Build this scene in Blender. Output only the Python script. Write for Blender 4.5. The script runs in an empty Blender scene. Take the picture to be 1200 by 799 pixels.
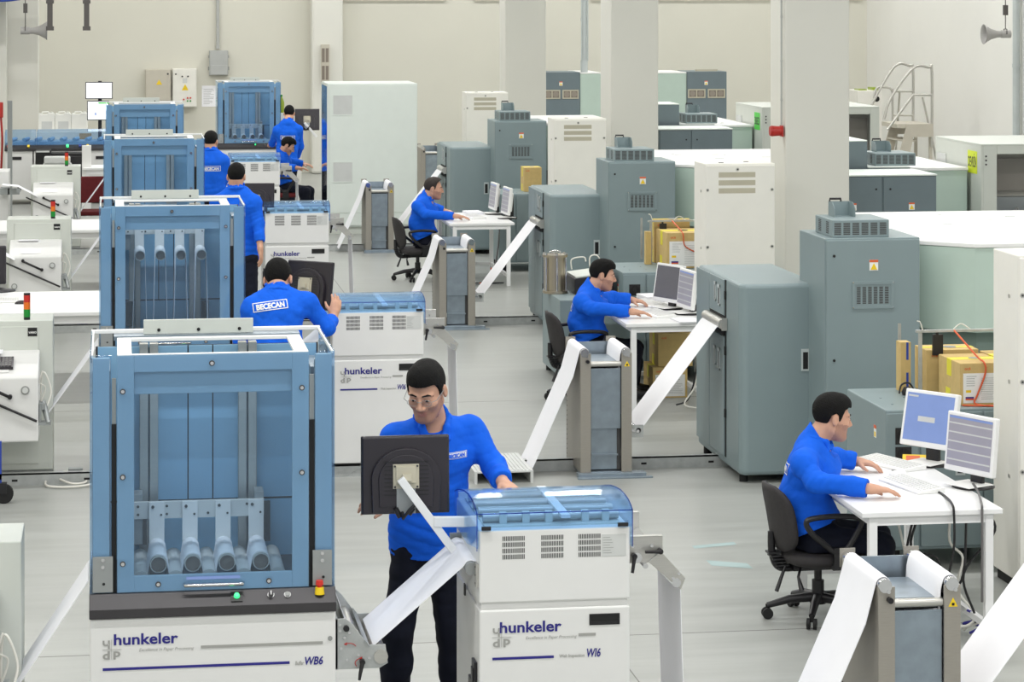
import bpy, math, random
import numpy as np
from mathutils import Vector, Matrix
random.seed(7)
SC = bpy.context.scene
COL = SC.collection
PI = math.pi
# ---------------------------------------------------------------- camera model (level lens, shifted down; machine rows run along X)
F_PX, CAM_H, PX0, HORIZON = 3100.0, 3.5, 600.0, -15.0
TH = math.atan(468.0 / F_PX)
CT, ST = math.cos(TH), math.sin(TH)
def ray(u, v):
    x = (u - PX0) / F_PX
    return (x * CT + ST, -x * ST + CT, -(v - HORIZON) / F_PX)
def at(u, v, Y):
    r = ray(u, v); d = Y / r[1]
    return Vector((r[0] * d, Y, CAM_H + r[2] * d))
def atz(u, v, Z):
    r = ray(u, v); d = (Z - CAM_H) / r[2]
    return Vector((r[0] * d, r[1] * d, Z))
def ax(u, Y): return at(u, 0, Y).x
# ---------------------------------------------------------------- materials
def lin(c):
    c = c / 255.0
    return c / 12.92 if c <= 0.04045 else ((c + 0.055) / 1.055) ** 2.4
def L3(rgb): return tuple(lin(c) for c in rgb) + (1.0,)
MATS = {}
def mat(name, rgb, rough=0.5, metal=0.0, var=0.04, scale=6.0, bump=0.0, bscale=200.0, spec=0.5, emit=0.0, aniso=None, coat=0.0):
    m = bpy.data.materials.new(name); m.use_nodes = True
    nt = m.node_tree; b = nt.nodes['Principled BSDF']
    b.inputs['Roughness'].default_value = rough
    b.inputs['Metallic'].default_value = metal
    b.inputs['Specular IOR Level'].default_value = spec
    if coat: b.inputs['Coat Weight'].default_value = coat
    tc = nt.nodes.new('ShaderNodeTexCoord')
    nz = nt.nodes.new('ShaderNodeTexNoise'); nz.inputs['Scale'].default_value = scale; nz.inputs['Detail'].default_value = 4
    src = tc.outputs['Object']
    if aniso:
        mp = nt.nodes.new('ShaderNodeMapping'); mp.inputs['Scale'].default_value = aniso
        nt.links.new(src, mp.inputs['Vector']); src = mp.outputs['Vector']
    nt.links.new(src, nz.inputs['Vector'])
    rp = nt.nodes.new('ShaderNodeValToRGB')
    c = L3(rgb)
    lo = tuple(max(0, x * (1 - var)) for x in c[:3]) + (1,); hi = tuple(min(1, x * (1 + var)) for x in c[:3]) + (1,)
    rp.color_ramp.elements[0].color = lo; rp.color_ramp.elements[1].color = hi
    rp.color_ramp.elements[0].position = 0.3; rp.color_ramp.elements[1].position = 0.7
    nt.links.new(nz.outputs['Fac'], rp.inputs['Fac']); nt.links.new(rp.outputs['Color'], b.inputs['Base Color'])
    if bump:
        n2 = nt.nodes.new('ShaderNodeTexNoise'); n2.inputs['Scale'].default_value = bscale; n2.inputs['Detail'].default_value = 3
        nt.links.new(tc.outputs['Object'], n2.inputs['Vector'])
        bp = nt.nodes.new('ShaderNodeBump'); bp.inputs['Strength'].default_value = bump; bp.inputs['Distance'].default_value = 0.01
        nt.links.new(n2.outputs['Fac'], bp.inputs['Height']); nt.links.new(bp.outputs['Normal'], b.inputs['Normal'])
    if emit:
        nt.links.new(rp.outputs['Color'], b.inputs['Emission Color']); b.inputs['Emission Strength'].default_value = emit
    MATS[name] = m
    return m
def acrylic(name, rgb, gloss=0.03, haze=0.0, hz=(120, 160, 220)):
    m = bpy.data.materials.new(name); m.use_nodes = True
    nt = m.node_tree; nt.nodes.remove(nt.nodes['Principled BSDF']); out = nt.nodes['Material Output']
    t = nt.nodes.new('ShaderNodeBsdfTransparent')
    tc = nt.nodes.new('ShaderNodeTexCoord'); nz = nt.nodes.new('ShaderNodeTexNoise'); nz.inputs['Scale'].default_value = 3.0
    nt.links.new(tc.outputs['Object'], nz.inputs['Vector'])
    rp = nt.nodes.new('ShaderNodeValToRGB'); c = rgb
    rp.color_ramp.elements[0].color = tuple(x * 0.97 for x in c) + (1,); rp.color_ramp.elements[1].color = tuple(min(1, x * 1.02) for x in c) + (1,)
    nt.links.new(nz.outputs['Fac'], rp.inputs['Fac']); nt.links.new(rp.outputs['Color'], t.inputs['Color'])
    g = nt.nodes.new('ShaderNodeBsdfGlossy'); g.inputs['Roughness'].default_value = gloss; g.inputs['Color'].default_value = (1, 1, 1, 1)
    lw = nt.nodes.new('ShaderNodeLayerWeight'); lw.inputs['Blend'].default_value = 0.5
    pw = nt.nodes.new('ShaderNodeMath'); pw.operation = 'POWER'; pw.inputs[1].default_value = 4.0; nt.links.new(lw.outputs['Facing'], pw.inputs[0])
    fr = nt.nodes.new('ShaderNodeMath'); fr.operation = 'MULTIPLY_ADD'; fr.inputs[1].default_value = 0.45; fr.inputs[2].default_value = 0.025; nt.links.new(pw.outputs[0], fr.inputs[0])
    mx = nt.nodes.new('ShaderNodeMixShader')
    nt.links.new(fr.outputs[0], mx.inputs['Fac']); nt.links.new(t.outputs['BSDF'], mx.inputs[1]); nt.links.new(g.outputs['BSDF'], mx.inputs[2])
    last = mx
    if haze:
        d = nt.nodes.new('ShaderNodeBsdfDiffuse'); d.inputs['Color'].default_value = L3(hz)
        m2 = nt.nodes.new('ShaderNodeMixShader'); m2.inputs['Fac'].default_value = haze
        nt.links.new(mx.outputs['Shader'], m2.inputs[1]); nt.links.new(d.outputs['BSDF'], m2.inputs[2]); last = m2
    nt.links.new(last.outputs['Shader'], out.inputs['Surface'])
    MATS[name] = m
    return m
mat('panel_blue', (140, 182, 212), 0.4, var=0.04, scale=4)
mat('frame_blue', (160, 184, 200), 0.4, var=0.03, scale=4)
mat('pipe_grey', (196, 203, 203), 0.4, 0.2)
mat('vent_mid', (150, 141, 130), 0.7)
mat('machine_white', (227, 227, 225), 0.45, var=0.015)
mat('cream', (241, 239, 231), 0.5, var=0.015)
mat('grey_white', (206, 210, 202), 0.45, var=0.015)
mat('pale_green_white', (226, 233, 227), 0.45, var=0.015)
mat('printer_grey', (130, 146, 149), 0.42, var=0.03, scale=2)
mat('printer_grey_dark', (108, 122, 128), 0.45, var=0.03)
mat('pale_green', (186, 205, 194), 0.45, var=0.02)
mat('shaded_green', (120, 138, 130), 0.6)  # darker copy of the pale green, shade put into the colour
mat('galvanised', (180, 183, 182), 0.42, 0.35, var=0.10, scale=18)
mat('aluminium', (196, 194, 188), 0.36, 0.8, var=0.04, aniso=(2, 2, 40))
mat('stand_metal', (166, 161, 152), 0.42, 0.6, var=0.05, aniso=(3, 3, 60))
mat('zinc_sheet', (150, 162, 172), 0.36, 0.75, var=0.10, scale=12)
mat('chrome', (220, 220, 222), 0.15, 1.0, var=0.01)
mat('rack_grey', (156, 160, 160), 0.45, 0.4, var=0.04)
mat('dark_metal', (62, 60, 62), 0.38, 0.3, var=0.08)
mat('black_plastic', (26, 25, 28), 0.4, var=0.1)
mat('black_matte', (18, 18, 19), 0.7, var=0.1)
mat('monitor_black', (44, 40, 46), 0.33, var=0.06)
mat('slot_dark', (70, 70, 70), 0.7)
mat('chair_black', (48, 45, 46), 0.75, var=0.12, scale=60, bump=0.15, bscale=400)
mat('chair_red', (110, 32, 36), 0.8, var=0.1, scale=30)
mat('paper', (244, 244, 248), 0.75, var=0.01)
mat('print_grey', (150, 152, 150), 0.6)
mat('label_grey', (205, 207, 205), 0.5)
mat('logo_blue', (38, 34, 128), 0.5)
mat('logo_grey', (160, 160, 156), 0.5)
mat('white_paint', (240, 240, 238), 0.4, var=0.01)
mat('desk_white', (240, 240, 240), 0.35, var=0.01)
mat('key_white', (228, 228, 226), 0.5)
mat('tower_red', (200, 40, 30), 0.35)
mat('tower_orange', (232, 118, 30), 0.35)
mat('tower_green', (20, 140, 50), 0.35)
mat('stop_red', (205, 45, 32), 0.35)
mat('stop_yellow', (240, 205, 30), 0.4)
mat('green_lit', (60, 230, 130), 0.4, emit=1.4)
mat('white_lit', (235, 240, 245), 0.4, emit=0.9)
mat('screen_blue', (110, 130, 178), 0.3, emit=0.45)
mat('screen_grey', (150, 148, 158), 0.3, emit=0.18)
mat('screen_off', (96, 95, 102), 0.25, emit=0.1)
mat('screen_white', (245, 248, 252), 0.3, emit=1.3)
mat('carton', (206, 178, 118), 0.8, var=0.06, scale=20)
mat('carton_front', (190, 154, 100), 0.8, var=0.06, scale=20)
mat('tape_yellow', (232, 222, 60), 0.5)
mat('sticker_yellow', (220, 235, 40), 0.5)
mat('sticker_green', (90, 220, 80), 0.5)
mat('warn_yellow', (240, 205, 30), 0.5)
mat('warn_orange', (222, 100, 50), 0.5)
mat('print_black', (20, 20, 20), 0.6)
mat('cable_orange', (214, 92, 48), 0.5)
mat('cable_white', (226, 224, 216), 0.5)
mat('cable_grey', (110, 108, 108), 0.5)
mat('cable_black', (28, 28, 30), 0.5)
mat('cable_blue', (40, 70, 160), 0.5)
mat('red_paint', (178, 44, 38), 0.4)
mat('steel_can', (178, 168, 150), 0.3, 0.85, var=0.06, aniso=(30, 30, 1))
mat('bottle_green', (140, 160, 40), 0.3)
mat('jerrycan', (236, 236, 230), 0.5)
mat('horn_grey', (170, 168, 166), 0.5)
mat('hanger_grey', (96, 92, 90), 0.5, 0.3)
mat('box_beige', (196, 190, 176), 0.5)
mat('box_white', (232, 230, 222), 0.5)
mat('box_grey', (176, 178, 176), 0.5)
mat('vent_tan', (190, 184, 164), 0.6)
mat('vent_dark', (128, 118, 108), 0.7)
mat('mirror_glass', (64, 66, 74), 0.06, 0.9, var=0.02)
mat('window_dark', (120, 112, 116), 0.15, var=0.25, scale=5)
mat('skin', (206, 158, 132), 0.55, var=0.05, scale=30)
mat('stubble', (172, 128, 108), 0.6, var=0.06, scale=120)
mat('lip', (180, 122, 106), 0.5, var=0.04)
mat('hair_black', (9, 8, 7), 0.75, var=0.3, scale=120, bump=0.7, bscale=150, spec=0.25)
mat('hair_brown', (46, 36, 31), 0.65, var=0.25, scale=90, bump=0.6, bscale=180)
mat('eye_white', (190, 180, 172), 0.4)
mat('shirt_blue', (22, 99, 226), 0.85, var=0.07, scale=14, bump=0.5, bscale=16, spec=0.2)
mat('trouser_navy', (22, 25, 38), 0.85, var=0.15, scale=10, bump=0.1, bscale=300, spec=0.2)
mat('shoe_black', (22, 20, 20), 0.45)
mat('lens_clear', (235, 235, 235), 0.05)
acrylic('blue_acrylic', (0.82, 0.90, 0.965), 0.05, 0.03, (170, 200, 235))
acrylic('blue_cover', (0.75, 0.87, 0.98), 0.06, 0.04, (150, 190, 245))
acrylic('blue_edge', (0.30, 0.42, 0.80), 0.1, 0.2, (40, 70, 170))
acrylic('clear_pane', (0.93, 0.94, 0.95), 0.02, 0.0)
M = MATS
# ---------------------------------------------------------------- mesh builder
EACH = {n: 0.004 for n in '''side_cover end_panel corner_post corner_plate hood_end outfeed_bracket outfeed_roller guide_rail door_screw hood_clip tape frame_rail mid_rail wire_hook
screen_window post bed_roller roll_carrier arrow_mark hood_edge foot castor dial door_pull side_pull cooling_fan warning_label door_lock button grip plug side_clip infeed_roller connector_panel
top_catch door_knob top_screw back_panel brace top_rim brush_strip web_guide hood fan_vent wire_hoop leg hand_rail screw lid_catch holder'''.split()}
EACH.update(vent_slots=0.0062, fan_grille=0.03, vent=0.004)
class MB:
    def __init__(s): s.v = []; s.f = []; s.mi = []; s.sm = []
    def add(s, vs, fs, mi=0, smooth=False):
        b = len(s.v); s.v.extend([tuple(p) for p in vs])
        for f in fs:
            s.f.append(tuple(b + i for i in f)); s.mi.append(mi); s.sm.append(smooth)
        return s
    def box(s, x0, x1, y0, y1, z0, z1, mi=0):
        v = [(x0, y0, z0), (x1, y0, z0), (x1, y1, z0), (x0, y1, z0), (x0, y0, z1), (x1, y0, z1), (x1, y1, z1), (x0, y1, z1)]
        return s.add(v, [(0, 3, 2, 1), (4, 5, 6, 7), (0, 1, 5, 4), (1, 2, 6, 5), (2, 3, 7, 6), (3, 0, 4, 7)], mi)
    def obox(s, c, size, mtx, mi=0):
        a, b, d = size[0] / 2, size[1] / 2, size[2] / 2
        c = Vector(c)
        v = [c + mtx @ Vector(p) for p in [(-a, -b, -d), (a, -b, -d), (a, b, -d), (-a, b, -d), (-a, -b, d), (a, -b, d), (a, b, d), (-a, b, d)]]
        return s.add(v, [(0, 3, 2, 1), (4, 5, 6, 7), (0, 1, 5, 4), (1, 2, 6, 5), (2, 3, 7, 6), (3, 0, 4, 7)], mi)
    def prism(s, poly, axis, a0, a1, mi=0):
        n = len(poly)
        if axis == 'x': mk = lambda p, a: (a, p[0], p[1])
        elif axis == 'y': mk = lambda p, a: (p[0], a, p[1])
        else: mk = lambda p, a: (p[0], p[1], a)
        area = sum(poly[i][0] * poly[(i + 1) % n][1] - poly[(i + 1) % n][0] * poly[i][1] for i in range(n))
        P = list(poly) if area > 0 else list(reversed(poly))
        vs = [mk(p, a0) for p in P] + [mk(p, a1) for p in P]
        fs = [tuple(reversed(range(n))), tuple(range(n, 2 * n))] + [(i, (i + 1) % n, n + (i + 1) % n, n + i) for i in range(n)]
        if axis == 'y': fs = [tuple(reversed(f)) for f in fs]
        return s.add(vs, fs, mi)
    def cyl(s, p0, p1, r0, r1=None, n=16, mi=0, caps=True):
        r1 = r0 if r1 is None else r1
        p0 = Vector(p0); p1 = Vector(p1); w = (p1 - p0).normalized()
        u = w.orthogonal().normalized(); v = w.cross(u)
        vs = []
        for p, r in ((p0, r0), (p1, r1)):
            for i in range(n):
                a = 2 * PI * i / n; vs.append(p + (u * math.cos(a) + v * math.sin(a)) * r)
        s.add(vs, [(i, (i + 1) % n, n + (i + 1) % n, n + i) for i in range(n)], mi, True)
        if caps:
            s.add(vs[:n], [tuple(reversed(range(n)))], mi); s.add(vs[n:], [tuple(range(n))], mi)
        return s
    def pipe(s, p0, p1, r, t, n=20, mi=0, mi_in=None):
        p0 = Vector(p0); p1 = Vector(p1); w = (p1 - p0).normalized(); u = w.orthogonal().normalized(); v = w.cross(u)
        R = []
        for p, rr in ((p0, r), (p1, r), (p1, r - t), (p0, r - t)):
            R.append([p + (u * math.cos(2 * PI * i / n) + v * math.sin(2 * PI * i / n)) * rr for i in range(n)])
        vs = R[0] + R[1] + R[2] + R[3]
        for k in range(4):
            a, b = k * n, ((k + 1) % 4) * n
            s.add(vs, [], 0)
            base = len(s.v) - 4 * n
            for i in range(n):
                s.f.append((base + a + i, base + a + (i + 1) % n, base + b + (i + 1) % n, base + b + i))
                s.mi.append(mi if k != 2 or mi_in is None else mi_in); s.sm.append(k in (0, 2))
        return s
    def tube(s, pts, r, n=8, mi=0, closed=False):
        P = [Vector(p) for p in pts]; m = len(P); rings = []
        u = None
        for i in range(m):
            if closed: w = (P[(i + 1) % m] - P[i - 1]).normalized()
            else: w = (P[min(i + 1, m - 1)] - P[max(i - 1, 0)]).normalized()
            if u is None: u = w.orthogonal().normalized()
            else:
                u = u - w * u.dot(w)
                u = u.normalized() if u.length > 1e-6 else w.orthogonal().normalized()
            v = w.cross(u); rr = r[i] if isinstance(r, (list, tuple)) else r
            rings.append([P[i] + (u * math.cos(2 * PI * k / n) + v * math.sin(2 * PI * k / n)) * rr for k in range(n)])
        vs = [p for R in rings for p in R]; fs = []
        for i in range(m if closed else m - 1):
            a, b = i * n, ((i + 1) % m) * n
            fs += [(a + k, a + (k + 1) % n, b + (k + 1) % n, b + k) for k in range(n)]
        s.add(vs, fs, mi, True)
        if not closed:
            s.add(rings[0], [tuple(reversed(range(n)))], mi); s.add(rings[-1], [tuple(range(n))], mi)
        return s
    def lathe(s, prof, c, n=24, mi=0):
        vs = []; m = len(prof)
        for r, z in prof:
            for i in range(n):
                a = 2 * PI * i / n; vs.append((c[0] + r * math.cos(a), c[1] + r * math.sin(a), c[2] + z))
        fs = []
        for k in range(m - 1):
            fs += [(k * n + i, k * n + (i + 1) % n, (k + 1) * n + (i + 1) % n, (k + 1) * n + i) for i in range(n)]
        s.add(vs, fs, mi, True)
        s.add(vs[:n], [tuple(reversed(range(n)))], mi); s.add(vs[-n:], [tuple(range(n))], mi)
        return s
    def sheet(s, path, y0, y1, th=0.002, mi=0, smooth=True):
        """thick sheet following path of (x,z), spanning y0..y1"""
        P = [Vector((p[0], 0, p[1])) for p in path]; m = len(P); A = []; B = []
        for i in range(m):
            w = (P[min(i + 1, m - 1)] - P[max(i - 1, 0)]).normalized(); nrm = Vector((-w.z, 0, w.x))
            A.append(P[i] + nrm * th / 2); B.append(P[i] - nrm * th / 2)
        vs = []
        for p in A: vs += [(p.x, y0, p.z), (p.x, y1, p.z)]
        for p in B: vs += [(p.x, y0, p.z), (p.x, y1, p.z)]
        o = 2 * m; fs = []
        for i in range(m - 1):
            fs.append((2 * i, 2 * i + 2, 2 * i + 3, 2 * i + 1)); fs.append((o + 2 * i, o + 2 * i + 1, o + 2 * i + 3, o + 2 * i + 2))
        s.add(vs, fs, mi, smooth)
        fs = []
        for i in range(m - 1):
            fs.append((2 * i, o + 2 * i, o + 2 * i + 2, 2 * i + 2)); fs.append((2 * i + 1, 2 * i + 3, o + 2 * i + 3, o + 2 * i + 1))
        fs.append((0, 1, o + 1, o)); fs.append((2 * m - 2, o + 2 * m - 2, o + 2 * m - 1, 2 * m - 1))
        return s.add(vs, fs, mi)
    def quadstrip(s, left, right, th=0.003, mi=0):
        """thin slab between two polylines (any 3-D path)"""
        m = len(left); L = [Vector(p) for p in left]; R = [Vector(p) for p in right]; A = []; B = []
        for i in range(m):
            w = (L[min(i + 1, m - 1)] - L[max(i - 1, 0)]); nrm = w.cross(R[i] - L[i]).normalized() * th / 2
            A += [L[i] + nrm, R[i] + nrm]; B += [L[i] - nrm, R[i] - nrm]
        o = 2 * m; fs = []; fs2 = []
        for i in range(m - 1):
            fs += [(2 * i, 2 * i + 2, 2 * i + 3, 2 * i + 1), (o + 2 * i, o + 2 * i + 1, o + 2 * i + 3, o + 2 * i + 2)]
            fs2 += [(2 * i, o + 2 * i, o + 2 * i + 2, 2 * i + 2), (2 * i + 1, 2 * i + 3, o + 2 * i + 3, o + 2 * i + 1)]
        fs2 += [(0, 1, o + 1, o), (2 * m - 2, o + 2 * m - 2, o + 2 * m - 1, 2 * m - 1)]
        s.add(A + B, fs, mi, True); return s.add(A + B, fs2, mi)
    def frame(s, x0, x1, z0, z1, w, y0, y1, mi=0, wb=None, wt=None):
        wb = w if wb is None else wb; wt = w if wt is None else wt
        s.box(x0, x0 + w, y0, y1, z0, z1, mi); s.box(x1 - w, x1, y0, y1, z0, z1, mi)
        s.box(x0 + w, x1 - w, y0, y1, z0, z0 + wb, mi); return s.box(x0 + w, x1 - w, y0, y1, z1 - wt, z1, mi)
    def text(s, txt, org, right, up, h, mi=0, bold=0.0, shear=0.0, xs=1.0, align='LEFT', width=None):
        cu = bpy.data.curves.new('text_tmp', 'FONT'); cu.body = txt; cu.size = 1.0; cu.offset = bold; cu.shear = shear; cu.align_x = 'LEFT'; cu.resolution_u = 3
        ob = bpy.data.objects.new('text_tmp', cu); COL.objects.link(ob)
        bpy.context.view_layer.update()
        dg = bpy.context.evaluated_depsgraph_get(); me = ob.evaluated_get(dg).to_mesh()
        V = [(p.co.x, p.co.y) for p in me.vertices]; Fc = [tuple(p.vertices) for p in me.polygons]
        ob.evaluated_get(dg).to_mesh_clear(); bpy.data.objects.remove(ob); bpy.data.curves.remove(cu)
        if not V: return s
        x0 = min(p[0] for p in V); x1 = max(p[0] for p in V)
        k = h / 0.72                                            # cap height to size
        sx = k * xs if width is None else width / max(1e-6, x1 - x0)
        off = {'LEFT': 0, 'CENTER': -(x1 - x0) / 2, 'RIGHT': -(x1 - x0)}[align]
        org = Vector(org); right = Vector(right); up = Vector(up)
        return s.add([org + right * ((p[0] - x0 + off) * sx) + up * (p[1] * k) for p in V], Fc, mi)
    def split(s, margin):
        """separate pieces: connected islands, joined when their boxes come within margin"""
        par = list(range(len(s.v)))
        def fd(i):
            while par[i] != i: par[i] = par[par[i]]; i = par[i]
            return i
        for f in s.f:
            a = fd(f[0])
            for q in f[1:]:
                b = fd(q)
                if a != b: par[b] = a
        bb = {}
        for i, p in enumerate(s.v):
            r = fd(i)
            if r not in bb: bb[r] = [list(p), list(p)]
            for k in range(3): bb[r][0][k] = min(bb[r][0][k], p[k]); bb[r][1][k] = max(bb[r][1][k], p[k])
        keys = list(bb); g = {k: k for k in keys}
        def gf(i):
            while g[i] != i: i = g[i]
            return i
        for i in range(len(keys)):
            for j in range(i + 1, len(keys)):
                A, Bx = bb[keys[i]], bb[keys[j]]
                if all(A[0][k] - margin <= Bx[1][k] and Bx[0][k] - margin <= A[1][k] for k in range(3)): g[gf(keys[j])] = gf(keys[i])
        out = {}
        for f, mi, sm in zip(s.f, s.mi, s.sm):
            r = gf(fd(f[0])); m = out.setdefault(r, (MB(), {}))
            nf = []
            for q in f:
                if q not in m[1]: m[1][q] = len(m[0].v); m[0].v.append(s.v[q])
                nf.append(m[1][q])
            m[0].f.append(tuple(nf)); m[0].mi.append(mi); m[0].sm.append(sm)
        return [m[0] for m in out.values()]
    def build(s, name, mats, parent=None, bevel=0.0, seg=2, loc=None):
        if name in EACH and parent is not None:
            parts = s.split(EACH[name])
            if len(parts) > 1: return [q.build1(name, mats, parent, bevel, seg, loc) for q in parts][0]
        return s.build1(name, mats, parent, bevel, seg, loc)
    def build1(s, name, mats, parent=None, bevel=0.0, seg=2, loc=None):
        if not isinstance(mats, (list, tuple)): mats = [mats]
        me = bpy.data.meshes.new(name); me.from_pydata(s.v, [], s.f)
        for m in mats: me.materials.append(M[m] if isinstance(m, str) else m)
        me.polygons.foreach_set('material_index', s.mi); me.polygons.foreach_set('use_smooth', s.sm)
        me.validate(); me.update()
        o = bpy.data.objects.new(name, me); COL.objects.link(o)
        if parent is not None: o.parent = parent
        if loc is not None: o.location = loc
        if bevel:
            b = o.modifiers.new('edge', 'BEVEL'); b.width = bevel; b.segments = seg; b.limit_method = 'ANGLE'; b.angle_limit = math.radians(50); b.harden_normals = False
        return o
def tag(o, label=None, cat=None, group=None, kind=None):
    if label: o['label'] = label
    if cat: o['category'] = cat
    if group: o['group'] = group
    if kind: o['kind'] = kind
    return o
def thing(name, label, cat, loc=(0, 0, 0), rz=0.0, group=None):
    o = bpy.data.objects.new(name, None); COL.objects.link(o); o.empty_display_size = 0.2
    o.location = loc; o.rotation_euler = (0, 0, rz)
    return tag(o, label, cat, group)
def solo(mb, name, mats, label, cat, loc=(0, 0, 0), rz=0.0, group=None, bevel=0.0):
    o = mb.build(name, mats, None, bevel); o.location = loc; o.rotation_euler = (0, 0, rz)
    return tag(o, label, cat, group)
def B(*a, **k):
    m = MB(); m.box(*a, **k); return m
def warn_sticker(mb, x, y, z, w, right=(1, 0, 0), mi=(0, 1, 2)):
    """white sticker with orange head and a yellow triangle, on a face looking to -Y; mi = white, orange, yellow, black"""
    h = w * 1.2
    mb.box(x - w / 2, x + w / 2, y - 0.002, y, z - h / 2, z + h / 2, mi[0])
    mb.box(x - w / 2, x + w / 2, y - 0.003, y - 0.002, z + h * 0.28, z + h / 2, mi[1])
    mb.prism([(x - w * 0.38, z - h * 0.42), (x + w * 0.38, z - h * 0.42), (x, z + h * 0.2)], 'y', y - 0.004, y - 0.002, mi[2])
def smooth_path(pts, n=6):
    """Catmull-Rom through 3-D points"""
    P = [Vector(p) for p in pts]; out = []
    for i in range(len(P) - 1):
        p0 = P[max(i - 1, 0)]; p1 = P[i]; p2 = P[i + 1]; p3 = P[min(i + 2, len(P) - 1)]
        for k in range(n):
            t = k / n
            out.append(0.5 * ((2 * p1) + (p2 - p0) * t + (2 * p0 - 5 * p1 + 4 * p2 - p3) * t * t + (3 * p1 - p0 - 3 * p2 + p3) * t ** 3))
    out.append(P[-1]); return out
# ================================================================ web buffer: white base, black control strip, blue acrylic cabinet
XR, XU = Vector((1, 0, 0)), Vector((0, 0, 1))
def logo(mb, x, z, s, blue, grey):
    """the four-letter grey mark and the maker's word in blue, x,z = lower left of the mark, s = its height"""
    y = -0.002
    g = s * 0.40
    mb.text('Ч', (x + 0.02 * s, y, z + s * 0.54), XR, XU, g, grey, 0.03, width=s * 0.36)
    mb.text('d', (x + 0.02 * s, y, z), XR, XU, g * 1.05, grey, 0.03, width=s * 0.36)
    mb.text('p', (x + 0.56 * s, y, z + s * 0.12), XR, XU, g, grey, 0.03, width=s * 0.36)
    mb.box(x + 0.46 * s, x + 0.475 * s, y - 0.0005, y + 0.001, z - 0.02 * s, z + s * 1.0, grey)
    mb.box(x, x + 0.98 * s, y - 0.0005, y + 0.001, z + 0.485 * s, z + 0.50 * s, grey)
def corner_screws(mb, pts, y, r=0.009, mi=1, md=2):
    for x, z in pts:
        mb.cyl((x, y - 0.001, z), (x, y - 0.003, z), r * 1.35, n=12, mi=md)
        mb.cyl((x, y - 0.002, z), (x, y - 0.007, z), r * 0.85, n=10, mi=mi)
W_B, D_B = 1.03, 0.90
def web_buffer(x0, Y, label, rolls='low', bracket=True, group='blue web buffers'):
    t = thing('web_buffer', label, 'machine', (x0, Y, 0), 0, group)
    w, dp = W_B, D_B
    b = MB(); b.box(0, w, 0, dp, 0.07, 0.856)
    base = b.build('base', ['machine_white'], t, 0.006)
    B(0.03, w - 0.03, 0.04, dp - 0.04, 0, 0.075).build('plinth', 'black_matte', t)
    l = MB(); logo(l, 0.052, 0.688, 0.082, 0, 1)
    l.text('hunkeler', (0.100, -0.002, 0.747), XR, XU, 0.046, 0, 0.024, width=0.267)
    l.text('Excellence in Paper Processing', (0.205, -0.002, 0.716), XR, XU, 0.014, 1, 0.0, 0.25, width=0.228)
    l.box(0.462, 0.975, -0.002, 0, 0.719, 0.731, 1); l.box(0.054, 0.835, -0.002, 0, 0.640, 0.651, 0)
    l.text('Buffer', (0.858, -0.002, 0.634), XR, XU, 0.017, 1, 0.02, 0.2, width=0.038)
    l.text('WB6', (0.899, -0.002, 0.634), XR, XU, 0.034, 0, 0.025, 0.2, width=0.077)
    l.build('lettering', ['logo_blue', 'logo_grey'], base)
    k = MB(); k.cyl((1.006, 0, 0.742), (1.006, -0.004, 0.742), 0.010, n=16); k.build('lock', ['print_grey'], base)
    # control strip
    c = MB(); c.prism([(-0.012, 0.858), (-0.012, 0.897), (0.045, 0.95), (dp, 0.95), (dp, 0.858)], 'x', -0.002, w + 0.002)
    cp = c.build('control_strip', ['dark_metal'], t, 0.003)
    slope = Matrix.Rotation(math.radians(-47), 4, 'X').to_3x3()
    def onslope(f): return Vector((0, -0.012 + 0.057 * f, 0.897 + 0.053 * f))
    nrm = Vector((0, -0.053, 0.057)).normalized()
    p = onslope(0.55); m = MB(); rot = Matrix.Rotation(math.atan2(0.053, 0.057), 3, 'X')
    m.obox(p + Vector((0.613, 0, 0)) + nrm * 0.002, (0.05, 0.05, 0.006), rot, 0)
    q = p + Vector((0.613, 0, 0)) + nrm * 0.006
    m.cyl(q, q + nrm * 0.012, 0.013, 0.010, 16, 1); m.build('start_button', ['black_plastic', 'green_lit'], cp)
    m = MB(); q = p + Vector((0.757, 0, 0)); m.cyl(q, q + nrm * 0.008, 0.015, n=16, mi=0); m.cyl(q + nrm * 0.008, q + nrm * 0.016, 0.011, n=14, mi=1)
    m.obox(q + nrm * 0.019, (0.006, 0.02, 0.01), rot, 0); m.build('selector_switch', ['chrome', 'black_plastic'], cp)
    m = MB(); q = p + Vector((0.827, 0, 0)); m.cyl(q, q + nrm * 0.006, 0.015, n=16, mi=0); m.cyl(q + nrm * 0.006, q + nrm * 0.012, 0.010, n=14, mi=1)
    m.build('push_button', ['chrome', 'print_grey'], cp)
    m = MB(); q = p + Vector((0.963, 0, 0)); m.cyl(q, q + XU * 0.03, 0.021, 0.018, 18, 0); m.cyl(q + XU * 0.03, q + XU * 0.04, 0.010, n=12, mi=1)
    m.cyl(q + XU * 0.04, q + XU * 0.058, 0.017, 0.015, 18, 1); m.build('emergency_stop', ['stop_yellow', 'stop_red'], cp)
    # acrylic cabinet
    zt, zb = 1.952, 0.953; y0 = 0.048
    a = MB(); a.box(0.004, 0.090, y0, y0 + 0.006, zb, zt); a.box(0.946, w - 0.004, y0, y0 + 0.006, zb, zt)
    cov = a.build('side_cover', ['blue_acrylic'], t)
    a = MB(); a.box(0, 0.004, y0, dp, zb, zt); a.box(w - 0.004, w, y0, dp, zb, zt); a.build('end_panel', ['blue_cover'], t)
    # cabinet body behind the acrylic: back wall, corner posts
    a = MB(); yb = 0.70
    for xa, xb in ((0.03, 0.27), (0.273, 0.425), (0.431, 0.535), (0.541, 0.70), (0.703, w - 0.03)): a.box(xa, xb, yb, yb + 0.012, 1.215, 1.90)
    a.box(0.02, w - 0.02, yb + 0.02, yb + 0.03, zb, 1.90, 1)
    a.box(0.03, w - 0.03, yb, yb + 0.012, zb, 1.205)
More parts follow.
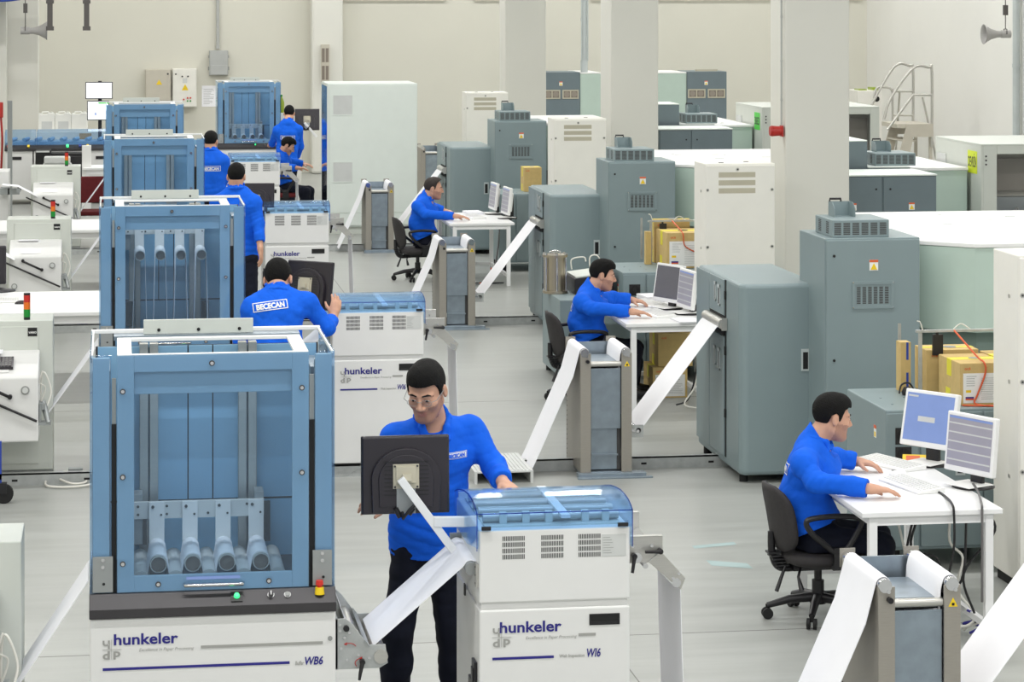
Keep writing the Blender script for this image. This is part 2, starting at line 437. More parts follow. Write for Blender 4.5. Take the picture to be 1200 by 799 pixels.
    for xa in (0.19, 0.735): a.box(xa, xa + 0.055, yb - 0.07, yb - 0.062, 1.03, 1.21, 1)
    a.build('back_panel', ['panel_blue', 'slot_dark', 'zinc_sheet'], t)
    a = MB()
    for xs in (0.232, 0.276, 0.668, 0.712): a.box(xs - 0.019, xs + 0.019, yb - 0.06, yb - 0.005, zb, 1.92)
    a.build('guide_rail', ['aluminium'], t, 0.003)
    a = MB()
    for xa in (0.012, w - 0.082):
        a.box(xa, xa + 0.070, y0 + 0.012, y0 + 0.03, zb, zt - 0.012); a.box(xa + 0.005, xa + 0.065, y0 + 0.03, y0 + 0.16, zb, zt - 0.05, 1)
        a.box(xa - 0.004, xa + 0.074, 0.30, 0.66, zb, zt - 0.10, 1)
    a.build('corner_post', ['frame_blue', 'zinc_sheet'], t, 0.002)
    a = MB(); a.box(0.090, 0.111, y0 + 0.012, y0 + 0.03, zb, 1.66, 0); a.box(0.922, 0.945, y0 + 0.012, y0 + 0.03, zb, 1.66, 0); a.box(0.092, 0.109, y0 + 0.02, y0 + 0.03, 1.66, zt - 0.1, 1); a.box(0.924, 0.943, y0 + 0.02, y0 + 0.03, 1.66, zt - 0.1, 1); a.build('brush_strip', ['black_matte', 'rack_grey'], t)
    a = MB()
    for xa, xb in ((0.012, 0.096), (0.936, 1.018)):
        a.box(xa, xb, y0 - 0.004, y0 - 0.001, zb + 0.005, zb + 0.155)
        a.cyl(((xa + xb) / 2, y0 - 0.004, zb + 0.14), ((xa + xb) / 2, y0 - 0.007, zb + 0.14), 0.008, n=10, mi=1)
        a.cyl(((xa + xb) / 2, y0 - 0.004, zb + 0.11), ((xa + xb) / 2, y0 - 0.007, zb + 0.11), 0.008, n=10, mi=1)
        a.cyl(((xa + xb) / 2 + 0.004, y0 - 0.004, zb + 0.04), ((xa + xb) / 2 + 0.004, y0 - 0.007, zb + 0.04), 0.006, n=10, mi=2)
    a.build('corner_plate', ['rack_grey', 'chrome', 'black_plastic'], t)
    # rim on top
    a = MB(); a.box(0, w, dp - 0.05, dp - 0.015, zt - 0.012, zt + 0.004); a.box(0.006, 0.014, y0 + 0.01, dp - 0.05, zt - 0.012, zt + 0.003); a.box(w - 0.014, w - 0.006, y0 + 0.01, dp - 0.05, zt - 0.012, zt + 0.003)
    a.box(0.10, 0.93, dp - 0.16, dp - 0.055, zt - 0.03, zt - 0.01, 1)
    a.build('top_rim', ['white_paint', 'zinc_sheet'], t, 0.002)
    a = MB(); a.box(0.232, 0.722, 0.775, 0.79, zt - 0.008, 2.008)
    for xs in (0.30, 0.477, 0.66): a.cyl((xs, 0.775, 1.962), (xs, 0.772, 1.962), 0.008, n=8, mi=1)
    a.build('top_bracket', ['grey_white', 'print_black'], t, 0.002)
    # lifting door
    a = MB(); a.box(0.112, 0.921, y0 - 0.006, y0, zb, zt)
    door = a.build('door', ['blue_acrylic'], t)
    a = MB(); a.frame(0.114, 0.919, zb, zt - 0.004, 0.070, y0 + 0.002, y0 + 0.020, 0, wb=0.068, wt=0.070)
    a.box(0.184, 0.849, y0 + 0.026, y0 + 0.034, 1.782, zt - 0.004, 0)
    a.box(0.114, 0.919, y0 + 0.002, y0 + 0.026, zt - 0.004, zt + 0.002, 2); a.box(0.114, 0.175, y0 + 0.026, 0.60, zt - 0.012, zt + 0.002, 2)
    a.box(0.858, 0.919, y0 + 0.026, 0.60, zt - 0.012, zt + 0.002, 2); a.box(0.175, 0.858, 0.555, 0.60, zt - 0.012, zt + 0.002, 2)
    a.build('door_frame', ['frame_blue', 'panel_blue', 'white_paint'], door, 0.002)
    a = MB(); corner_screws(a, [(0.137, 1.80), (0.510, 1.912), (0.890, 1.80), (0.137, 1.44), (0.890, 1.44), (0.137, 1.075), (0.285, 0.985), (0.75, 0.985)], y0 - 0.006, mi=0, md=1)
    a.build('door_screw', ['chrome', 'slot_dark'], door)
    a = MB(); a.tube([(0.395, y0 - 0.005, 0.982), (0.395, y0 - 0.035, 0.982), (0.640, y0 - 0.035, 0.982), (0.640, y0 - 0.005, 0.982)], 0.008, 10)
    a.build('door_handle', ['chrome'], door)
    B(0.402, 0.628, y0 - 0.008, y0 - 0.005, 1.000, 1.012).build('door_strip', 'screen_blue', door)
    # roll holders
    zr = {'low': 1.055, 'mid': 1.595, 'hide': 1.055}[rolls]
    ff = 0.10 if rolls != 'mid' else 0.10
    a = MB(); a.box(0.185, 0.755, 0.50, 0.52, zr + 0.115, zr + 0.19)
    a.box(0.185, 0.225, 0.52, 0.63, zr + 0.0, zr + 0.22, 1); a.box(0.715, 0.755, 0.52, 0.63, zr, zr + 0.22, 1)
    for xs, zs in ((0.205, 0.17), (0.205, 0.135), (0.33, 0.17), (0.33, 0.135), (0.51, 0.135), (0.68, 0.17)):
        a.cyl((xs, 0.50, zr + zs), (xs, 0.497, zr + zs), 0.006, n=8, mi=2)
    cb = a.build('roll_carrier', ['label_grey', 'rack_grey', 'slot_dark'], t, 0.002)
    for i in range(4):
        xc = 0.287 + 0.1445 * i
        r = MB(); r.cyl((xc, 0.50, zr), (xc, 0.125, zr), 0.034, n=24, mi=0); r.pipe((xc, 0.125, zr), (xc, 0.10, zr), 0.0355, 0.004, 24, 1, 2)
        r.cyl((xc, 0.126, zr), (xc, 0.122, zr), 0.031, n=20, mi=2); r.cyl((xc, 0.40, zr), (xc, 0.392, zr), 0.0352, n=24, mi=1)
        rl = r.build('paper_roller', ['white_paint', 'aluminium', 'vent_dark'], t)
        m = MB(); m.box(xc - 0.034, xc + 0.032, 0.485, 0.50, zr - 0.01, zr + 0.19, 0)
        m.cyl((xc - 0.018, 0.485, zr + 0.17), (xc - 0.018, 0.481, zr + 0.17), 0.007, n=8, mi=1); m.cyl((xc + 0.018, 0.485, zr + 0.135), (xc + 0.018, 0.482, zr + 0.135), 0.005, n=8, mi=1)
        m.build('roller_bracket', ['machine_white', 'slot_dark'], rl)
        s = MB(); R = 0.0365; low = 0.965
        path = [(xc - R - 0.016, low)] + [(xc + R * math.cos(an), zr + R * math.sin(an)) for an in [PI - PI * q / 10 for q in range(11)]] + [(xc + R + 0.016, low)]
        s.sheet(path, 0.145, 0.47, 0.0015); s.build('paper_loop', ['paper'], t)
    if rolls == 'low':
        a = MB()
        for i in range(5):
            xc = 0.215 + 0.1445 * i; a.cyl((xc, 0.14, 0.985), (xc, 0.6, 0.985), 0.036, n=20)
        a.build('bed_roller', ['label_grey'], t)
    if bracket:
        o = MB()
        for ya in (0.03, 0.60):
            o.prism([(w, 0.815), (w + 0.045, 0.815), (w + 0.075, 0.79), (w + 0.14, 0.70), (w + 0.215, 0.70), (w + 0.225, 0.62), (w + 0.19, 0.60), (w, 0.60)], 'y', ya, ya + 0.008, 0)
        o.box(w, w + 0.012, 0.03, 0.608, 0.60, 0.815, 0)
        for xs, zs in ((0.02, 0.79), (0.02, 0.765), (0.04, 0.735), (0.06, 0.755), (0.05, 0.64), (0.10, 0.66), (0.025, 0.69), (0.145, 0.645), (0.20, 0.665)):
            o.cyl((w + xs, 0.03, zs), (w + xs, 0.026, zs), 0.006, n=8, mi=1)
        o.cyl((w + 0.047, 0.03, 0.775), (w + 0.047, 0.015, 0.775), 0.013, n=12, mi=2)
        ob = o.build('outfeed_bracket', ['galvanised', 'chrome', 'black_plastic'], t, 0.0015)
        m = MB(); m.cyl((w + 0.085, 0.04, 0.715), (w + 0.085, 0.60, 0.715), 0.022, n=18); m.cyl((w + 0.135, 0.04, 0.655), (w + 0.135, 0.60, 0.655), 0.026, n=18)
        m.cyl((w + 0.195, 0.02, 0.650), (w + 0.195, 0.60, 0.650), 0.030, n=18); m.build('outfeed_roller', ['aluminium'], ob)
        m = MB(); m.obox((w + 0.135, 0.32, 0.708), (0.035, 0.60, 0.006), Matrix.Rotation(math.radians(52), 3, 'Y')); m.build('guide_plate', ['rack_grey'], ob)
        m = MB(); m.cyl((w + 0.115, 0.03, 0.632), (w + 0.115, 0.005, 0.632), 0.012, n=12); m.tube([(w + 0.115, 0.008, 0.632), (w + 0.105, 0.0, 0.59), (w + 0.10, -0.004, 0.56)], [0.010, 0.008, 0.006]); m.build('clamp_lever', ['black_plastic'], ob)
        m = MB()
        for (cx, cz, a0, a1) in ((w + 0.06, 0.69, 20, 120), (w + 0.115, 0.625, 100, 220)):
            m.tube([(cx + 0.03 * math.cos(math.radians(an)), 0.027, cz + 0.02 * math.sin(math.radians(an))) for an in range(a0, a1 + 1, 10)], 0.0018, 5)
            e = (cx + 0.03 * math.cos(math.radians(a1 if a0 < 50 else a0)), 0.027, cz + 0.02 * math.sin(math.radians(a1 if a0 < 50 else a0)))
            m.prism([(e[0] - 0.008, e[2]), (e[0] + 0.006, e[2] + 0.008), (e[0] + 0.004, e[2] - 0.006)], 'y', 0.026, 0.029)
        m.build('arrow_mark', ['red_paint'], ob)
    return t
YB = [11.20, 18.85, 27.25, 35.33]
XB = -0.095
web_buffer(XB, YB[0], 'nearest blue acrylic buffer cabinet over a white lettered base, four white rollers low inside', 'low')
web_buffer(XB, YB[1], 'blue acrylic buffer cabinet with four white rollers raised to mid height', 'mid')
web_buffer(XB, YB[2], 'blue acrylic buffer cabinet hiding the legs of the man with a faint back print', 'hide')
web_buffer(XB, YB[3], 'small blue acrylic buffer cabinet directly below the beige and white wall boxes', 'hide')
web_buffer(1.69, 43.3, 'blue acrylic buffer cabinet by the back wall with a man standing at its right end', 'low', False)

# ================================================================ inspection unit: white two-part cabinet under a curved blue cover
def inspection_unit(x0, Y, label):
    t = thing('inspection_unit', label, 'machine', (x0, Y, 0), 0, 'white inspection units')
    w, dp = 0.655, 0.76
    a = MB(); a.box(0, w, 0, dp, 0.10, 0.835); low = a.build('base_cabinet', ['machine_white'], t, 0.007)
    B(0.012, w - 0.012, 0.03, dp - 0.03, 0, 0.105).build('plinth', 'black_matte', t)
    B(0.008, w - 0.008, 0.015, dp - 0.01, 0.83, 0.868).build('waist_band', 'machine_white', t, 0.003)
    a = MB(); a.box(0, w, 0, dp, 0.865, 1.178); up = a.build('head_cabinet', ['machine_white'], t, 0.007)
    v = MB()
    for gx in (0.100, 0.268, 0.430):
        for r in range(4):
            zc = 1.140 - r * 0.0262
            for c in range(13): v.box(gx + c * 0.0076, gx + c * 0.0076 + 0.0042, -0.0012, 0.002, zc - 0.0098, zc + 0.0098)
    v.build('vent_slots', ['slot_dark'], up)
    p = MB(); p.box(0.530, 0.638, -0.0015, 0.001, 1.052, 1.146, 0)
    for i in range(7): p.box(0.536, 0.536 + random.uniform(0.03, 0.055), -0.002, -0.001, 1.065 + i * 0.011, 1.067 + i * 0.011, 1)
    p.build('rating_plate', ['label_grey', 'print_grey', 'print_black'], up)
    h = MB(); h.frame(0.477, 0.610, 0.757, 0.805, 0.006, -0.003, 0.0, 0); h.box(0.483, 0.604, -0.001, 0.0005, 0.763, 0.799, 1); h.box(0.485, 0.602, -0.002, 0.0, 0.763, 0.772, 0)
    h.build('recessed_grip', ['black_plastic', 'black_matte'], low)
    l = MB(); logo(l, 0.056, 0.678, 0.084, 0, 1)
    l.text('hunkeler', (0.088, -0.002, 0.738), XR, XU, 0.047, 0, 0.024, width=0.268)
    l.text('Excellence in Paper Processing', (0.200, -0.002, 0.706), XR, XU, 0.014, 1, 0.0, 0.25, width=0.222)
    l.box(0.430, 0.505, -0.002, 0, 0.712, 0.724, 1); l.box(0.056, 0.322, -0.002, 0, 0.622, 0.633, 0)
    l.text('Web Inspection', (0.346, -0.002, 0.623), XR, XU, 0.014, 1, 0.02, 0.15, width=0.110)
    l.text('WI6', (0.466, -0.002, 0.622), XR, XU, 0.036, 0, 0.025, 0.2, width=0.060)
    l.build('lettering', ['logo_blue', 'logo_grey'], low)
    # curved cover: sheet bent over the depth, two end panels
    prof = [(-0.002, 1.178), (-0.002, 1.248)] + [(y, z) for y, z in ((0.03, 1.262), (0.09, 1.276), (0.18, 1.284), (0.28, 1.284), (0.40, 1.274), (0.52, 1.258), (0.64, 1.236), (0.74, 1.210))]
    c = MB(); inner = [(y + 0.003, z - 0.005) for y, z in prof]
    n = len(prof); vs = []
    for x in (-0.012, w + 0.012):
        vs += [(x, y, z) for y, z in prof] + [(x, y, z) for y, z in inner]
    fs = []
    for i in range(n - 1):
        fs += [(i, 2 * n + i, 2 * n + i + 1, i + 1), (n + i, n + i + 1, 3 * n + i + 1, 3 * n + i)]
        fs += [(i, i + 1, n + i + 1, n + i), (2 * n + i, 3 * n + i, 3 * n + i + 1, 2 * n + i + 1)]
    c.add(vs, fs, 0); cov = c.build('hood', ['blue_cover'], t)
    e = MB(); endp = prof + [(0.74, 1.06), (0.30, 1.06), (0.03, 1.10), (-0.002, 1.10)]
    e.prism(endp, 'x', -0.012, -0.006); e.prism(prof + [(0.74, 1.12), (-0.002, 1.09)], 'x', w + 0.006, w + 0.012); e.build('hood_end', ['blue_cover'], cov)
    g = MB()
    g.box(-0.0125, w + 0.0125, -0.005, -0.0015, 1.246, 1.250)
    for xx in (-0.0125, w + 0.0095):
        for i in range(1, n - 1):
            (ya, za), (yb, zb) = prof[i], prof[i + 1]
            g.prism([(ya, za + 0.001), (yb, zb + 0.001), (yb, zb - 0.004), (ya, za - 0.004)], 'x', xx, xx + 0.003)
        g.box(xx, xx + 0.003, -0.004, 0.0, 1.09, 1.25)
    g.build('hood_edge', ['blue_edge'], cov)
    k = MB(); k.box(0.008, 0.048, -0.016, -0.004, 1.180, 1.196); k.box(w - 0.055, w - 0.010, -0.016, -0.004, 1.180, 1.196); k.build('hood_clip', ['black_plastic'], cov)
    d = MB(); d.box(0.03, w - 0.03, 0.05, dp - 0.06, 1.178, 1.186, 1); d.box(0.005, w - 0.005, 0.72, 0.74, 1.178, 1.205, 0); d.box(0.36, 0.40, 0.03, 0.70, 1.215, 1.228, 0)
    for y in (0.12, 0.26, 0.42, 0.58): d.cyl((0.03, y, 1.208), (w - 0.03, y, 1.208), 0.020, n=14, mi=2)
    for x in (0.10, 0.20, 0.30, 0.46, 0.55): d.box(x, x + 0.03, 0.08, 0.11, 1.18, 1.235, 1)
    d.build('inner_deck', ['white_paint', 'grey_white', 'aluminium'], t)
    s = MB(); s.box(-0.014, -0.002, 0.16, 0.26, 0.44, 0.50); s.box(-0.014, -0.002, 0.06, 0.15, 0.40, 0.60); s.box(-0.02, -0.010, 0.08, 0.13, 0.42, 0.57)
    s.build('connector_panel', ['black_plastic'], t, 0.002)
    s = MB(); s.box(-0.012, 0.0, 0.02, 0.06, 0.93, 1.03, 0)
    for zz in (0.945, 0.98, 1.015): s.cyl((-0.012, 0.04, zz), (-0.014, 0.04, zz), 0.004, n=8, mi=1)
    s.build('hinge_plate', ['aluminium', 'slot_dark'], t)
    s = MB(); s.box(-0.006, 0, 0.44, 0.47, 0.80, 0.85); s.build('latch', ['black_plastic'], t)
    # infeed roller on the left
    s = MB(); s.cyl((-0.024, 0.07, 1.000), (-0.024, 0.60, 1.000), 0.027, n=16); s.box(-0.05, 0.0, 0.595, 0.62, 0.965, 1.045); s.build('infeed_roller', ['rack_grey'], t)
    # outfeed bracket
    o = MB()
    for ya in (0.10, 0.62):
        o.box(w, w + 0.165, ya, ya + 0.006, 0.995, 1.110, 0); o.box(w, w + 0.165, ya, ya + 0.03, 1.106, 1.112, 0)
        o.prism([(w + 0.10, 1.00), (w + 0.155, 1.045), (w + 0.265, 0.925), (w + 0.245, 0.875), (w + 0.215, 0.90)], 'y', ya - 0.008, ya - 0.002, 0)
        for xs, zs in ((0.03, 1.07), (0.115, 1.07), (0.21, 0.925), (0.235, 0.945)): o.cyl((w + xs, ya - 0.001, zs), (w + xs, ya - 0.011, zs), 0.007, n=10, mi=1)
    o.build('outfeed_bracket', ['aluminium', 'chrome'], t, 0.0015)
    o = MB(); o.cyl((w + 0.225, 0.09, 0.905), (w + 0.225, 0.63, 0.905), 0.020, n=16); o.cyl((w + 0.05, 0.09, 1.02), (w + 0.05, 0.63, 1.02), 0.022, n=16); o.cyl((w + 0.085, 0.08, 0.985), (w + 0.085, 0.64, 0.985), 0.012, n=12); o.build('outfeed_roller', ['chrome'], t)
    for (cx, cz, ang) in ((0.035, 1.03, -100), (0.150, 1.048, 178)):
        m = MB(); q = Vector((w + cx, 0.095, cz)); m.cyl(q, q + Vector((0, -0.028, 0)), 0.012, n=12)
        dv = Vector((math.cos(math.radians(ang)), -0.15, math.sin(math.radians(ang)))); q2 = q + Vector((0, -0.024, 0))
        m.tube([q2, q2 + dv * 0.03, q2 + dv * 0.07], [0.010, 0.008, 0.007]); m.build('clamp_lever', ['black_plastic'], t)
    return t
XI = 1.55
inspection_unit(XI, YB[0], 'nearest white inspection cabinet under a curved blue hood, facing the standing man with glasses')
inspection_unit(XI, YB[1], 'white lettered inspection cabinet whose blue hood the bending man touches with his right hand')
inspection_unit(XI, YB[2], 'white inspection cabinet under a blue hood in front of the tall pale cabinet')
inspection_unit(XI, YB[3], 'small white inspection cabinet with blue hood in front of the farthest wide buffer')

# ================================================================ screens on arms beside the inspection units
def arm_monitor(c, yaw, tilt, armpts, label, bars=()):
    t = thing('arm_monitor', label, 'monitor', c, 0, 'black screens on white arms')
    rot = (Matrix.Rotation(yaw, 3, 'Z') @ Matrix.Rotation(tilt, 3, 'X'))
    def R(mb):
        mb.v = [tuple(rot @ Vector(p)) for p in mb.v]; return mb
    w, h = 0.395, 0.345
    m = MB(); m.box(-w / 2, w / 2, -0.002, 0.022, -h / 2, h / 2)
    m.prism([(-w / 2 + 0.004, -h / 2 + 0.004), (w / 2 - 0.004, -h / 2 + 0.004), (w / 2 - 0.004, h / 2 - 0.004), (-w / 2 + 0.004, h / 2 - 0.004)], 'y', -0.012, 0.0)
    hs = R(m).build('housing', ['monitor_black'], t, 0.010, 3)
    m = MB(); arch = [(0.155 * math.cos(a), -0.02 + 0.155 * math.sin(a) * 0.90) for a in [PI * q / 24 for q in range(25)]]
    poly = arch + [(-0.150, -h / 2 + 0.012), (0.150, -h / 2 + 0.012)]
    m.prism(poly, 'y', -0.036, -0.010)
    poly2 = [(x * 0.8, (z - 0.0) * 0.82 - 0.005) for x, z in poly]; m.prism(poly2, 'y', -0.043, -0.036)
    R(m).build('back_shell', ['monitor_black'], hs, 0.010, 3)
    m = MB()
    for i in range(9): m.box(-0.10 + 0.0 * i, 0.10, -0.0445, -0.043, -0.085 + i * 0.018, -0.080 + i * 0.018)
    R(m).build('back_rib', ['black_plastic'], hs)
    m = MB(); m.box(-w / 2 + 0.018, w / 2 - 0.018, 0.021, 0.0235, -h / 2 + 0.02, h / 2 - 0.016); R(m).build('screen', ['screen_grey'], hs)
    m = MB(); m.box(-0.060, 0.056, -0.052, -0.043, -0.055, 0.052, 0); m.box(-0.047, 0.043, -0.060, -0.052, -0.030, 0.042, 0); m.box(-0.020, 0.020, -0.074, -0.06, -0.02, 0.01, 0)
    for xs in (-0.052, 0.048):
        for zs in (-0.047, 0.044): m.cyl((xs, -0.052, zs), (xs, -0.055, zs), 0.005, n=8, mi=1)
    m.box(-0.045, 0.040, -0.050, -0.043, -0.165, -0.055, 2)
    R(m).build('mount_plate', ['vent_tan', 'slot_dark', 'rack_grey'], t, 0.001)
    m = MB(); P = [Vector(p) - Vector(c) for p in armpts]
    for i in range(len(P) - 1):
        dvec = P[i + 1] - P[i]; L = dvec.length; z = dvec.normalized(); x = Vector((0, 1, 0)); x = (x - z * x.dot(z)).normalized(); y = z.cross(x)
        mt = Matrix((x, y, z)).transposed(); m.obox((P[i] + P[i + 1]) / 2, (0.030, 0.036, L + 0.01), mt)
    for a_, b_ in bars:
        a_ = Vector(a_) - Vector(c); b_ = Vector(b_) - Vector(c); z = (b_ - a_).normalized(); x = Vector((0, 1, 0)); y = z.cross(x)
        m.obox((a_ + b_) / 2, (0.030, 0.044, (b_ - a_).length), Matrix((x, y, z)).transposed())
    m.build('arm', ['white_paint'], t, 0.003)
    m = MB(); q = rot @ Vector((-0.02, -0.05, -0.16))
    m.tube([q, q + Vector((0.0, -0.03, -0.02)), q + Vector((0.03, -0.04, 0.02)), q + Vector((0.07, -0.03, 0.055))], 0.008); m.tube([q + Vector((-0.03, 0, 0.02)), q + Vector((-0.01, 0, -0.02))], 0.012); m.tube([q + Vector((0.05, 0, 0.02)), q + Vector((0.03, 0, -0.01))], 0.011)
    R0 = m.build('plug_cable', ['black_plastic'], t)
    return t
Ym = 11.72
arm_monitor(at(475, 556, Ym), 0, math.radians(-3), [at(470, 562, Ym - 0.085), at(528, 640, Ym - 0.10), at(545, 660, Ym - 0.1)], 'black screen on a slanted white arm, seen from behind in front of the standing man', bars=[(at(508, 611, Ym - 0.1), at(548, 611, Ym - 0.1))])
Ym = 18.95
arm_monitor(at(362, 334, Ym), math.radians(-40), math.radians(-8), [at(362, 347, Ym - 0.08), at(384, 372, Ym - 0.02)], 'black screen seen from behind, right beside the head of the bending man')
Ym = 27.5
arm_monitor(at(299, 234, Ym), math.radians(-10), math.radians(-5), [at(303, 240, Ym - 0.08), at(314, 252, Ym - 0.02)], 'black screen mostly hidden by the head of the walking man')
Ym = 42.6
arm_monitor(at(360, 140, Ym), math.radians(-4), math.radians(-10), [at(357, 144, Ym - 0.08), at(371, 160, Ym - 0.05)], 'small black screen on a white arm beside the farthest standing man')
# ================================================================ loop stand: two metal uprights with rollers, sheet bin between
def loop_stand(x0, Y, label):
    t = thing('loop_stand', label, 'stand', (x0, Y, 0), 0, 'metal loop stands')
    w, dp, h = 0.372, 0.60, 0.885
    for xa, hole in ((0.0, True), (w - 0.075, False)):
        m = MB(); m.box(xa, xa + 0.075, 0, 0.012, 0.035, h); xs = 0.0 if hole else w - 0.008
        m.box(xs, xs + 0.008, 0.012, dp, 0.035, h); m.box(xa, xa + 0.075, dp - 0.012, dp, 0.035, h)
        up = m.build('upright', ['stand_metal'], t, 0.0015)
        m = MB()
        for i in range(22): m.cyl((xs - 0.001 if hole else xs + 0.009, dp - 0.03, 0.08 + i * 0.035), (xs + 0.001 if hole else xs + 0.011, dp - 0.03, 0.08 + i * 0.035), 0.006, n=8)
        m.build('hole_row', ['black_matte'], up)
    m = MB(); m.box(0.03, w - 0.03, 0.10, 0.50, 0.80, 0.812, 0); m.build('top_shelf', ['zinc_sheet'], t)
    m = MB(); m.box(0.078, w - 0.078, 0.02, 0.026, 0.345, 0.775); m.build('bin_cover', ['zinc_sheet'], t, 0.002)
    m = MB(); m.box(0.085, w - 0.095, 0.05, 0.056, 0.05, 0.36); m.box(0.085, w - 0.095, 0.03, 0.056, 0.150, 0.162); m.box(w - 0.10, w - 0.076, 0.04, 0.06, 0.05, 0.36, 1); m.build('bin_panel', ['zinc_sheet', 'slot_dark'], t)
    m = MB(); m.box(0.04, w - 0.04, dp - 0.03, dp - 0.02, 0.10, 0.895); m.build('rear_panel', ['zinc_sheet'], t)
    m = MB(); m.cyl((0.076, 0.03, 0.806), (w - 0.076, 0.03, 0.806), 0.020, n=16); m.box(0.076, w - 0.076, 0.05, 0.06, 0.774, 0.79, 1); m.build('cross_roller', ['aluminium', 'black_matte'], t)
    for xc in (0.030, w - 0.040):
        m = MB(); m.cyl((xc, -0.006, h + 0.005), (xc, dp, h + 0.005), 0.030, n=20, mi=0); m.box(xc - 0.036, xc + 0.036, dp - 0.004, dp + 0.002, h - 0.04, h + 0.045, 1)
        m.cyl((xc + 0.015, -0.008, h - 0.02), (xc + 0.015, 0.0, h - 0.02), 0.009, n=10, mi=0); m.build('top_roller', ['chrome', 'stand_metal'], t)
    m = MB(); m.cyl((0.048, 0, h - 0.055), (0.048, -0.028, h - 0.055), 0.013, n=14); m.build('knob', ['black_plastic'], t)
    m = MB(); m.prism([(w - 0.056, h - 0.095), (w - 0.014, h - 0.095), (w - 0.035, h - 0.055)], 'y', -0.002, 0.0, 0); m.box(w - 0.041, w - 0.029, -0.003, -0.002, h - 0.09, h - 0.078, 1); m.build('warning_mark', ['warn_yellow', 'print_black'], t)
    m = MB(); m.box(-0.16, w + 0.03, dp - 0.14, dp - 0.02, 0, 0.03); m.box(-0.02, w + 0.10, -0.03, 0.06, 0, 0.035); m.box(-0.03, w + 0.14, -0.07, -0.03, 0, 0.012); m.box(0.0, w, 0.0, dp, 0.03, 0.04); m.build('base', ['zinc_sheet'], t, 0.002)
    m = MB(); m.box(w, w + 0.09, 0.03, 0.036, 0.275, 0.365, 0); m.box(w - 0.04, w + 0.03, 0.028, 0.034, 0.315, 0.335, 1); m.cyl((w + 0.05, 0.03, 0.32), (w + 0.05, 0.024, 0.32), 0.012, n=10, mi=1)
    m.box(w, w + 0.09, 0.55, 0.556, 0.275, 0.365, 0); m.cyl((w + 0.055, 0.03, 0.325), (w + 0.055, 0.55, 0.325), 0.018, n=14, mi=1); m.build('outfeed_bracket', ['galvanised', 'chrome'], t)
    return t
XS = 3.30
YS = [11.16, 18.58, 26.84, 34.77]
loop_stand(XS, YS[0], 'nearest metal loop stand, cut by the bottom edge, in front of the white desk legs')
loop_stand(XS, YS[1], 'metal loop stand in front of the chair of the man at the double desk screens')
loop_stand(XS, YS[2], 'metal loop stand in front of the balding seated man')
loop_stand(XS, YS[3], 'small metal loop stand against the tall pale cabinet')
loop_stand(4.95, 42.7, 'farthest metal loop stand between the pale cabinet and the cream cabinets')

# ================================================================ paper webs
def web(name, label, parts, group='white paper webs'):
    m = MB()
    for L, R in parts: m.quadstrip(L, R, 0.003)
    o = m.build(name, ['paper']); tag(o, label, 'paper web', group); return o
def webline(path, ya, yb):
    """path of (x,z) in metres, both edges at constant y"""
    return ([(x, ya, z) for x, z in path], [(x, yb, z) for x, z in path])
def arcpts(cx, cz, r, a0, a1, n=8): return [(cx + r * math.cos(math.radians(a0 + (a1 - a0) * i / n)), cz + r * math.sin(math.radians(a0 + (a1 - a0) * i / n))) for i in range(n + 1)]
wl = ['nearest', 'second', 'third', 'fourth']
where_a = ['wide paper web crossing before the trousers of the man with glasses',
           'paper web rising to the inspection cabinet that the bending man touches', 'paper web rising beside the hanging hand of the walking man', None]
where_b = ['paper web hanging from the metal arm of the nearest inspection cabinet', 'narrow paper web hanging behind the head of the man with glasses',
           'paper web hanging from the arm of the inspection cabinet before the pale cabinet', 'short paper web hanging beside the red seated chair at the back']
where_c = ['long paper web rising from the floor to the nearest loop stand, at the bottom edge', 'long paper web rising behind the blue hood to the loop stand beside the office chair',
           'paper web rising to the loop stand before the balding seated man', 'paper web rising to the loop stand against the pale cabinet']
where_d = ['wide paper web leaving the bottom right corner of the picture', 'wide paper web rising into the slot of the large grey printer cabinet',
           'wide paper web rising into the slot of the grey printer cabinet with the steel canister', 'short paper web right above the head of the balding man']
where_e = ['paper loop hanging inside the nearest loop stand from its right roller', 'paper loop hanging inside the loop stand beside the office chair', 'paper loop hanging inside the loop stand before the balding man', 'paper loop inside the small stand against the pale cabinet']
where_f = ['paper web rising from the floor at the bottom left corner to the nearest buffer', 'paper web crossing open floor beside the coiled white cable',
           'paper web between the second signal tower unit and the buffer with raised rollers', 'short paper web in front of the red visitor chair']
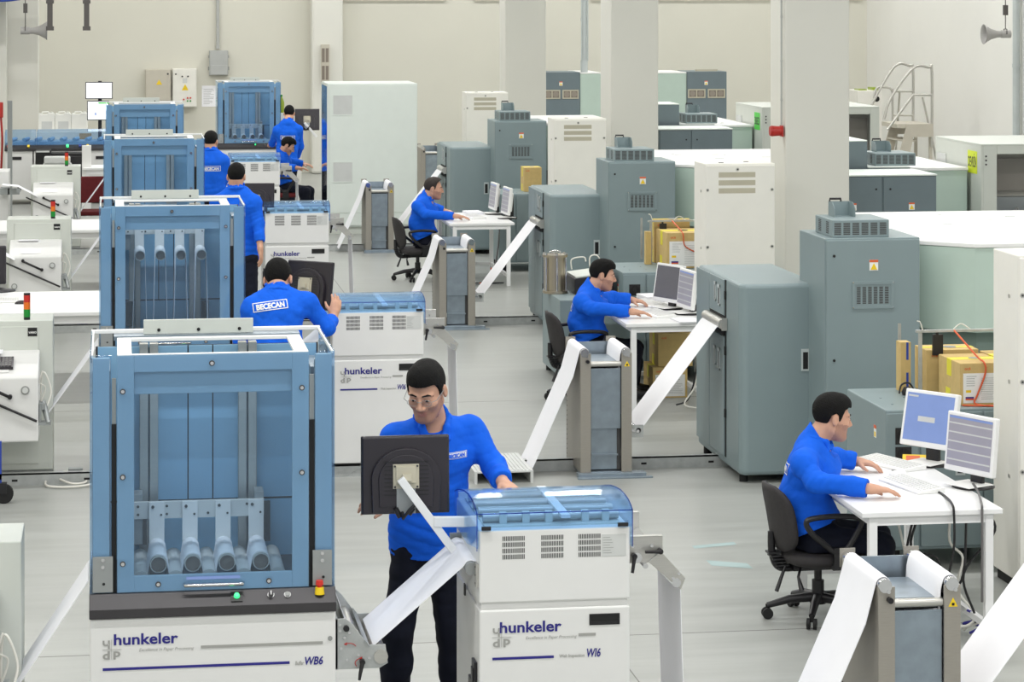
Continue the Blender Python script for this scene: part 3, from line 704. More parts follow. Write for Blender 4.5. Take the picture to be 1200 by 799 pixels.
for k in range(4):
    Yb, Ys = YB[k], YS[k]
    ya, yb = Yb + 0.10, Yb + 0.58
    xw = XB + W_B
    if where_a[k]:
        pa = [(xw + 0.170, 0.678), (XI - 0.058, 1.004)] + arcpts(XI - 0.024, 1.000, 0.030, 140, 60, 5) + [(XI + 0.02, 1.02)]
        web('paper_web', where_a[k], [webline(pa, ya, yb)])
    if k == 0: web('paper_web', 'short paper web between the black control strip and the outfeed bracket', [webline([(xw - 0.005, 0.95), (xw + 0.012, 0.90), (xw + 0.050, 0.79), (xw + 0.065, 0.735)], ya + 0.05, yb)])
    # out of the inspection unit, down to the floor
    xo = XI + 0.655
    pb = [(xo - 0.0, 1.07), (xo + 0.06, 1.045), (xo + 0.20, 0.955)] + arcpts(xo + 0.225, 0.905, 0.023, 100, 0, 5) + [(xo + 0.255, 0.62), (xo + 0.265, 0.36), (xo + 0.28, 0.12), (xo + 0.31, 0.05)]
    web('paper_web', where_b[k], [webline(pb, ya + 0.02, yb + 0.03)])
    # from the floor up to the stand, over the left roller and down
    yc, yd = Ys + 0.03, Ys + 0.53
    pc = [(2.945, 0.05), (2.985, 0.13), (XS - 0.050, 0.72), (XS - 0.006, 0.885)] + arcpts(XS + 0.030, 0.890, 0.0335, 165, 15, 7) + [(XS + 0.068, 0.83), (XS + 0.075, 0.60)]
    web('paper_web', where_c[k], [webline(pc, yc, yd)])
    pe = [(XS + 0.275, 0.60), (XS + 0.290, 0.86)] + arcpts(XS + 0.332, 0.890, 0.0335, 165, 10, 7) + [(XS + 0.358, 0.60), (XS + 0.36, 0.40), (XS + 0.405, 0.305)]
    web('paper_web', where_e[k], [webline(pe, yc, yd)])
    pd = [(XS + 0.41, 0.31), (XS + 0.44, 0.318), (4.30, 1.045), (4.36, 1.10)] if k else [(XS + 0.41, 0.31), (XS + 0.44, 0.318), (4.30, 1.045), (4.6, 1.32)]
    web('paper_web', where_d[k], [webline(pd, yc + 0.02, yd + (0.02 if k else 0))])
    if k < 4:
        pf = [(-0.46, 0.60), (-0.40, 0.63), (XB - 0.012, 1.16)] if k else [(-0.62, 0.30), (XB - 0.01, 1.05)]
        pf = [(-0.47, 0.46), (XB - 0.008, 0.965)] if k else [(-0.50, 0.40), (XB - 0.008, 0.99)]
        web('paper_web', where_f[k], [webline(pf, Yb + 0.12, Yb + 0.52)])
for k, lb in ((2, 'short paper web cut by the left edge, running into the second white feeder unit'), (3, 'short paper web running from a grey bracket into the smallest feeder unit')):
    pg = [(-1.42, 0.93), (-1.22, 0.91), (-0.97, 0.775)]
    web('paper_web', lb, [webline(pg, YB[k] - 0.40, YB[k] - 0.12)])
t = thing('unwinder_cabinet', 'white cabinet at the left edge with a grey bracket handing paper to the smallest feeder', 'machine', (-2.05, YB[3] + 0.0, 0))
m = MB(); m.box(0, 0.70, 0, 0.6, 0.05, 1.08); m.build('body', ['machine_white'], t, 0.006)
m = MB(); m.box(0.70, 0.85, -0.30, -0.27, 0.80, 0.88); m.box(0.60, 0.72, -0.30, 0.0, 0.80, 0.88); m.cyl((0.84, -0.42, 0.86), (0.84, -0.10, 0.86), 0.03, n=14); m.build('bracket', ['rack_grey'], t)
# floor rails and ribbed web covers of each line
for k, lb in enumerate(['steel floor rail under the nearest machine line', 'steel floor rail crossing to the large grey printer cabinet', 'steel floor rail reaching the printer cabinet with the steel canister', 'steel floor rail of the line before the pale cabinet']):
    m = MB(); Y = YS[k] + 0.30
    m.box(-1.9, 5.0, Y, Y + 0.012, 0, 0.085); m.box(-1.9, 5.0, Y, Y + 0.06, 0.075, 0.085); m.box(-1.9, 5.0, Y + 0.1, Y + 0.112, 0, 0.03)
    for i in range(14): m.box(-1.7 + i * 0.5, -1.66 + i * 0.5, Y - 0.002, Y, 0.03, 0.045, 1)
    solo(m, 'floor_rail', ['galvanised', 'black_matte'], lb, 'rail', group='steel floor rails')
for k, lb in ((0, 'ribbed metal web cover on the floor before the nearest stand'), (1, 'ribbed metal web cover on the floor behind the arm of the man with glasses'), (2, 'ribbed metal web cover with yellow black tape end before the third inspection cabinet')):
    m = MB(); Y = YS[k] - 0.18
    m.box(2.52, 2.94, Y + 0.06, Y + 0.78, 0.075, 0.086, 0)
    for xx in (2.52, 2.92):
        m.box(xx, xx + 0.02, Y + 0.06, Y + 0.46, 0, 0.075, 0); m.box(xx, xx + 0.02, Y + 0.62, Y + 0.78, 0, 0.075, 0)
    for i in range(15): m.box(2.545 + i * 0.026, 2.558 + i * 0.026, Y + 0.08, Y + 0.76, 0.086, 0.091, 0)
    if k == 2:
        for i in range(6): m.box(2.52 + i * 0.06, 2.58 + i * 0.06, Y + 0.055, Y + 0.06, 0.02, 0.086, 1 + i % 2)
    # keep the opening where the web dives under: the cover sits between the two bends
    solo(m, 'web_cover', ['label_grey', 'warn_yellow', 'print_black'], lb, 'cover', group='ribbed web covers')

# ================================================================ white feeder units on the left with signal towers
def feeder_unit(x0, Y, label, full=True, kb=False):
    t = thing('feeder_unit', label, 'machine', (x0, Y, 0), 0, 'white feeder units')
    w = 0.645
    m = MB(); m.box(0, w, 0.0, 0.40, 0.075, 1.135); fr = m.build('frame', ['grey_white'], t, 0.006)
    m = MB(); m.box(0.075, 0.545, -0.006, 0.0, 0.12, 1.095); m.build('front_panel', ['grey_white'], fr, 0.003)
    m = MB(); m.box(0.470, 0.535, -0.009, -0.006, 1.025, 1.085, 0); m.text('VARIO', (0.475, -0.0095, 1.045), XR, XU, 0.014, 1, 0.03, width=0.055); m.build('badge', ['print_black', 'white_paint'], fr)
    m = MB(); m.box(0, w, 0.02, 0.38, 0, 0.08); m.build('foot', ['galvanised'], t)
    m = MB(); poly = [(-0.42, 0.345), (-0.42, 0.79), (-0.40, 0.805), (-0.10, 0.92), (-0.006, 0.93), (-0.006, 0.345)]
    m.prism(poly, 'x', 0.035, 0.555); hs = m.build('housing', ['machine_white'], t, 0.01)
    m = MB()
    for xs, zs in ((0.465, 0.705), (0.09, 0.50)):
        m.cyl((xs, -0.42, zs), (xs, -0.432, zs), 0.030, n=18, mi=0); m.cyl((xs, -0.432, zs), (xs, -0.445, zs), 0.020, n=16, mi=1)
    m.build('dial', ['print_grey', 'label_grey'], hs)
    m = MB(); m.tube([(0.175, -0.42, 0.755), (0.178, -0.46, 0.752), (0.36, -0.46, 0.665), (0.362, -0.42, 0.662)], 0.011, 8); m.cyl((0.175, -0.42, 0.757), (0.175, -0.465, 0.757), 0.016, n=10); m.cyl((0.362, -0.42, 0.664), (0.362, -0.465, 0.664), 0.016, n=10)
    m.build('handle', ['black_plastic'], hs)
    m = MB(); m.tube([(-0.05, -0.44, 0.765), (0.545, -0.44, 0.49)], 0.009, 8); m.build('guide_bar', ['black_plastic'], hs)
    m = MB(); m.box(0.12, 0.32, -0.13, -0.02, 0.925, 0.932) if not kb else m.box(0.0, 0.30, -0.22, -0.02, 0.935, 0.937); m.build('note_sheet', ['paper'], hs)
    m = MB(); m.obox((0.25, -0.32, 0.84), (0.20, 0.10, 0.002), Matrix.Rotation(math.atan2(0.115, 0.30), 3, 'X')); m.build('paper_label', ['white_paint'], hs)
    tw = MB(); xc, yc, z = 0.462, 0.06, 1.135
    tw.cyl((xc, yc, z), (xc, yc, z + 0.02), 0.023, n=16, mi=0); tw.cyl((xc, yc, z + 0.02), (xc, yc, z + 0.075), 0.0235, n=16, mi=1)
    tw.cyl((xc, yc, z + 0.075), (xc, yc, z + 0.125), 0.0235, n=16, mi=2); tw.cyl((xc, yc, z + 0.125), (xc, yc, z + 0.175), 0.0235, n=16, mi=3); tw.cyl((xc, yc, z + 0.175), (xc, yc, z + 0.19), 0.023, n=16, mi=0)
    tw.build('signal_tower', ['black_plastic', 'tower_green', 'tower_orange', 'tower_red'], t)
    m = MB(); m.tube([(0.585, -0.30, 0.60), (0.60, -0.34, 0.55), (0.625, -0.40, 0.47)], [0.02, 0.022, 0.016]); m.cyl((0.565, -0.38, 0.48), (0.565, -0.38, 0.60), 0.010, n=8); m.box(0.555, 0.64, -0.40, -0.30, 0.455, 0.475); m.box(0.556, 0.60, -0.38, -0.2, 0.56, 0.60); m.build('web_guide', ['rack_grey'], t)
    m = MB(); m.tube(smooth_path([(0.568, -0.25, 0.60), (0.575, -0.28, 0.78), (0.60, -0.30, 0.80), (0.64, -0.30, 0.68), (0.615, -0.33, 0.58)]), 0.006, 6); m.tube(smooth_path([(0.572, -0.27, 0.60), (0.60, -0.28, 0.70), (0.56, -0.30, 0.74), (0.58, -0.31, 0.82)]), 0.005, 6)
    m.build('cable', ['cable_white'], t)
    return t
XV = -1.065
feeder_unit(XV, YB[1] + 0.22, 'white feeder unit with signal tower and dark keyboard, cut by the left edge', kb=True)
feeder_unit(XV, YB[2] + 0.15, 'white feeder unit with black handle and signal tower, second up the left side')
feeder_unit(XV, YB[3] + 0.10, 'smallest white feeder unit with signal tower, standing before the long blue covered machine')
feeder_unit(XV + 0.035, YB[0] + 0.28, 'white feeder unit at the bottom left corner, only its top and right side in view')
kb = MB(); kb.box(0, 0.36, 0, 0.15, 0, 0.02, 0)
for r in range(5):
    for c in range(14): kb.box(0.012 + c * 0.0243, 0.030 + c * 0.0243, 0.014 + r * 0.026, 0.033 + r * 0.026, 0.02, 0.026, 1)
k0 = solo(kb, 'keyboard', ['monitor_black', 'cable_grey'], 'dark keyboard lying on the white feeder unit cut by the left edge', 'keyboard', (XV + 0.02, YB[1] + 0.02, 0.905), group=None)
k0.rotation_euler = (math.atan2(0.115, 0.30), 0, 0); k0.location = (XV + 0.02, YB[1] + 0.22 - 0.33, 0.838)
# coiled white cable on the floor
m = MB(); c = atz(72, 565, 0.01)
pts = [(-0.10, 0.12, 0.05), (-0.02, -0.02, 0.04), (0.08, -0.12, 0.02), (0.17, -0.06, 0.02), (0.15, 0.12, 0.04), (0.02, 0.14, 0.06), (-0.10, 0.0, 0.03), (-0.08, -0.17, 0.015), (0.12, -0.2, 0.015), (0.30, -0.05, 0.02), (0.36, 0.05, 0.03)]
m.tube(smooth_path([Vector(p) * 1.0 for p in pts], 8), 0.008, 8)
solo(m, 'coiled_cable', ['cable_white'], 'coiled white cable on the floor left of the nearest blue cabinet', 'cable', (c.x, c.y, 0))
m = MB(); p = atz(80, 566, 0); m.box(0, 0.10, 0, 0.06, 0, 0.10)
for i in range(3): m.cyl((0.02 + 0.03 * i, -0.001, 0.05), (0.02 + 0.03 * i, 0, 0.05), 0.009, n=10, mi=1)
solo(m, 'socket_box', ['rack_grey', 'black_matte'], 'small grey socket box by the coiled white cable', 'socket', (p.x, p.y + 0.02, 0), bevel=0.003)
# castor trolley corner at left edge: blue bar and black castor
t = thing('trolley', 'blue framed trolley corner with black castor at the left edge', 'trolley', (-0.86, 18.25, 0))
m = MB(); m.box(-0.5, 0.115, 0, 0.03, 0.16, 0.20); m.box(0.09, 0.115, 0, 0.03, 0.13, 0.42); m.box(-0.5, -0.47, 0, 0.03, 0.13, 0.42); m.build('frame', ['cable_blue'], t)
for xx in (0.10, -0.45):
    m = MB(); m.cyl((xx + 0.03, -0.015, 0.065), (xx + 0.03, 0.03, 0.065), 0.065, n=20, mi=0); m.box(xx - 0.01, xx + 0.05, -0.02, 0.035, 0.07, 0.14, 1); m.build('castor', ['black_matte', 'black_plastic'], t)
# cables and sensor at lower left corner
t = thing('sensor_bracket', 'grey sensor bracket with looped white and blue cables at the bottom left corner', 'sensor', (-0.52, 10.95, 0.60))
m = MB(); m.box(-0.08, 0.02, 0, 0.06, -0.05, 0.10); m.tube([(0.0, 0.0, 0.0), (0.03, -0.02, 0.08)], 0.018); m.build('bracket', ['rack_grey'], t)
m = MB(); m.tube(smooth_path([(-0.08, 0, 0.30), (0.0, -0.02, 0.26), (0.05, -0.02, 0.12), (0.02, 0, 0.0), (-0.05, 0, 0.06), (-0.02, 0, 0.20), (0.04, -0.01, 0.16)]), 0.007, 6); m.build('cable', ['cable_white'], t)
m = MB(); m.tube([(-0.05, -0.02, 0.05), (-0.03, -0.02, 0.12)], 0.012); m.tube([(0.03, -0.02, 0.06), (0.055, -0.02, 0.14)], 0.013); m.build('plug', ['cable_blue'], t)
m = MB(); m.box(-0.06, -0.04, 0, 0.02, -0.60, -0.04); m.build('post', ['rack_grey'], t)
# ================================================================ printer engines: grey slot cabinet, tall fan cabinet, low cabinet with cartons, cream cabinet, pale green body
XE = 4.36
def pull(mb, x, y, z, axis, mi_f=0, mi_d=1, w=0.075, h=0.15):
    if axis == 'y':
        mb.frame(x - w / 2, x + w / 2, z - h / 2, z + h / 2, 0.012, y - 0.006, y, mi_f, wt=0.022); mb.box(x - w / 2 + 0.012, x + w / 2 - 0.012, y - 0.002, y + 0.001, z - h / 2 + 0.012, z + h / 2 - 0.022, mi_d)
    else:
        mb.box(x - 0.006, x, y - w / 2, y - w / 2 + 0.012, z - h / 2, z + h / 2, mi_f); mb.box(x - 0.006, x, y + w / 2 - 0.012, y + w / 2, z - h / 2, z + h / 2, mi_f)
        mb.box(x - 0.006, x, y - w / 2, y + w / 2, z - h / 2, z - h / 2 + 0.012, mi_f); mb.box(x - 0.008, x, y - w / 2, y + w / 2, z + h / 2 - 0.022, z + h / 2, mi_f)
        mb.box(x - 0.002, x + 0.001, y - w / 2 + 0.012, y + w / 2 - 0.012, z - h / 2 + 0.012, z + h / 2 - 0.022, mi_d)
def slot_cabinet(Y, label, y_pull=0.89):
    t = thing('printer_cabinet', label, 'printer', (XE, Y, 0), 0, 'grey printer cabinets with a web slot')
    w, dp, z0, h = 0.60, 1.36, 0.055, 1.405
    m = MB()
    # body: chamfered front corner and softened top edge
    plan = [(0.0, 0.46), (0.045, 0.0), (w, 0.0), (w, dp), (0.0, dp)]
    m.prism([(0.012, 0.42), (0.012, 0.05), (0.045, 0.0), (w - 0.03, 0.0), (w, 0.03), (w, dp), (0.012, dp)], 'z', z0, h)
    m.build('body', ['printer_grey'], t, 0.028, 3)
    m = MB(); m.box(0.0, 0.012, 0.46, 0.92, z0 + 0.06, 0.98); m.build('side_door', ['printer_grey'], t, 0.004).location = (0, 0, 0)
    m = MB(); m.box(0.0, 0.012, 0.93, 1.355, z0 + 0.06, 1.39); m.build('tail_panel', ['printer_grey'], t, 0.004)
    d = MB(); d.box(0.0, 0.012, 0.46, 0.92, 1.13, 1.39); dr = d.build('hatch', ['printer_grey'], t, 0.004)
    m = MB(); pull(m, 0.0, 0.60, 1.265, 'x', w=0.07, h=0.15); pull(m, 0.0, 0.72, 1.28, 'x', w=0.05, h=0.14); m.build('door_pull', ['pipe_grey', 'black_matte'], dr)
    m = MB(); pull(m, 0.0, 0.60, 0.80, 'x', w=0.06, h=0.16); pull(m, 0.0, 0.74, 0.81, 'x', w=0.05, h=0.14); m.build('side_pull', ['pipe_grey', 'black_matte'], t)
    m = MB(); m.box(0.008, 0.0125, 0.425, 0.455, z0 + 0.06, 1.39, 0); 
    for zz in (0.4, 0.85, 1.25): m.box(0.0, 0.012, 0.42, 0.45, zz, zz + 0.06, 0)
    m.build('door_gap', ['black_matte'], t)
    m = MB(); pull(m, w - 0.115, 0.0, 0.865, 'y', w=0.062, h=0.155); m.build('front_pull', ['pipe_grey', 'black_matte'], t)
    m = MB(); m.box(0.002, 0.02, 0.46, 0.92, 0.985, 1.125, 0); m.cyl((-0.015, 0.40, 1.075), (-0.015, 0.96, 1.075), 0.038, n=18, mi=1); m.box(-0.03, 0.01, 0.39, 0.40, 1.03, 1.12, 1); m.build('web_slot', ['black_matte', 'aluminium'], t)
    m = MB()
    for xx in (0.06, w - 0.08):
        for yy in (0.10, dp - 0.12): m.cyl((xx, yy, 0), (xx, yy, 0.06), 0.03, n=12)
    m.build('foot', ['black_matte'], t)
    return t
YE = [18.19, 26.35, 34.35]
slot_cabinet(YE[0], 'largest grey printer cabinet, the wide paper web entering its left side')
slot_cabinet(YE[1], 'grey printer cabinet behind the steel canister and the man at the two screens')
slot_cabinet(YE[2], 'small grey printer cabinet behind the balding seated man')
def fan_cabinet(x0, Y, label, w=0.68, dp=0.68, h=1.762, fan=True, door=True, group='tall grey fan cabinets'):
    t = thing('fan_cabinet', label, 'cabinet', (x0, Y, 0), 0, group)
    m = MB(); m.box(0, w, 0, dp, 0.05, h); m.build('body', ['printer_grey'], t, 0.006)
    m = MB(); m.box(0.02, w - 0.02, 0.02, dp - 0.02, 0, 0.055); m.build('plinth', ['black_matte'], t)
    if door:
        m = MB(); m.box(0.008, w - 0.006, -0.016, 0, 0.08, h - 0.012); d = m.build('door', ['printer_grey'], t, 0.004)
        m = MB(); vx0, vx1, vz0, vz1 = 0.19, 0.49, 1.385, 1.575
        m.frame(vx0, vx1, vz0, vz1, 0.022, -0.022, -0.016, 0); m.box(vx0 + 0.022, vx1 - 0.022, -0.018, -0.016, vz0 + 0.022, vz1 - 0.022, 0)
        for c in range(6):
            for r in range(10): m.box(vx0 + 0.034 + c * 0.040, vx0 + 0.060 + c * 0.040, -0.0195, -0.018, vz0 + 0.035 + r * 0.012, vz0 + 0.042 + r * 0.012, 1)
        for xx in (vx0 + 0.008, vx1 - 0.008):
            for zz in (vz0 + 0.008, vz1 - 0.008): m.cyl((xx, -0.022, zz), (xx, -0.024, zz), 0.004, n=8, mi=2)
        zoff = -0.11
        m.v = [(p[0], p[1], p[2] + zoff) for p in m.v]
        m.build('vent', ['printer_grey', 'slot_dark', 'chrome'], d)
        m = MB(); warn_sticker(m, 0.345, -0.016, 1.575, 0.062, mi=(0, 1, 2)); m.build('warning_label', ['white_paint', 'warn_orange', 'warn_yellow'], d)
        m = MB()
        for zz in (h - 0.12, 0.92): m.cyl((0.062, -0.016, zz), (0.062, -0.02, zz), 0.010, n=12)
        m.build('door_lock', ['black_plastic'], d)
    if fan: fan_box(t, 0.07, 0.05, h, w)
    return t
def fan_box(t, x, y, z, w):
    m = MB(); fw, fd, fh = 0.405, 0.46, 0.122
    m.box(x, x + fw, y, y + fd, z, z + fh); f = m.build('fan_housing', ['printer_grey'], t, 0.005)
    m = MB()
    for c in range(6):
        for r in range(8): m.box(x + 0.012 + c * 0.065, x + 0.060 + c * 0.065, y - 0.001, y + 0.001, z + 0.020 + r * 0.0108, z + 0.0265 + r * 0.0108)
    for c in range(2):
        for r in range(8): m.box(x - 0.001, x + 0.001, y + 0.10 + c * 0.2, y + 0.17 + c * 0.2, z + 0.020 + r * 0.0108, z + 0.0265 + r * 0.0108)
    m.build('fan_grille', ['slot_dark'], f)
    m = MB(); bx, by = x + 0.075, y + 0.22
    m.box(bx, bx + 0.15, by + 0.16, by + 0.165, z + fh, z + fh + 0.10)
    for xx in (bx, bx + 0.147): m.prism([(by, z + fh), (by + 0.165, z + fh), (by + 0.165, z + fh + 0.10), (by + 0.06, z + fh + 0.10), (by, z + fh + 0.06)], 'x', xx, xx + 0.004)
    b = m.build('top_bracket', ['printer_grey'], t)
    m = MB(); m.tube([(bx + 0.01, by + 0.163, z + fh + 0.10), (bx + 0.01, by + 0.163, z + fh + 0.118), (bx + 0.09, by + 0.163, z + fh + 0.118), (bx + 0.09, by + 0.163, z + fh + 0.10)], 0.008, 8); m.build('top_grip', ['black_plastic'], b)
fan_cabinet(4.868, 17.76, 'largest tall grey cabinet with fan box on top, behind the man at the blue screen')
fan_cabinet(4.875, 25.87, 'tall grey fan cabinet directly behind the cartons beside the cream cabinet')
fan_cabinet(4.90, 33.95, 'smallest tall grey fan cabinet, left of the short cream cabinet')
def low_cabinet(x0, Y, label, w=1.55):
    t = thing('low_cabinet', label, 'cabinet', (x0, Y, 0), 0, 'low grey engine cabinets')
    dp, h = 0.86, 0.955
    m = MB(); m.box(0, w, 0, dp, 0.11, h); m.build('body', ['printer_grey'], t, 0.008)
    m = MB(); m.box(0, 0.20, -0.012, 0, 0.13, h - 0.02); p1 = m.build('fan_panel', ['printer_grey'], t, 0.003)
    m = MB()
    for zc in (0.80, 0.685):
        m.box(0.055, 0.155, -0.016, -0.012, zc - 0.05, zc + 0.05, 0); m.cyl((0.105, -0.016, zc), (0.105, -0.018, zc), 0.042, n=20, mi=1); m.cyl((0.105, -0.018, zc), (0.105, -0.020, zc), 0.017, n=14, mi=0)
        m.box(0.104, 0.106, -0.0195, -0.018, zc - 0.042, zc + 0.042, 0)
    m.build('cooling_fan', ['black_plastic', 'black_matte'], p1)
    m = MB(); m.box(0.215, 0.60, -0.012, 0, 0.13, h - 0.02); m.box(0.61, w, -0.012, 0, 0.13, h - 0.02); d = m.build('front_door', ['printer_grey'], t, 0.003)
    m = MB(); pull(m, 0.46, -0.012, 0.62, 'y', w=0.06, h=0.13); m.build('front_pull', ['pipe_grey', 'black_matte'], d)
    m = MB(); m.box(-0.002, 0.0, 0.20, 0.25, 0.755, 0.83, 0); m.box(-0.003, -0.001, 0.20, 0.25, 0.81, 0.83, 1); m.box(-0.003, -0.001, 0.21, 0.24, 0.76, 0.79, 2); m.build('side_label', ['white_paint', 'warn_orange', 'warn_yellow'], t)
    m = MB()
    for xx in (0.10, 0.25, 0.40):
        for yy in (0.2, 0.45): m.cyl((xx, yy, h), (xx, yy, h + 0.003), 0.008, n=8)
    m.build('top_screw', ['chrome'], t)
    m = MB()
    for xx in (0.08, 0.75, w - 0.08):
        for yy in (0.10, dp - 0.1): m.cyl((xx, yy, 0), (xx, yy, 0.115), 0.035, n=12)
    m.build('foot', ['black_matte'], t)
    return t
YL = [15.40, 23.18, 31.3]
low_cabinet(4.60, YL[0], 'low grey cabinet with two black fans behind the screens of the nearest desk')
low_cabinet(4.50, YL[1], 'low grey cabinet with two black fans behind the second desk')
low_cabinet(4.70, 32.2, 'low grey cabinet with two black sockets at the end of the balding man\'s desk', 0.9)
def cream_cabinet(x0, Y, label, w=0.63):
    t = thing('cream_cabinet', label, 'cabinet', (x0, Y, 0), 0, 'cream side cabinets')
    dp, h = 0.44, 1.95
    m = MB(); m.box(0, w, 0, dp, 0.06, h); m.build('body', ['cream'], t, 0.008)
    m = MB(); m.box(0.02, w - 0.02, 0.02, dp - 0.02, 0, 0.065); m.build('plinth', ['black_matte'], t)
    m = MB(); m.box(0.006, w - 0.006, -0.012, 0, 0.08, h - 0.015); d = m.build('door', ['cream'], t, 0.005)
    m = MB()
    for i in range(3): m.box(0.12, 0.45, -0.0135, -0.012, 1.69 + i * 0.070 - 0.0, 1.735 + i * 0.070)
    m.build('door_vent', ['vent_tan'], d)
    m = MB()
    for x_, z_ in ((0.02, 1.72), (0.02, 1.22), (0.02, 0.7), (w - 0.03, 1.72), (w - 0.03, 1.22), (0.29, 1.90)):
        m.cyl((x_, -0.012, z_), (x_, -0.018, z_), 0.014, n=14, mi=0); m.cyl((x_, -0.018, z_), (x_, -0.02, z_), 0.007, n=8, mi=1)
    for z_ in (1.70, 1.2, 0.65): m.cyl((0, 0.15, z_), (-0.006, 0.15, z_), 0.012, n=12, mi=0)
    m.build('door_knob', ['aluminium', 'slot_dark'], d)
    m = MB(); m.box(0.15, 0.19, 0.1, 0.13, h, h + 0.004); m.box(0.40, 0.44, 0.2, 0.23, h, h + 0.004); m.build('top_catch', ['black_plastic'], t)
    return t
cream_cabinet(5.175, 14.68, 'cream cabinet cut by the right edge, in front of the cartons')
cream_cabinet(5.14, 22.7, 'largest cream cabinet with three vent strips, left of the thick column')
cream_cabinet(5.14, 30.75, 'cream cabinet with three vent strips between two tall grey fan cabinets')
cream_cabinet(5.14, 38.6, 'smallest cream cabinet with grey vent strips, right of the wide pale cabinet')
def green_body(x0, Y, label, w, dp=2.6, z0=1.10, h=1.72, cham=0.32):
    t = thing('engine_body', label, 'machine', (x0, Y, 0), 0, 'pale green engine bodies')
    m = MB(); m.prism([(0, 0.30), (cham, 0), (w, 0), (w, dp), (0, dp)], 'z', z0, h - 0.03); m.build('shell', ['pale_green'], t, 0.01)
    m = MB(); m.prism([(-0.005, 0.295), (cham, -0.008), (w + 0.005, -0.008), (w + 0.005, dp + 0.005), (-0.005, dp + 0.005)], 'z', h - 0.03, h); m.build('lid', ['white_paint'], t, 0.004)  # white slab: overhead glare on the pale green top, put into the colour
    m = MB(); m.prism([(0.05, 0.36), (cham + 0.05, 0.12), (w - 0.05, 0.12), (w - 0.05, dp - 0.05), (0.05, dp - 0.05)], 'z', 0.0, z0); m.build('pedestal', ['shaded_green'], t)  # lower part coloured darker to carry the shade below the shell
    m = MB()
    for i in range(10):
        xx = random.uniform(0.2, w - 0.2); yy = random.uniform(0.3, dp - 0.3); m.box(xx, xx + random.uniform(0.02, 0.10), yy, yy + 0.012, h, h + 0.002)
    m.build('lid_catch', ['rack_grey'], t)
    return t
green_body(5.60, 17.68, 'largest pale green machine body with a top whitened for overhead glare, at the right edge', 2.4)
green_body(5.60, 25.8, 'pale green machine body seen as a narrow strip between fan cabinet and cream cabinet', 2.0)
green_body(7.62, 25.2, 'pale green machine body with a top whitened for overhead glare, right of the thick column', 0.74, 2.3)
green_body(7.55, 33.4, 'distant pale green machine body with a top whitened for overhead glare, before the green tagged enclosure', 0.64, 2.2)
green_body(5.62, 33.9, 'machine body with a top whitened for overhead glare, seen just above the short cream cabinet', 1.0, 2.4)
# cabinets right of the columns
def double_cabinet(x0, Y, label, w):
    t = thing('double_cabinet', label, 'cabinet', (x0, Y, 0), 0, 'grey two door cabinets')
    m = MB(); m.box(0, w, 0, 0.72, 0.05, 1.75, 0); m.box(-0.004, w + 0.004, -0.016, 0.724, 1.75, 1.765, 1); m.build('body', ['printer_grey_dark', 'pale_green_white'], t, 0.004)
    xs = w - 0.52
    for i, (xa, xb) in enumerate(((0.01, xs - 0.008), (xs + 0.008, w - 0.008))):
        d = MB(); d.box(xa, xb, -0.014, 0, 0.08, 1.742); dd = d.build('door', ['printer_grey_dark'], t, 0.003)
        k = MB(); xk = xb - 0.055 if i == 0 else xa + 0.065; k.cyl((xk, -0.014, 1.63), (xk, -0.018, 1.63), 0.010, n=12); k.build('door_lock', ['black_plastic'], dd)
        s = MB(); warn_sticker(s, xa + 0.27 if i else xb - 0.27, -0.014, 1.47, 0.055); s.build('warning_label', ['white_paint', 'warn_orange', 'warn_yellow'], dd)
    return t
double_cabinet(6.60, 23.72, 'dark grey two door cabinet right of the thick column, before the yellow tagged enclosure', 0.97)
double_cabinet(6.62, 31.78, 'dark grey two door cabinet between the two thicker columns', 0.92)
def plain_cabinet(name, x0, Y, w, dp, h, label, top='pale_green_white', body='printer_grey_dark', fan=False):
    t = thing(name, label, 'cabinet', (x0, Y, 0), 0)
    m = MB(); m.box(0, w, 0, dp, 0, h - 0.012, 0); m.box(0, w, -0.004, dp, h - 0.012, h, 1); m.build('body', [body, top], t, 0.005)
    if fan: fan_box(t, 0.1, 0.1, h, w)
    return t
plain_cabinet('upright_cabinet', 6.65, 24.55, 0.50, 0.6, 2.035, 'plain dark grey upright cabinet touching the thick column, above the two door cabinet')
plain_cabinet('upright_cabinet', 6.52, 32.6, 0.53, 0.6, 2.035, 'plain dark grey upright cabinet touching the second column, with a pale top')
plain_cabinet('blower_cabinet', 7.17, 24.6, 0.42, 0.7, 1.775, 'grey cabinet with fan box just right of the thick column', body='printer_grey', fan=True)
plain_cabinet('blower_cabinet', 7.07, 32.65, 0.45, 0.7, 1.775, 'grey cabinet with fan box right of the second column', body='printer_grey', fan=True)
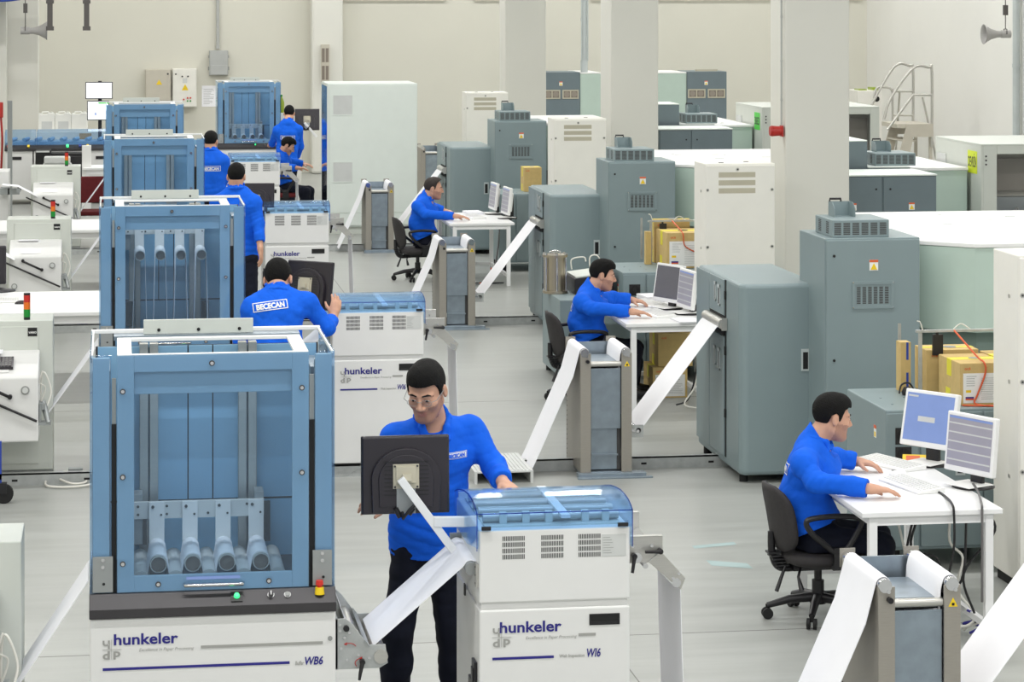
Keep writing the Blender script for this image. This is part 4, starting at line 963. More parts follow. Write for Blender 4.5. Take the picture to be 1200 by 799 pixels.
# white enclosures with windows
def enclosure(x0, Y, label, tagtext, tagmat, w=1.55, dp=1.45, h=1.965):
    t = thing('enclosure', label, 'machine', (x0, Y, 0), 0, 'white enclosures')
    m = MB()
    m.box(0, 0.02, 0, dp, 0, h - 0.02); m.box(0, w, 0, dp, h - 0.02, h); m.box(w - 0.02, w, 0.03, dp, 0, 0.9)
    m.box(0.02, 0.16, 0, 0.03, 0, h - 0.02); m.box(w - 0.12, w, 0, 0.03, 0, h - 0.02); m.box(0.16, w - 0.12, 0, 0.03, 0, 1.15); m.box(0.16, w - 0.12, 0, 0.03, h - 0.10, h - 0.02)
    m.build('shell', ['grey_white'], t, 0.004)
    m = MB(); m.box(0.02, w - 0.02, 0.42, 0.44, 0.0, h - 0.02, 0); m.box(0.02, w - 0.02, dp - 0.02, dp, 0, h - 0.02, 1); m.box(w - 0.02, w, 0.03, dp, 0.9, h - 0.02, 1); m.build('inner_wall', ['box_beige', 'grey_white'], t)
    m = MB(); m.box(0.155, w - 0.115, 0.012, 0.018, 1.145, h - 0.095); m.build('window_pane', ['clear_pane'], t)
    m = MB(); m.box(0.06, w - 0.06, 0.36, 0.42, 1.48, 1.80, 0); m.box(0.1, w - 0.1, 0.30, 0.42, 1.0, 1.42, 1)
    for i in range(8): m.tube(smooth_path([(0.25 + i * 0.15, 0.3, 1.15), (0.32 + i * 0.13, 0.24, 1.28 + 0.05 * math.sin(i)), (0.4 + i * 0.11, 0.3, 1.16 + 0.06 * math.cos(i * 2))]), 0.01, 6, 2 if i % 3 else 3)
    m.build('inner_works', ['vent_mid', 'rack_grey', 'horn_grey', 'bottle_green'], t)
    m = MB(); m.box(-0.004, 0, 0.12, 0.40, h - 0.30, h - 0.08, 0)
    m.text(tagtext, (-0.0045, 0.385, h - 0.235), Vector((0, -1, 0)), XU, 0.10, 1, 0.02, width=0.25); m.build('name_tag', [tagmat, 'print_black'], t)
    m = MB(); m.box(-0.015, 0, dp - 0.36, dp - 0.08, h - 0.62, h - 0.16); m.build('side_panel', ['label_grey'], t, 0.004)
    m = MB()
    for z in (h - 0.12, h - 0.16, h - 0.20): m.cyl((0.05, 0, z), (0.05, -0.004, z), 0.01, n=8)
    m.build('screw', ['slot_dark'], t)
    return t
enclosure(8.40, 24.9, 'white enclosure with dark window and yellow name tag at the right edge', 'DEVRİN', 'sticker_yellow')
enclosure(8.22, 33.0, 'white enclosure with a green tag, partly hidden by the thick column', '383', 'sticker_green')
# cabinets along the back wall
def wall_cabinet(x0, Y, w, label, label_g, gw, left=False):
    t = thing('twin_vent_cabinet', label, 'cabinet', (x0, Y, 0), 0)
    m = MB(); m.box(0, w, 0, 0.8, 0, 2.0); m.build('body', ['printer_grey_dark'], t, 0.005)
    for k in range(2):
        m = MB(); xa = w * (0.02 + 0.50 * k); xb = xa + w * 0.44
        m.frame(xa, xb, 1.53, 1.69, 0.022, -0.012, 0, 0); m.box((xa + xb) / 2 - 0.01, (xa + xb) / 2 + 0.01, -0.012, 0, 1.55, 1.67, 0); m.box(xa + 0.02, xb - 0.02, -0.005, 0, 1.55, 1.67, 1)
        m.cyl((xa + (xb - xa) * 0.27, -0.005, 1.61), (xa + (xb - xa) * 0.27, -0.009, 1.61), 0.05, n=16, mi=2); m.cyl((xa + (xb - xa) * 0.73, -0.005, 1.61), (xa + (xb - xa) * 0.73, -0.009, 1.61), 0.05, n=16, mi=2)
        m.build('fan_vent', ['vent_tan', 'vent_dark', 'vent_mid'], t)
    m = MB(); warn_sticker(m, w * 0.48, 0, 1.80, 0.06); m.build('warning_label', ['white_paint', 'warn_orange', 'warn_yellow'], t)
    g = thing('engine_body', label_g, 'machine', (x0 - gw if left else x0 + w + 0.005, Y, 0), 0)
    m = MB(); m.box(0, gw - 0.005, 0.02, 1.3, 0, 1.97, 0); m.box(0, gw - 0.005, 0.015, 1.3, 1.97, 1.99, 1); m.build('shell', ['pale_green', 'white_paint'], g, 0.005)  # top slab white for the overhead glare on pale green
    return t
wall_cabinet(7.50, 46, 0.66, 'grey cabinet with twin fan vents left of the galvanised pipe', 'pale green body under the galvanised pipe', 0.40)
t = wall_cabinet(10.09, 46, 0.72, 'grey cabinet with twin fan vents and a grip on top', 'pale green body between second column and the grey fan vent cabinet', 0.55, True)
m = MB(); m.box(0.20, 0.60, 0.2, 0.25, 2.0, 2.035); m.build('top_grip', ['vent_tan'], t)

# ================================================================ cartons and shelf bar on the low cabinets
def carton(x, y, z, w, d, h, label, sheet=True, hole=False, group='cardboard cartons', rz=0):
    t = thing('cardboard_box', label, 'box', (x, y, z), rz, group)
    m = MB(); m.box(0, w, 0, d, 0, h); m.build('body', ['carton'], t, 0.003)
    m = MB(); m.box(0.0, w, d * 0.38, d * 0.62, h, h + 0.0015)
    m.box(-0.0015, 0, d * 0.4, d * 0.6, h * 0.6, h); m.box(-0.0015, 0, d * 0.45, d * 0.65, 0, h * 0.3); m.build('tape', ['tape_yellow'], t)
    if sheet:
        m = MB(); m.box(w * 0.07, w * 0.93, -0.0015, 0, h * 0.05, h * 0.76, 0); f = m.build('delivery_sheet', ['white_paint'], t)
        m = MB()
        for i in range(12): m.box(w * 0.46, w * (0.46 + random.uniform(0.25, 0.42)), -0.0022, -0.0015, h * (0.14 + i * 0.045), h * (0.14 + i * 0.045) + 0.0022, 0)
        for i in range(5): m.box(w * 0.14, w * (0.2 + random.uniform(0.1, 0.2)), -0.0022, -0.0015, h * (0.46 + i * 0.055), h * (0.46 + i * 0.055) + 0.003, 0)
        m.box(w * 0.13, w * 0.24, -0.0022, -0.0015, h * 0.30, h * 0.36, 1); m.box(w * 0.12, w * 0.30, -0.0022, -0.0015, h * 0.16, h * 0.20, 2); m.box(w * 0.12, w * 0.30, -0.0022, -0.0015, h * 0.12, h * 0.16, 3)
        m.build('print', ['print_grey', 'warn_yellow', 'logo_blue', 'warn_orange'], f)
    m = MB(); m.text('océ', (w * 0.1, -0.001, h * 0.84), XR, XU, h * 0.075, 0, 0.02); m.build('maker_mark', ['warn_orange'], t)
    m = MB(); m.cyl((w * 0.55, d * 0.5, h + 0.0016), (w * 0.55, d * 0.5, h + 0.003), w * 0.13, n=20); m.build('filler_cap', ['black_matte' if hole else 'print_grey'], t)
    return t
H0 = 0.957
carton(5.095, 15.50, H0, 0.29, 0.42, 0.255, 'front cardboard carton with white delivery sheet, between the upper desk screen and the cream cabinet')
carton(5.40, 15.62, H0, 0.30, 0.42, 0.255, 'cardboard carton cut off by the cream cabinet at the right edge', group=None)
carton(5.04, 16.0, H0, 0.34, 0.24, 0.27, 'rear cardboard carton under the thin shelf bar, behind the carton with the delivery sheet', sheet=False)
m = MB(); m.box(0, 0.065, 0, 0.10, 0, 0.31, 0); m.box(0.035, 0.05, -0.001, 0, 0.20, 0.31, 1); m.box(0.035, 0.05, -0.001, 0, 0.03, 0.12, 1)
solo(m, 'cardboard_strip', ['carton', 'cable_blue'], 'narrow upright cardboard strip with blue tape marks, left of the cartons', 'cardboard', (4.90, 16.08, H0))
def shelf_rack(x0, Y, label, w=0.62):
    t = thing('shelf_rack', label, 'rack', (x0, Y, H0), 0, 'thin carton racks')
    m = MB(); m.box(-0.02, w, -0.01, 0.02, 0.385, 0.400); m.build('top_bar', ['galvanised'], t)
    m = MB(); m.box(-0.005, 0.02, 0, 0.006, 0, 0.385); m.box(0.0, 0.02, 0.45, 0.456, 0, 0.385); m.build('post', ['galvanised'], t)
    m = MB(); m.box(0.09, 0.155, 0.0, 0.02, 0.24, 0.37); m.box(0.11, 0.125, 0.0, 0.02, 0.37, 0.385); m.build('holder', ['black_plastic'], t)
    m = MB(); m.tube(smooth_path([(-0.02, -0.02, 0.46), (0.0, -0.02, 0.45), (0.02, -0.01, 0.40)]), 0.004, 6); m.tube(smooth_path([(0.22, 0, 0.40), (0.27, 0, 0.435), (0.33, 0, 0.40)]), 0.004, 6); m.build('wire_hook', ['cable_white'], t)
    return t
shelf_rack(4.985, 15.97, 'thin metal rack with a black holder over the carton with the delivery sheet')
m = MB(); m.tube(smooth_path([(5.20, 15.93, 1.355), (5.235, 15.6, 1.24), (5.245, 15.49, 1.215), (5.25, 15.485, 1.15), (5.20, 15.485, 1.02), (5.18, 15.48, 0.975), (5.22, 15.45, 0.962), (5.28, 15.42, 0.961)]), 0.006, 6)
m.tube(smooth_path([(5.10, 15.47, 0.963), (5.18, 15.44, 0.963), (5.26, 15.43, 0.963), (5.30, 15.41, 0.962)]), 0.006, 6)
solo(m, 'hose', ['cable_orange'], 'orange hose dangling over the carton with the delivery sheet', 'hose')
m = MB(); m.lathe([(0.03, 0), (0.035, 0.02), (0.02, 0.05)], (0, 0, 0), 14); m.tube(smooth_path([(-0.05, 0, 0.01), (-0.03, 0.02, 0.06), (0.02, 0.02, 0.07), (0.05, 0, 0.02)]), 0.006)
solo(m, 'connector', ['black_plastic'], 'small black connector at the foot of the narrow cardboard strip', 'connector', (4.90, 15.95, H0))
# second engine: cartons beside the largest cream cabinet
H1 = 0.957
carton(4.955, 23.45, H1, 0.36, 0.45, 0.32, 'cardboard carton with a black opening on top, left of the largest cream cabinet', hole=True)
carton(4.94, 23.95, H1, 0.34, 0.08, 0.40, 'tall cardboard carton behind the carton with the black opening', sheet=False)
shelf_rack(4.885, 23.85, 'thin metal rack over the carton with the black opening', 0.45)
m = MB(); m.tube(smooth_path([(5.08, 23.8, 1.355), (5.10, 23.5, 1.29), (5.105, 23.43, 1.25), (5.12, 23.43, 1.16), (5.22, 23.43, 1.10)]), 0.006, 6)
solo(m, 'hose', ['cable_orange'], 'orange hose hanging over the carton with the black opening', 'hose')
m = MB(); m.box(0, 0.05, 0, 0.08, 0, 0.30)
solo(m, 'cardboard_strip', ['carton'], 'narrow cardboard strip left of the carton with the black opening', 'cardboard', (4.835, 23.8, H1))
# third engine: small cartons seen above the printer cabinet
carton(5.06, 32.5, 0.957, 0.22, 0.3, 0.30, 'small open carton with clear plastic liner, left of the cream cabinet between the fan cabinets', sheet=False)
# steel canister and side unit beside the second engine
t = thing('side_unit', 'low grey side unit carrying the steel canister behind the seated man', 'cabinet', (3.90, 23.0, 0))
m = MB(); m.box(0, 0.585, 0, 0.95, 0.06, 0.74); m.build('body', ['printer_grey'], t, 0.006)
m = MB()
for xx in (0.05, 0.52):
    for yy in (0.06, 0.88): m.cyl((xx, yy, 0), (xx, yy, 0.065), 0.03, n=12)
m.build('castor', ['black_matte'], t)
t = thing('steel_canister', 'steel canister with tie rods standing on the low grey side unit', 'canister', atz(650.5, 343, 0.742))
m = MB(); m.cyl((0, 0, 0.02), (0, 0, 0.33), 0.092, n=28); m.build('drum', ['steel_can'], t)
m = MB(); m.cyl((0, 0, 0), (0, 0, 0.022), 0.115, n=28); m.cyl((0, 0, 0.325), (0, 0, 0.347), 0.115, n=28); m.build('flange', ['steel_can'], t, 0.002)
m = MB()
for i in range(6):
    a = PI / 6 + i * PI / 3; m.cyl((0.104 * math.cos(a), 0.104 * math.sin(a), 0.02), (0.104 * math.cos(a), 0.104 * math.sin(a), 0.36), 0.007, n=8); m.cyl((0.104 * math.cos(a), 0.104 * math.sin(a), 0.347), (0.104 * math.cos(a), 0.104 * math.sin(a), 0.362), 0.013, n=6)
m.build('tie_rod', ['chrome'], t)
m = MB(); m.tube(smooth_path([(-0.05, 0, 0.347), (-0.04, 0, 0.375), (0.04, 0, 0.375), (0.05, 0, 0.347)]), 0.006); m.cyl((0.0, 0.02, 0.347), (0, 0.02, 0.365), 0.03, n=14); m.build('lid_grip', ['chrome'], t)
t = thing('control_tray', 'flat white tray with wire hoops behind the head of the man at the two screens', 'tray', (4.10, 23.38, 0.742))
m = MB(); m.prism([(0, 0.0), (0, 0.14), (0.36, 0.19), (0.36, 0.0)], 'y', 0, 0.5); m.build('body', ['black_plastic'], t, 0.004)
m = MB(); m.obox((0.18, 0.25, 0.172), (0.34, 0.48, 0.012), Matrix.Rotation(-0.12, 3, 'Y')); m.build('lid', ['grey_white'], t)
m = MB(); m.tube(smooth_path([(0.05, 0.45, 0.18), (0.05, 0.45, 0.27), (0.16, 0.45, 0.29), (0.18, 0.45, 0.25)]), 0.006); m.tube(smooth_path([(0.22, 0.45, 0.18), (0.22, 0.45, 0.29), (0.29, 0.45, 0.30), (0.34, 0.45, 0.2)]), 0.006); m.build('wire_hoop', ['cable_white'], t)
# ================================================================ wide pale cabinet
t = thing('pale_cabinet', 'wide pale cabinet with two grey vents, its left side dark and reflective', 'cabinet', (3.02, 37.45, 0))
m = MB(); m.box(0, 1.27, 0, 1.10, 0.10, 2.13); m.build('body', ['pale_green_white'], t, 0.006)
m = MB(); m.box(0.03, 1.24, 0.03, 1.07, 0, 0.11); m.build('plinth', ['grey_white'], t)
m = MB(); m.box(0.02, 1.255, -0.012, 0, 0.30, 2.11); m.box(0.02, 1.255, -0.012, 0, 0.12, 0.29); d = m.build('front_panel', ['pale_green_white'], t, 0.003)
m = MB()
for zc in (1.83, 0.88): m.frame(0.055, 0.355, zc - 0.15, zc + 0.15, 0.015, -0.02, -0.012, 0); m.box(0.07, 0.34, -0.016, -0.012, zc - 0.135, zc + 0.135, 1)
m.box(0.055, 0.355, -0.014, -0.012, 1.22, 1.50, 0); m.build('vent', ['pale_green_white', 'label_grey'], d)
m = MB(); m.box(-0.012, 0.0, 0.06, 1.02, 0.16, 2.09); m.build('glass_side', ['mirror_glass'], t)
m = MB(); m.box(-0.014, 0.0, 0.0, 0.05, 0.12, 2.12); m.box(-0.014, 0.0, 1.03, 1.09, 0.12, 2.12); m.build('side_edge', ['pale_green_white'], t)
# ================================================================ desks, screens, keyboards, chairs
def desk(x0, Y, label, w=0.77, dp=1.5, h=0.742):
    t = thing('desk', label, 'desk', (x0, Y, 0), 0, 'white operator desks')
    m = MB(); m.box(0, w, 0, dp, h - 0.028, h); m.build('tabletop', ['desk_white'], t, 0.004)
    for xx in (0.045, w - 0.09):
        for yy in (0.02, dp - 0.065):
            m = MB(); m.box(xx, xx + 0.045, yy, yy + 0.045, 0, h - 0.03); m.build('leg', ['desk_white'], t, 0.003)
    m = MB(); m.box(0.065, w - 0.065, 0.025, 0.05, h - 0.075, h - 0.03); m.box(0.065, w - 0.065, dp - 0.05, dp - 0.025, h - 0.075, h - 0.03)
    for xx in (0.053, w - 0.08): m.box(xx, xx + 0.028, 0.065, dp - 0.065, h - 0.075, h - 0.03)
    m.box(w - 0.085, w - 0.055, 0.06, dp - 0.06, 0.10, 0.135); m.box(0.06, w - 0.06, dp - 0.06, dp - 0.03, 0.10, 0.135); m.build('frame_rail', ['desk_white'], t)
    return t
DX, DY = [3.888, 4.160, 3.885], [13.45, 21.28, 30.62]
desk(DX[0], DY[0], 'nearest white desk, in front of the low grey cabinet with cartons')
desk(DX[1], DY[1], 'white desk of the man at the two pale screens')
desk(DX[2], DY[2], 'farthest white desk, used by the balding man')
def desk_monitor(c, ang, tilt, scr, label, zt=0.742, h_bot=0.085):
    """c = point on the desk under the screen; ang = heading of the screen normal"""
    t = thing('desk_monitor', label, 'monitor', (c[0], c[1], zt), ang, 'white desk screens')
    w, h = 0.375, 0.325
    rot = Matrix.Rotation(tilt, 3, 'Y')
    def R(mb): mb.v = [tuple(rot @ Vector(p) + Vector((0, 0, h_bot))) for p in mb.v]; return mb
    m = MB(); m.box(-0.02, 0.016, -w / 2, w / 2, 0, h); hs = R(m).build('housing', ['white_paint'], t, 0.008, 3)
    m = MB(); m.box(-0.052, -0.02, -w * 0.32, w * 0.32, 0.04, h * 0.82); R(m).build('back_shell', ['white_paint'], hs, 0.012, 3)
    m = MB(); m.box(0.014, 0.0175, -w / 2 + 0.020, w / 2 - 0.020, 0.032, h - 0.020); s = R(m).build('screen', [scr], hs)
    if scr != 'screen_off':
        m = MB()
        if scr == 'screen_blue':
            m.box(0.0175, 0.018, -0.075, 0.045, 0.145, 0.175, 0); m.box(0.0175, 0.018, -0.16, -0.09, 0.282, 0.292, 0)
        else:
            for i in range(5): m.box(0.0175, 0.018, -w / 2 + 0.022, w / 2 - 0.022, 0.06 + i * 0.05, 0.068 + i * 0.05, 0)
            m.box(0.0175, 0.018, -w / 2 + 0.022, w / 2 - 0.022, h - 0.034, h - 0.022, 1)
        R(m).build('screen_window', ['label_grey', 'screen_blue'], s)
    m = MB(); m.box(-0.075, -0.050, -0.045, 0.045, 0.01, 0.26); m.build('neck', ['black_plastic'], t, 0.004)
    m = MB(); m.lathe([(0.118, 0), (0.118, 0.006), (0.10, 0.016), (0.02, 0.020)], (-0.03, 0, 0), 28); m.build('foot', ['black_plastic'], t)
    m = MB(); m.box(-0.09, 0.10, -0.10, 0.10, 0.016, 0.022); m.build('foot_plate', ['white_paint'], t, 0.003)
    return t
def keyboard(x, y, rz, label, z=0.742):
    t = thing('keyboard', label, 'keyboard', (x, y, z), rz, 'white keyboards')
    m = MB(); m.prism([(-0.085, 0.0), (0.085, 0.0), (0.085, 0.030), (-0.06, 0.018), (-0.085, 0.012)], 'x', -0.225, 0.225); m.build('body', ['white_paint'], t, 0.004)
    m = MB()
    for r in range(6):
        y0 = -0.060 + r * 0.0225
        for c in range(20):
            if r == 0 and 4 <= c <= 9: continue
            m.box(-0.212 + c * 0.0212, -0.194 + c * 0.0212, y0, y0 + 0.0185, 0.016 + r * 0.0019, 0.0225 + r * 0.0019)
    m.box(-0.127, 0.0, -0.060, -0.0415, 0.016, 0.0225)
    m.build('keys', ['key_white'], t)
    return t
def mouse(x, y, rz, label, mt='white_paint', z=0.742):
    m = MB(); prof = []
    n = 14; rings = [(0.0, 0.0), ]
    vs = []; fs = []
    for k in range(7):
        f = k / 6; a = f * PI / 2; rr = math.cos(a); zz = 0.032 * math.sin(a)
        for i in range(n): th = 2 * PI * i / n; vs.append((0.058 * rr * math.cos(th), 0.031 * rr * math.sin(th), zz))
    for k in range(6): fs += [(k * n + i, k * n + (i + 1) % n, (k + 1) * n + (i + 1) % n, (k + 1) * n + i) for i in range(n)]
    m.add(vs, fs, 0, True); m.add(vs[:n], [tuple(reversed(range(n)))], 0)
    m.box(0.0, 0.04, -0.0008, 0.0008, 0.027, 0.0315, 1)
    return solo(m, 'computer_mouse', [mt, 'slot_dark'], label, 'mouse', (x, y, z), rz, group='computer mice')
def book(x, y, rz, label, z=0.742, w=0.20, d=0.28, h=0.035, open_=False):
    t = thing('paper_stack', label, 'papers', (x, y, z), rz, 'papers on desks')
    m = MB(); n = 9
    for i in range(n): m.box(-w / 2 + random.uniform(-.004, .004), w / 2 + random.uniform(-.004, .004), -d / 2, d / 2, i * h / n, (i + 0.9) * h / n)
    m.build('sheets', ['paper'], t); return t
S0 = Vector((DX[0], DY[0], 0))
pA = atz(1092, 546, 0.742); pB = atz(1136, 572, 0.742)
# desk 0
def heading(nx, ny): return math.atan2(ny, nx)
desk_monitor(atz(1086, 545, 0.742), heading(-0.81, -0.58), math.radians(-12), 'screen_blue', 'white desk screen showing a blue picture, upper of the two on the nearest desk', h_bot=0.10)
desk_monitor(atz(1136, 571, 0.742), heading(-0.90, -0.44), math.radians(-6), 'screen_grey', 'white desk screen showing grey rows, lower of the two on the nearest desk', h_bot=0.075)
p = atz(1043, 545, 0.742); keyboard(p.x, p.y, math.radians(-68), 'white keyboard at the far hand of the nearest seated man, below the blue screen')
p = atz(1068, 570, 0.742); keyboard(p.x, p.y - 0.0, math.radians(-78), 'white keyboard at the near hand of the nearest seated man')
p = atz(1053, 557, 0.742); mouse(p.x, p.y, math.radians(170), 'white mouse between the two keyboards of the nearest desk')
p = atz(1078, 540, 0.742); m = MB(); m.box(-0.10, 0.10, -0.14, 0.14, 0, 0.012, 0); m.box(-0.08, 0.0, -0.1, 0.1, 0.012, 0.0128, 1)
solo(m, 'brochure', ['warn_yellow', 'warn_orange'], 'flat yellow and orange brochure behind the far keyboard of the nearest desk', 'brochure', (p.x, p.y, 0.742), -0.3)
# desk 1 and 2: the same set, moved with the desk
def off(px, py, k):
    q = atz(px, py, 0.742); return (q.x - DX[0] + DX[k], q.y - DY[0] + DY[k])
p = atz(781, 362, 0.742); desk_monitor(p, heading(-0.9, -0.42), math.radians(-10), 'screen_off', 'white desk screen switched off, left of the two on the second desk', h_bot=0.06)
p = atz(803, 368, 0.742); desk_monitor(p, heading(-0.99, -0.13), math.radians(-6), 'screen_grey', 'white desk screen seen edge on, right of the two on the second desk', h_bot=0.05)
p = atz(759, 357, 0.742); keyboard(p.x, p.y, math.radians(-75), 'white keyboard at the far hand of the man on the second desk')
p = atz(770, 369, 0.742); keyboard(p.x, p.y, math.radians(-82), 'white keyboard at the near hand of the man on the second desk')
p = atz(805, 376, 0.742); book(p.x, p.y, 0.1, 'loose white papers on the right front corner of the second desk', h=0.012)
p = atz(764, 354, 0.742); book(p.x + 0.03, p.y + 0.12, 0.15, 'white paper stack behind the hands of the man on the second desk', h=0.05)
p = atz(812, 364, 0.742); t = thing('computer_tower', 'black computer case at the back of the second desk, beside the printer cabinet', 'computer', (p.x + 0.02, p.y, 0.742))
m = MB(); m.box(-0.02, 0.10, -0.15, 0.15, 0, 0.27); m.build('case', ['black_plastic'], t, 0.005)
m = MB(); m.box(-0.022, -0.02, -0.12, 0.12, 0.2, 0.25); m.build('drive_bay', ['monitor_black'], t)
p = atz(577, 251, 0.742); desk_monitor(p, heading(-0.995, -0.06), math.radians(-6), 'screen_grey', 'slim white screen, left of the two on the farthest desk', h_bot=0.06)
p = atz(584, 253, 0.742); desk_monitor((p.x + 0.03, p.y - 0.36), heading(-0.995, -0.08), math.radians(-6), 'screen_grey', 'slim white screen, right of the two on the farthest desk', h_bot=0.05)
p = atz(555, 255, 0.742); keyboard(p.x, p.y, math.radians(-80), 'white keyboard under the hand of the balding man')
p = atz(546, 250, 0.742); book(p.x + 0.08, p.y - 0.05, 0.1, 'white paper stack on the farthest desk', h=0.03)
p = atz(590, 253, 0.742); m = MB(); m.box(0, 0.09, 0, 0.3, 0, 0.27); solo(m, 'computer_tower', ['black_plastic'], 'black computer case on the farthest desk behind the slim screens', 'computer', (p.x + 0.02, p.y - 0.1, 0.742), bevel=0.004)
# cartons under the second desk
carton(4.55, 22.1, 0, 0.30, 0.40, 0.26, 'lower cardboard carton on the floor under the second desk', sheet=True)
carton(4.60, 22.12, 0.264, 0.30, 0.38, 0.28, 'upper cardboard carton with a black hole, stacked under the second desk', sheet=False, hole=True)
# cables under the desks
def cables(label, pathsets, mt):
    m = MB()
    for i, P in enumerate(pathsets): m.tube(smooth_path(P, 7), 0.007, 6, i % len(mt))
    return solo(m, 'cable_bundle', mt, label, 'cables', group='cable bundles under desks')
x, y = DX[0] + 0.72, DY[0]
cables('tangled black, white and violet cables hanging under the nearest desk', [
    [(x - 0.02, y + 0.15, 0.72), (x + 0.05, y + 0.13, 0.60), (x - 0.10, y + 0.2, 0.36), (x - 0.02, y + 0.25, 0.12), (x + 0.02, y + 0.4, 0.03)],
    [(x - 0.22, y + 0.5, 0.70), (x - 0.30, y + 0.5, 0.45), (x - 0.16, y + 0.45, 0.38), (x - 0.20, y + 0.4, 0.20), (x - 0.08, y + 0.3, 0.30), (x - 0.02, y + 0.4, 0.60)],
    [(x - 0.10, y + 0.4, 0.71), (x - 0.12, y + 0.38, 0.50), (x - 0.04, y + 0.4, 0.40), (x - 0.10, y + 0.3, 0.25), (x + 0.02, y + 0.3, 0.08), (x - 0.12, y + 0.35, 0.03)],
    [(x - 0.38, y + 0.6, 0.72), (x - 0.34, y + 0.5, 0.45), (x - 0.30, y + 0.45, 0.25), (x - 0.10, y + 0.3, 0.06), (x + 0.0, y + 0.28, 0.10), (x - 0.05, y + 0.35, 0.02)],
    [atz(1078, 573, 0.748), atz(1096, 575, 0.748), atz(1108, 582, 0.748), at(1116, 594, DY[0] + 0.03) + Vector((0, 0, 0.012)), at(1118, 604, DY[0] - 0.012), at(1118, 640, DY[0] - 0.01), at(1112, 672, DY[0] + 0.05)],
    [atz(1140, 566, 0.80), atz(1146, 576, 0.76), at(1150, 592, DY[0] + 0.03) + Vector((0, 0, 0.012)), at(1151, 604, DY[0] - 0.012), at(1151, 680, DY[0] - 0.01), at(1151, 705, DY[0] + 0.02)],
    [(x - 0.26, y + 0.5, 0.71), (x - 0.33, y + 0.5, 0.40), (x - 0.30, y + 0.5, 0.30)],
    [(x - 0.05, y + 0.30, 0.14), (x + 0.02, y + 0.27, 0.10), (x - 0.06, y + 0.33, 0.06), (x + 0.03, y + 0.3, 0.05), (x - 0.04, y + 0.28, 0.02)]], ['cable_black', 'cable_black', 'cable_white', 'cable_white', 'cable_black', 'cable_grey', 'cable_black', 'logo_blue'])
x, y = DX[1] + 0.62, DY[1]
cables('tangled cables on the floor under the second desk', [[(x, y + 0.2, 0.7), (x + 0.02, y + 0.2, 0.4), (x - 0.05, y + 0.2, 0.1), (x - 0.15, y + 0.25, 0.03)], [(x + 0.05, y + 0.25, 0.5), (x, y + 0.2, 0.2), (x - 0.1, y + 0.15, 0.05), (x + 0.05, y + 0.1, 0.02)]], ['cable_black', 'cable_white'])
x, y = DX[2] + 0.62, DY[2]
cables('black, orange and white cables on the floor under the farthest desk', [[(x, y + 0.2, 0.7), (x - 0.02, y + 0.2, 0.4), (x - 0.10, y + 0.15, 0.1), (x - 0.30, y + 0.15, 0.02)], [(x + 0.0, y + 0.2, 0.65), (x - 0.05, y + 0.15, 0.3), (x - 0.15, y + 0.1, 0.05), (x - 0.34, y + 0.1, 0.02)], [(x - 0.1, y + 0.2, 0.2), (x - 0.12, y + 0.15, 0.06), (x - 0.25, y + 0.1, 0.03)], [(x - 0.05, y + 0.3, 0.1), (x - 0.2, y + 0.2, 0.02), (x + 0.05, y + 0.2, 0.02), (x - 0.3, y + 0.25, 0.02)]], ['cable_black', 'cable_grey', 'cable_orange', 'cable_black'])

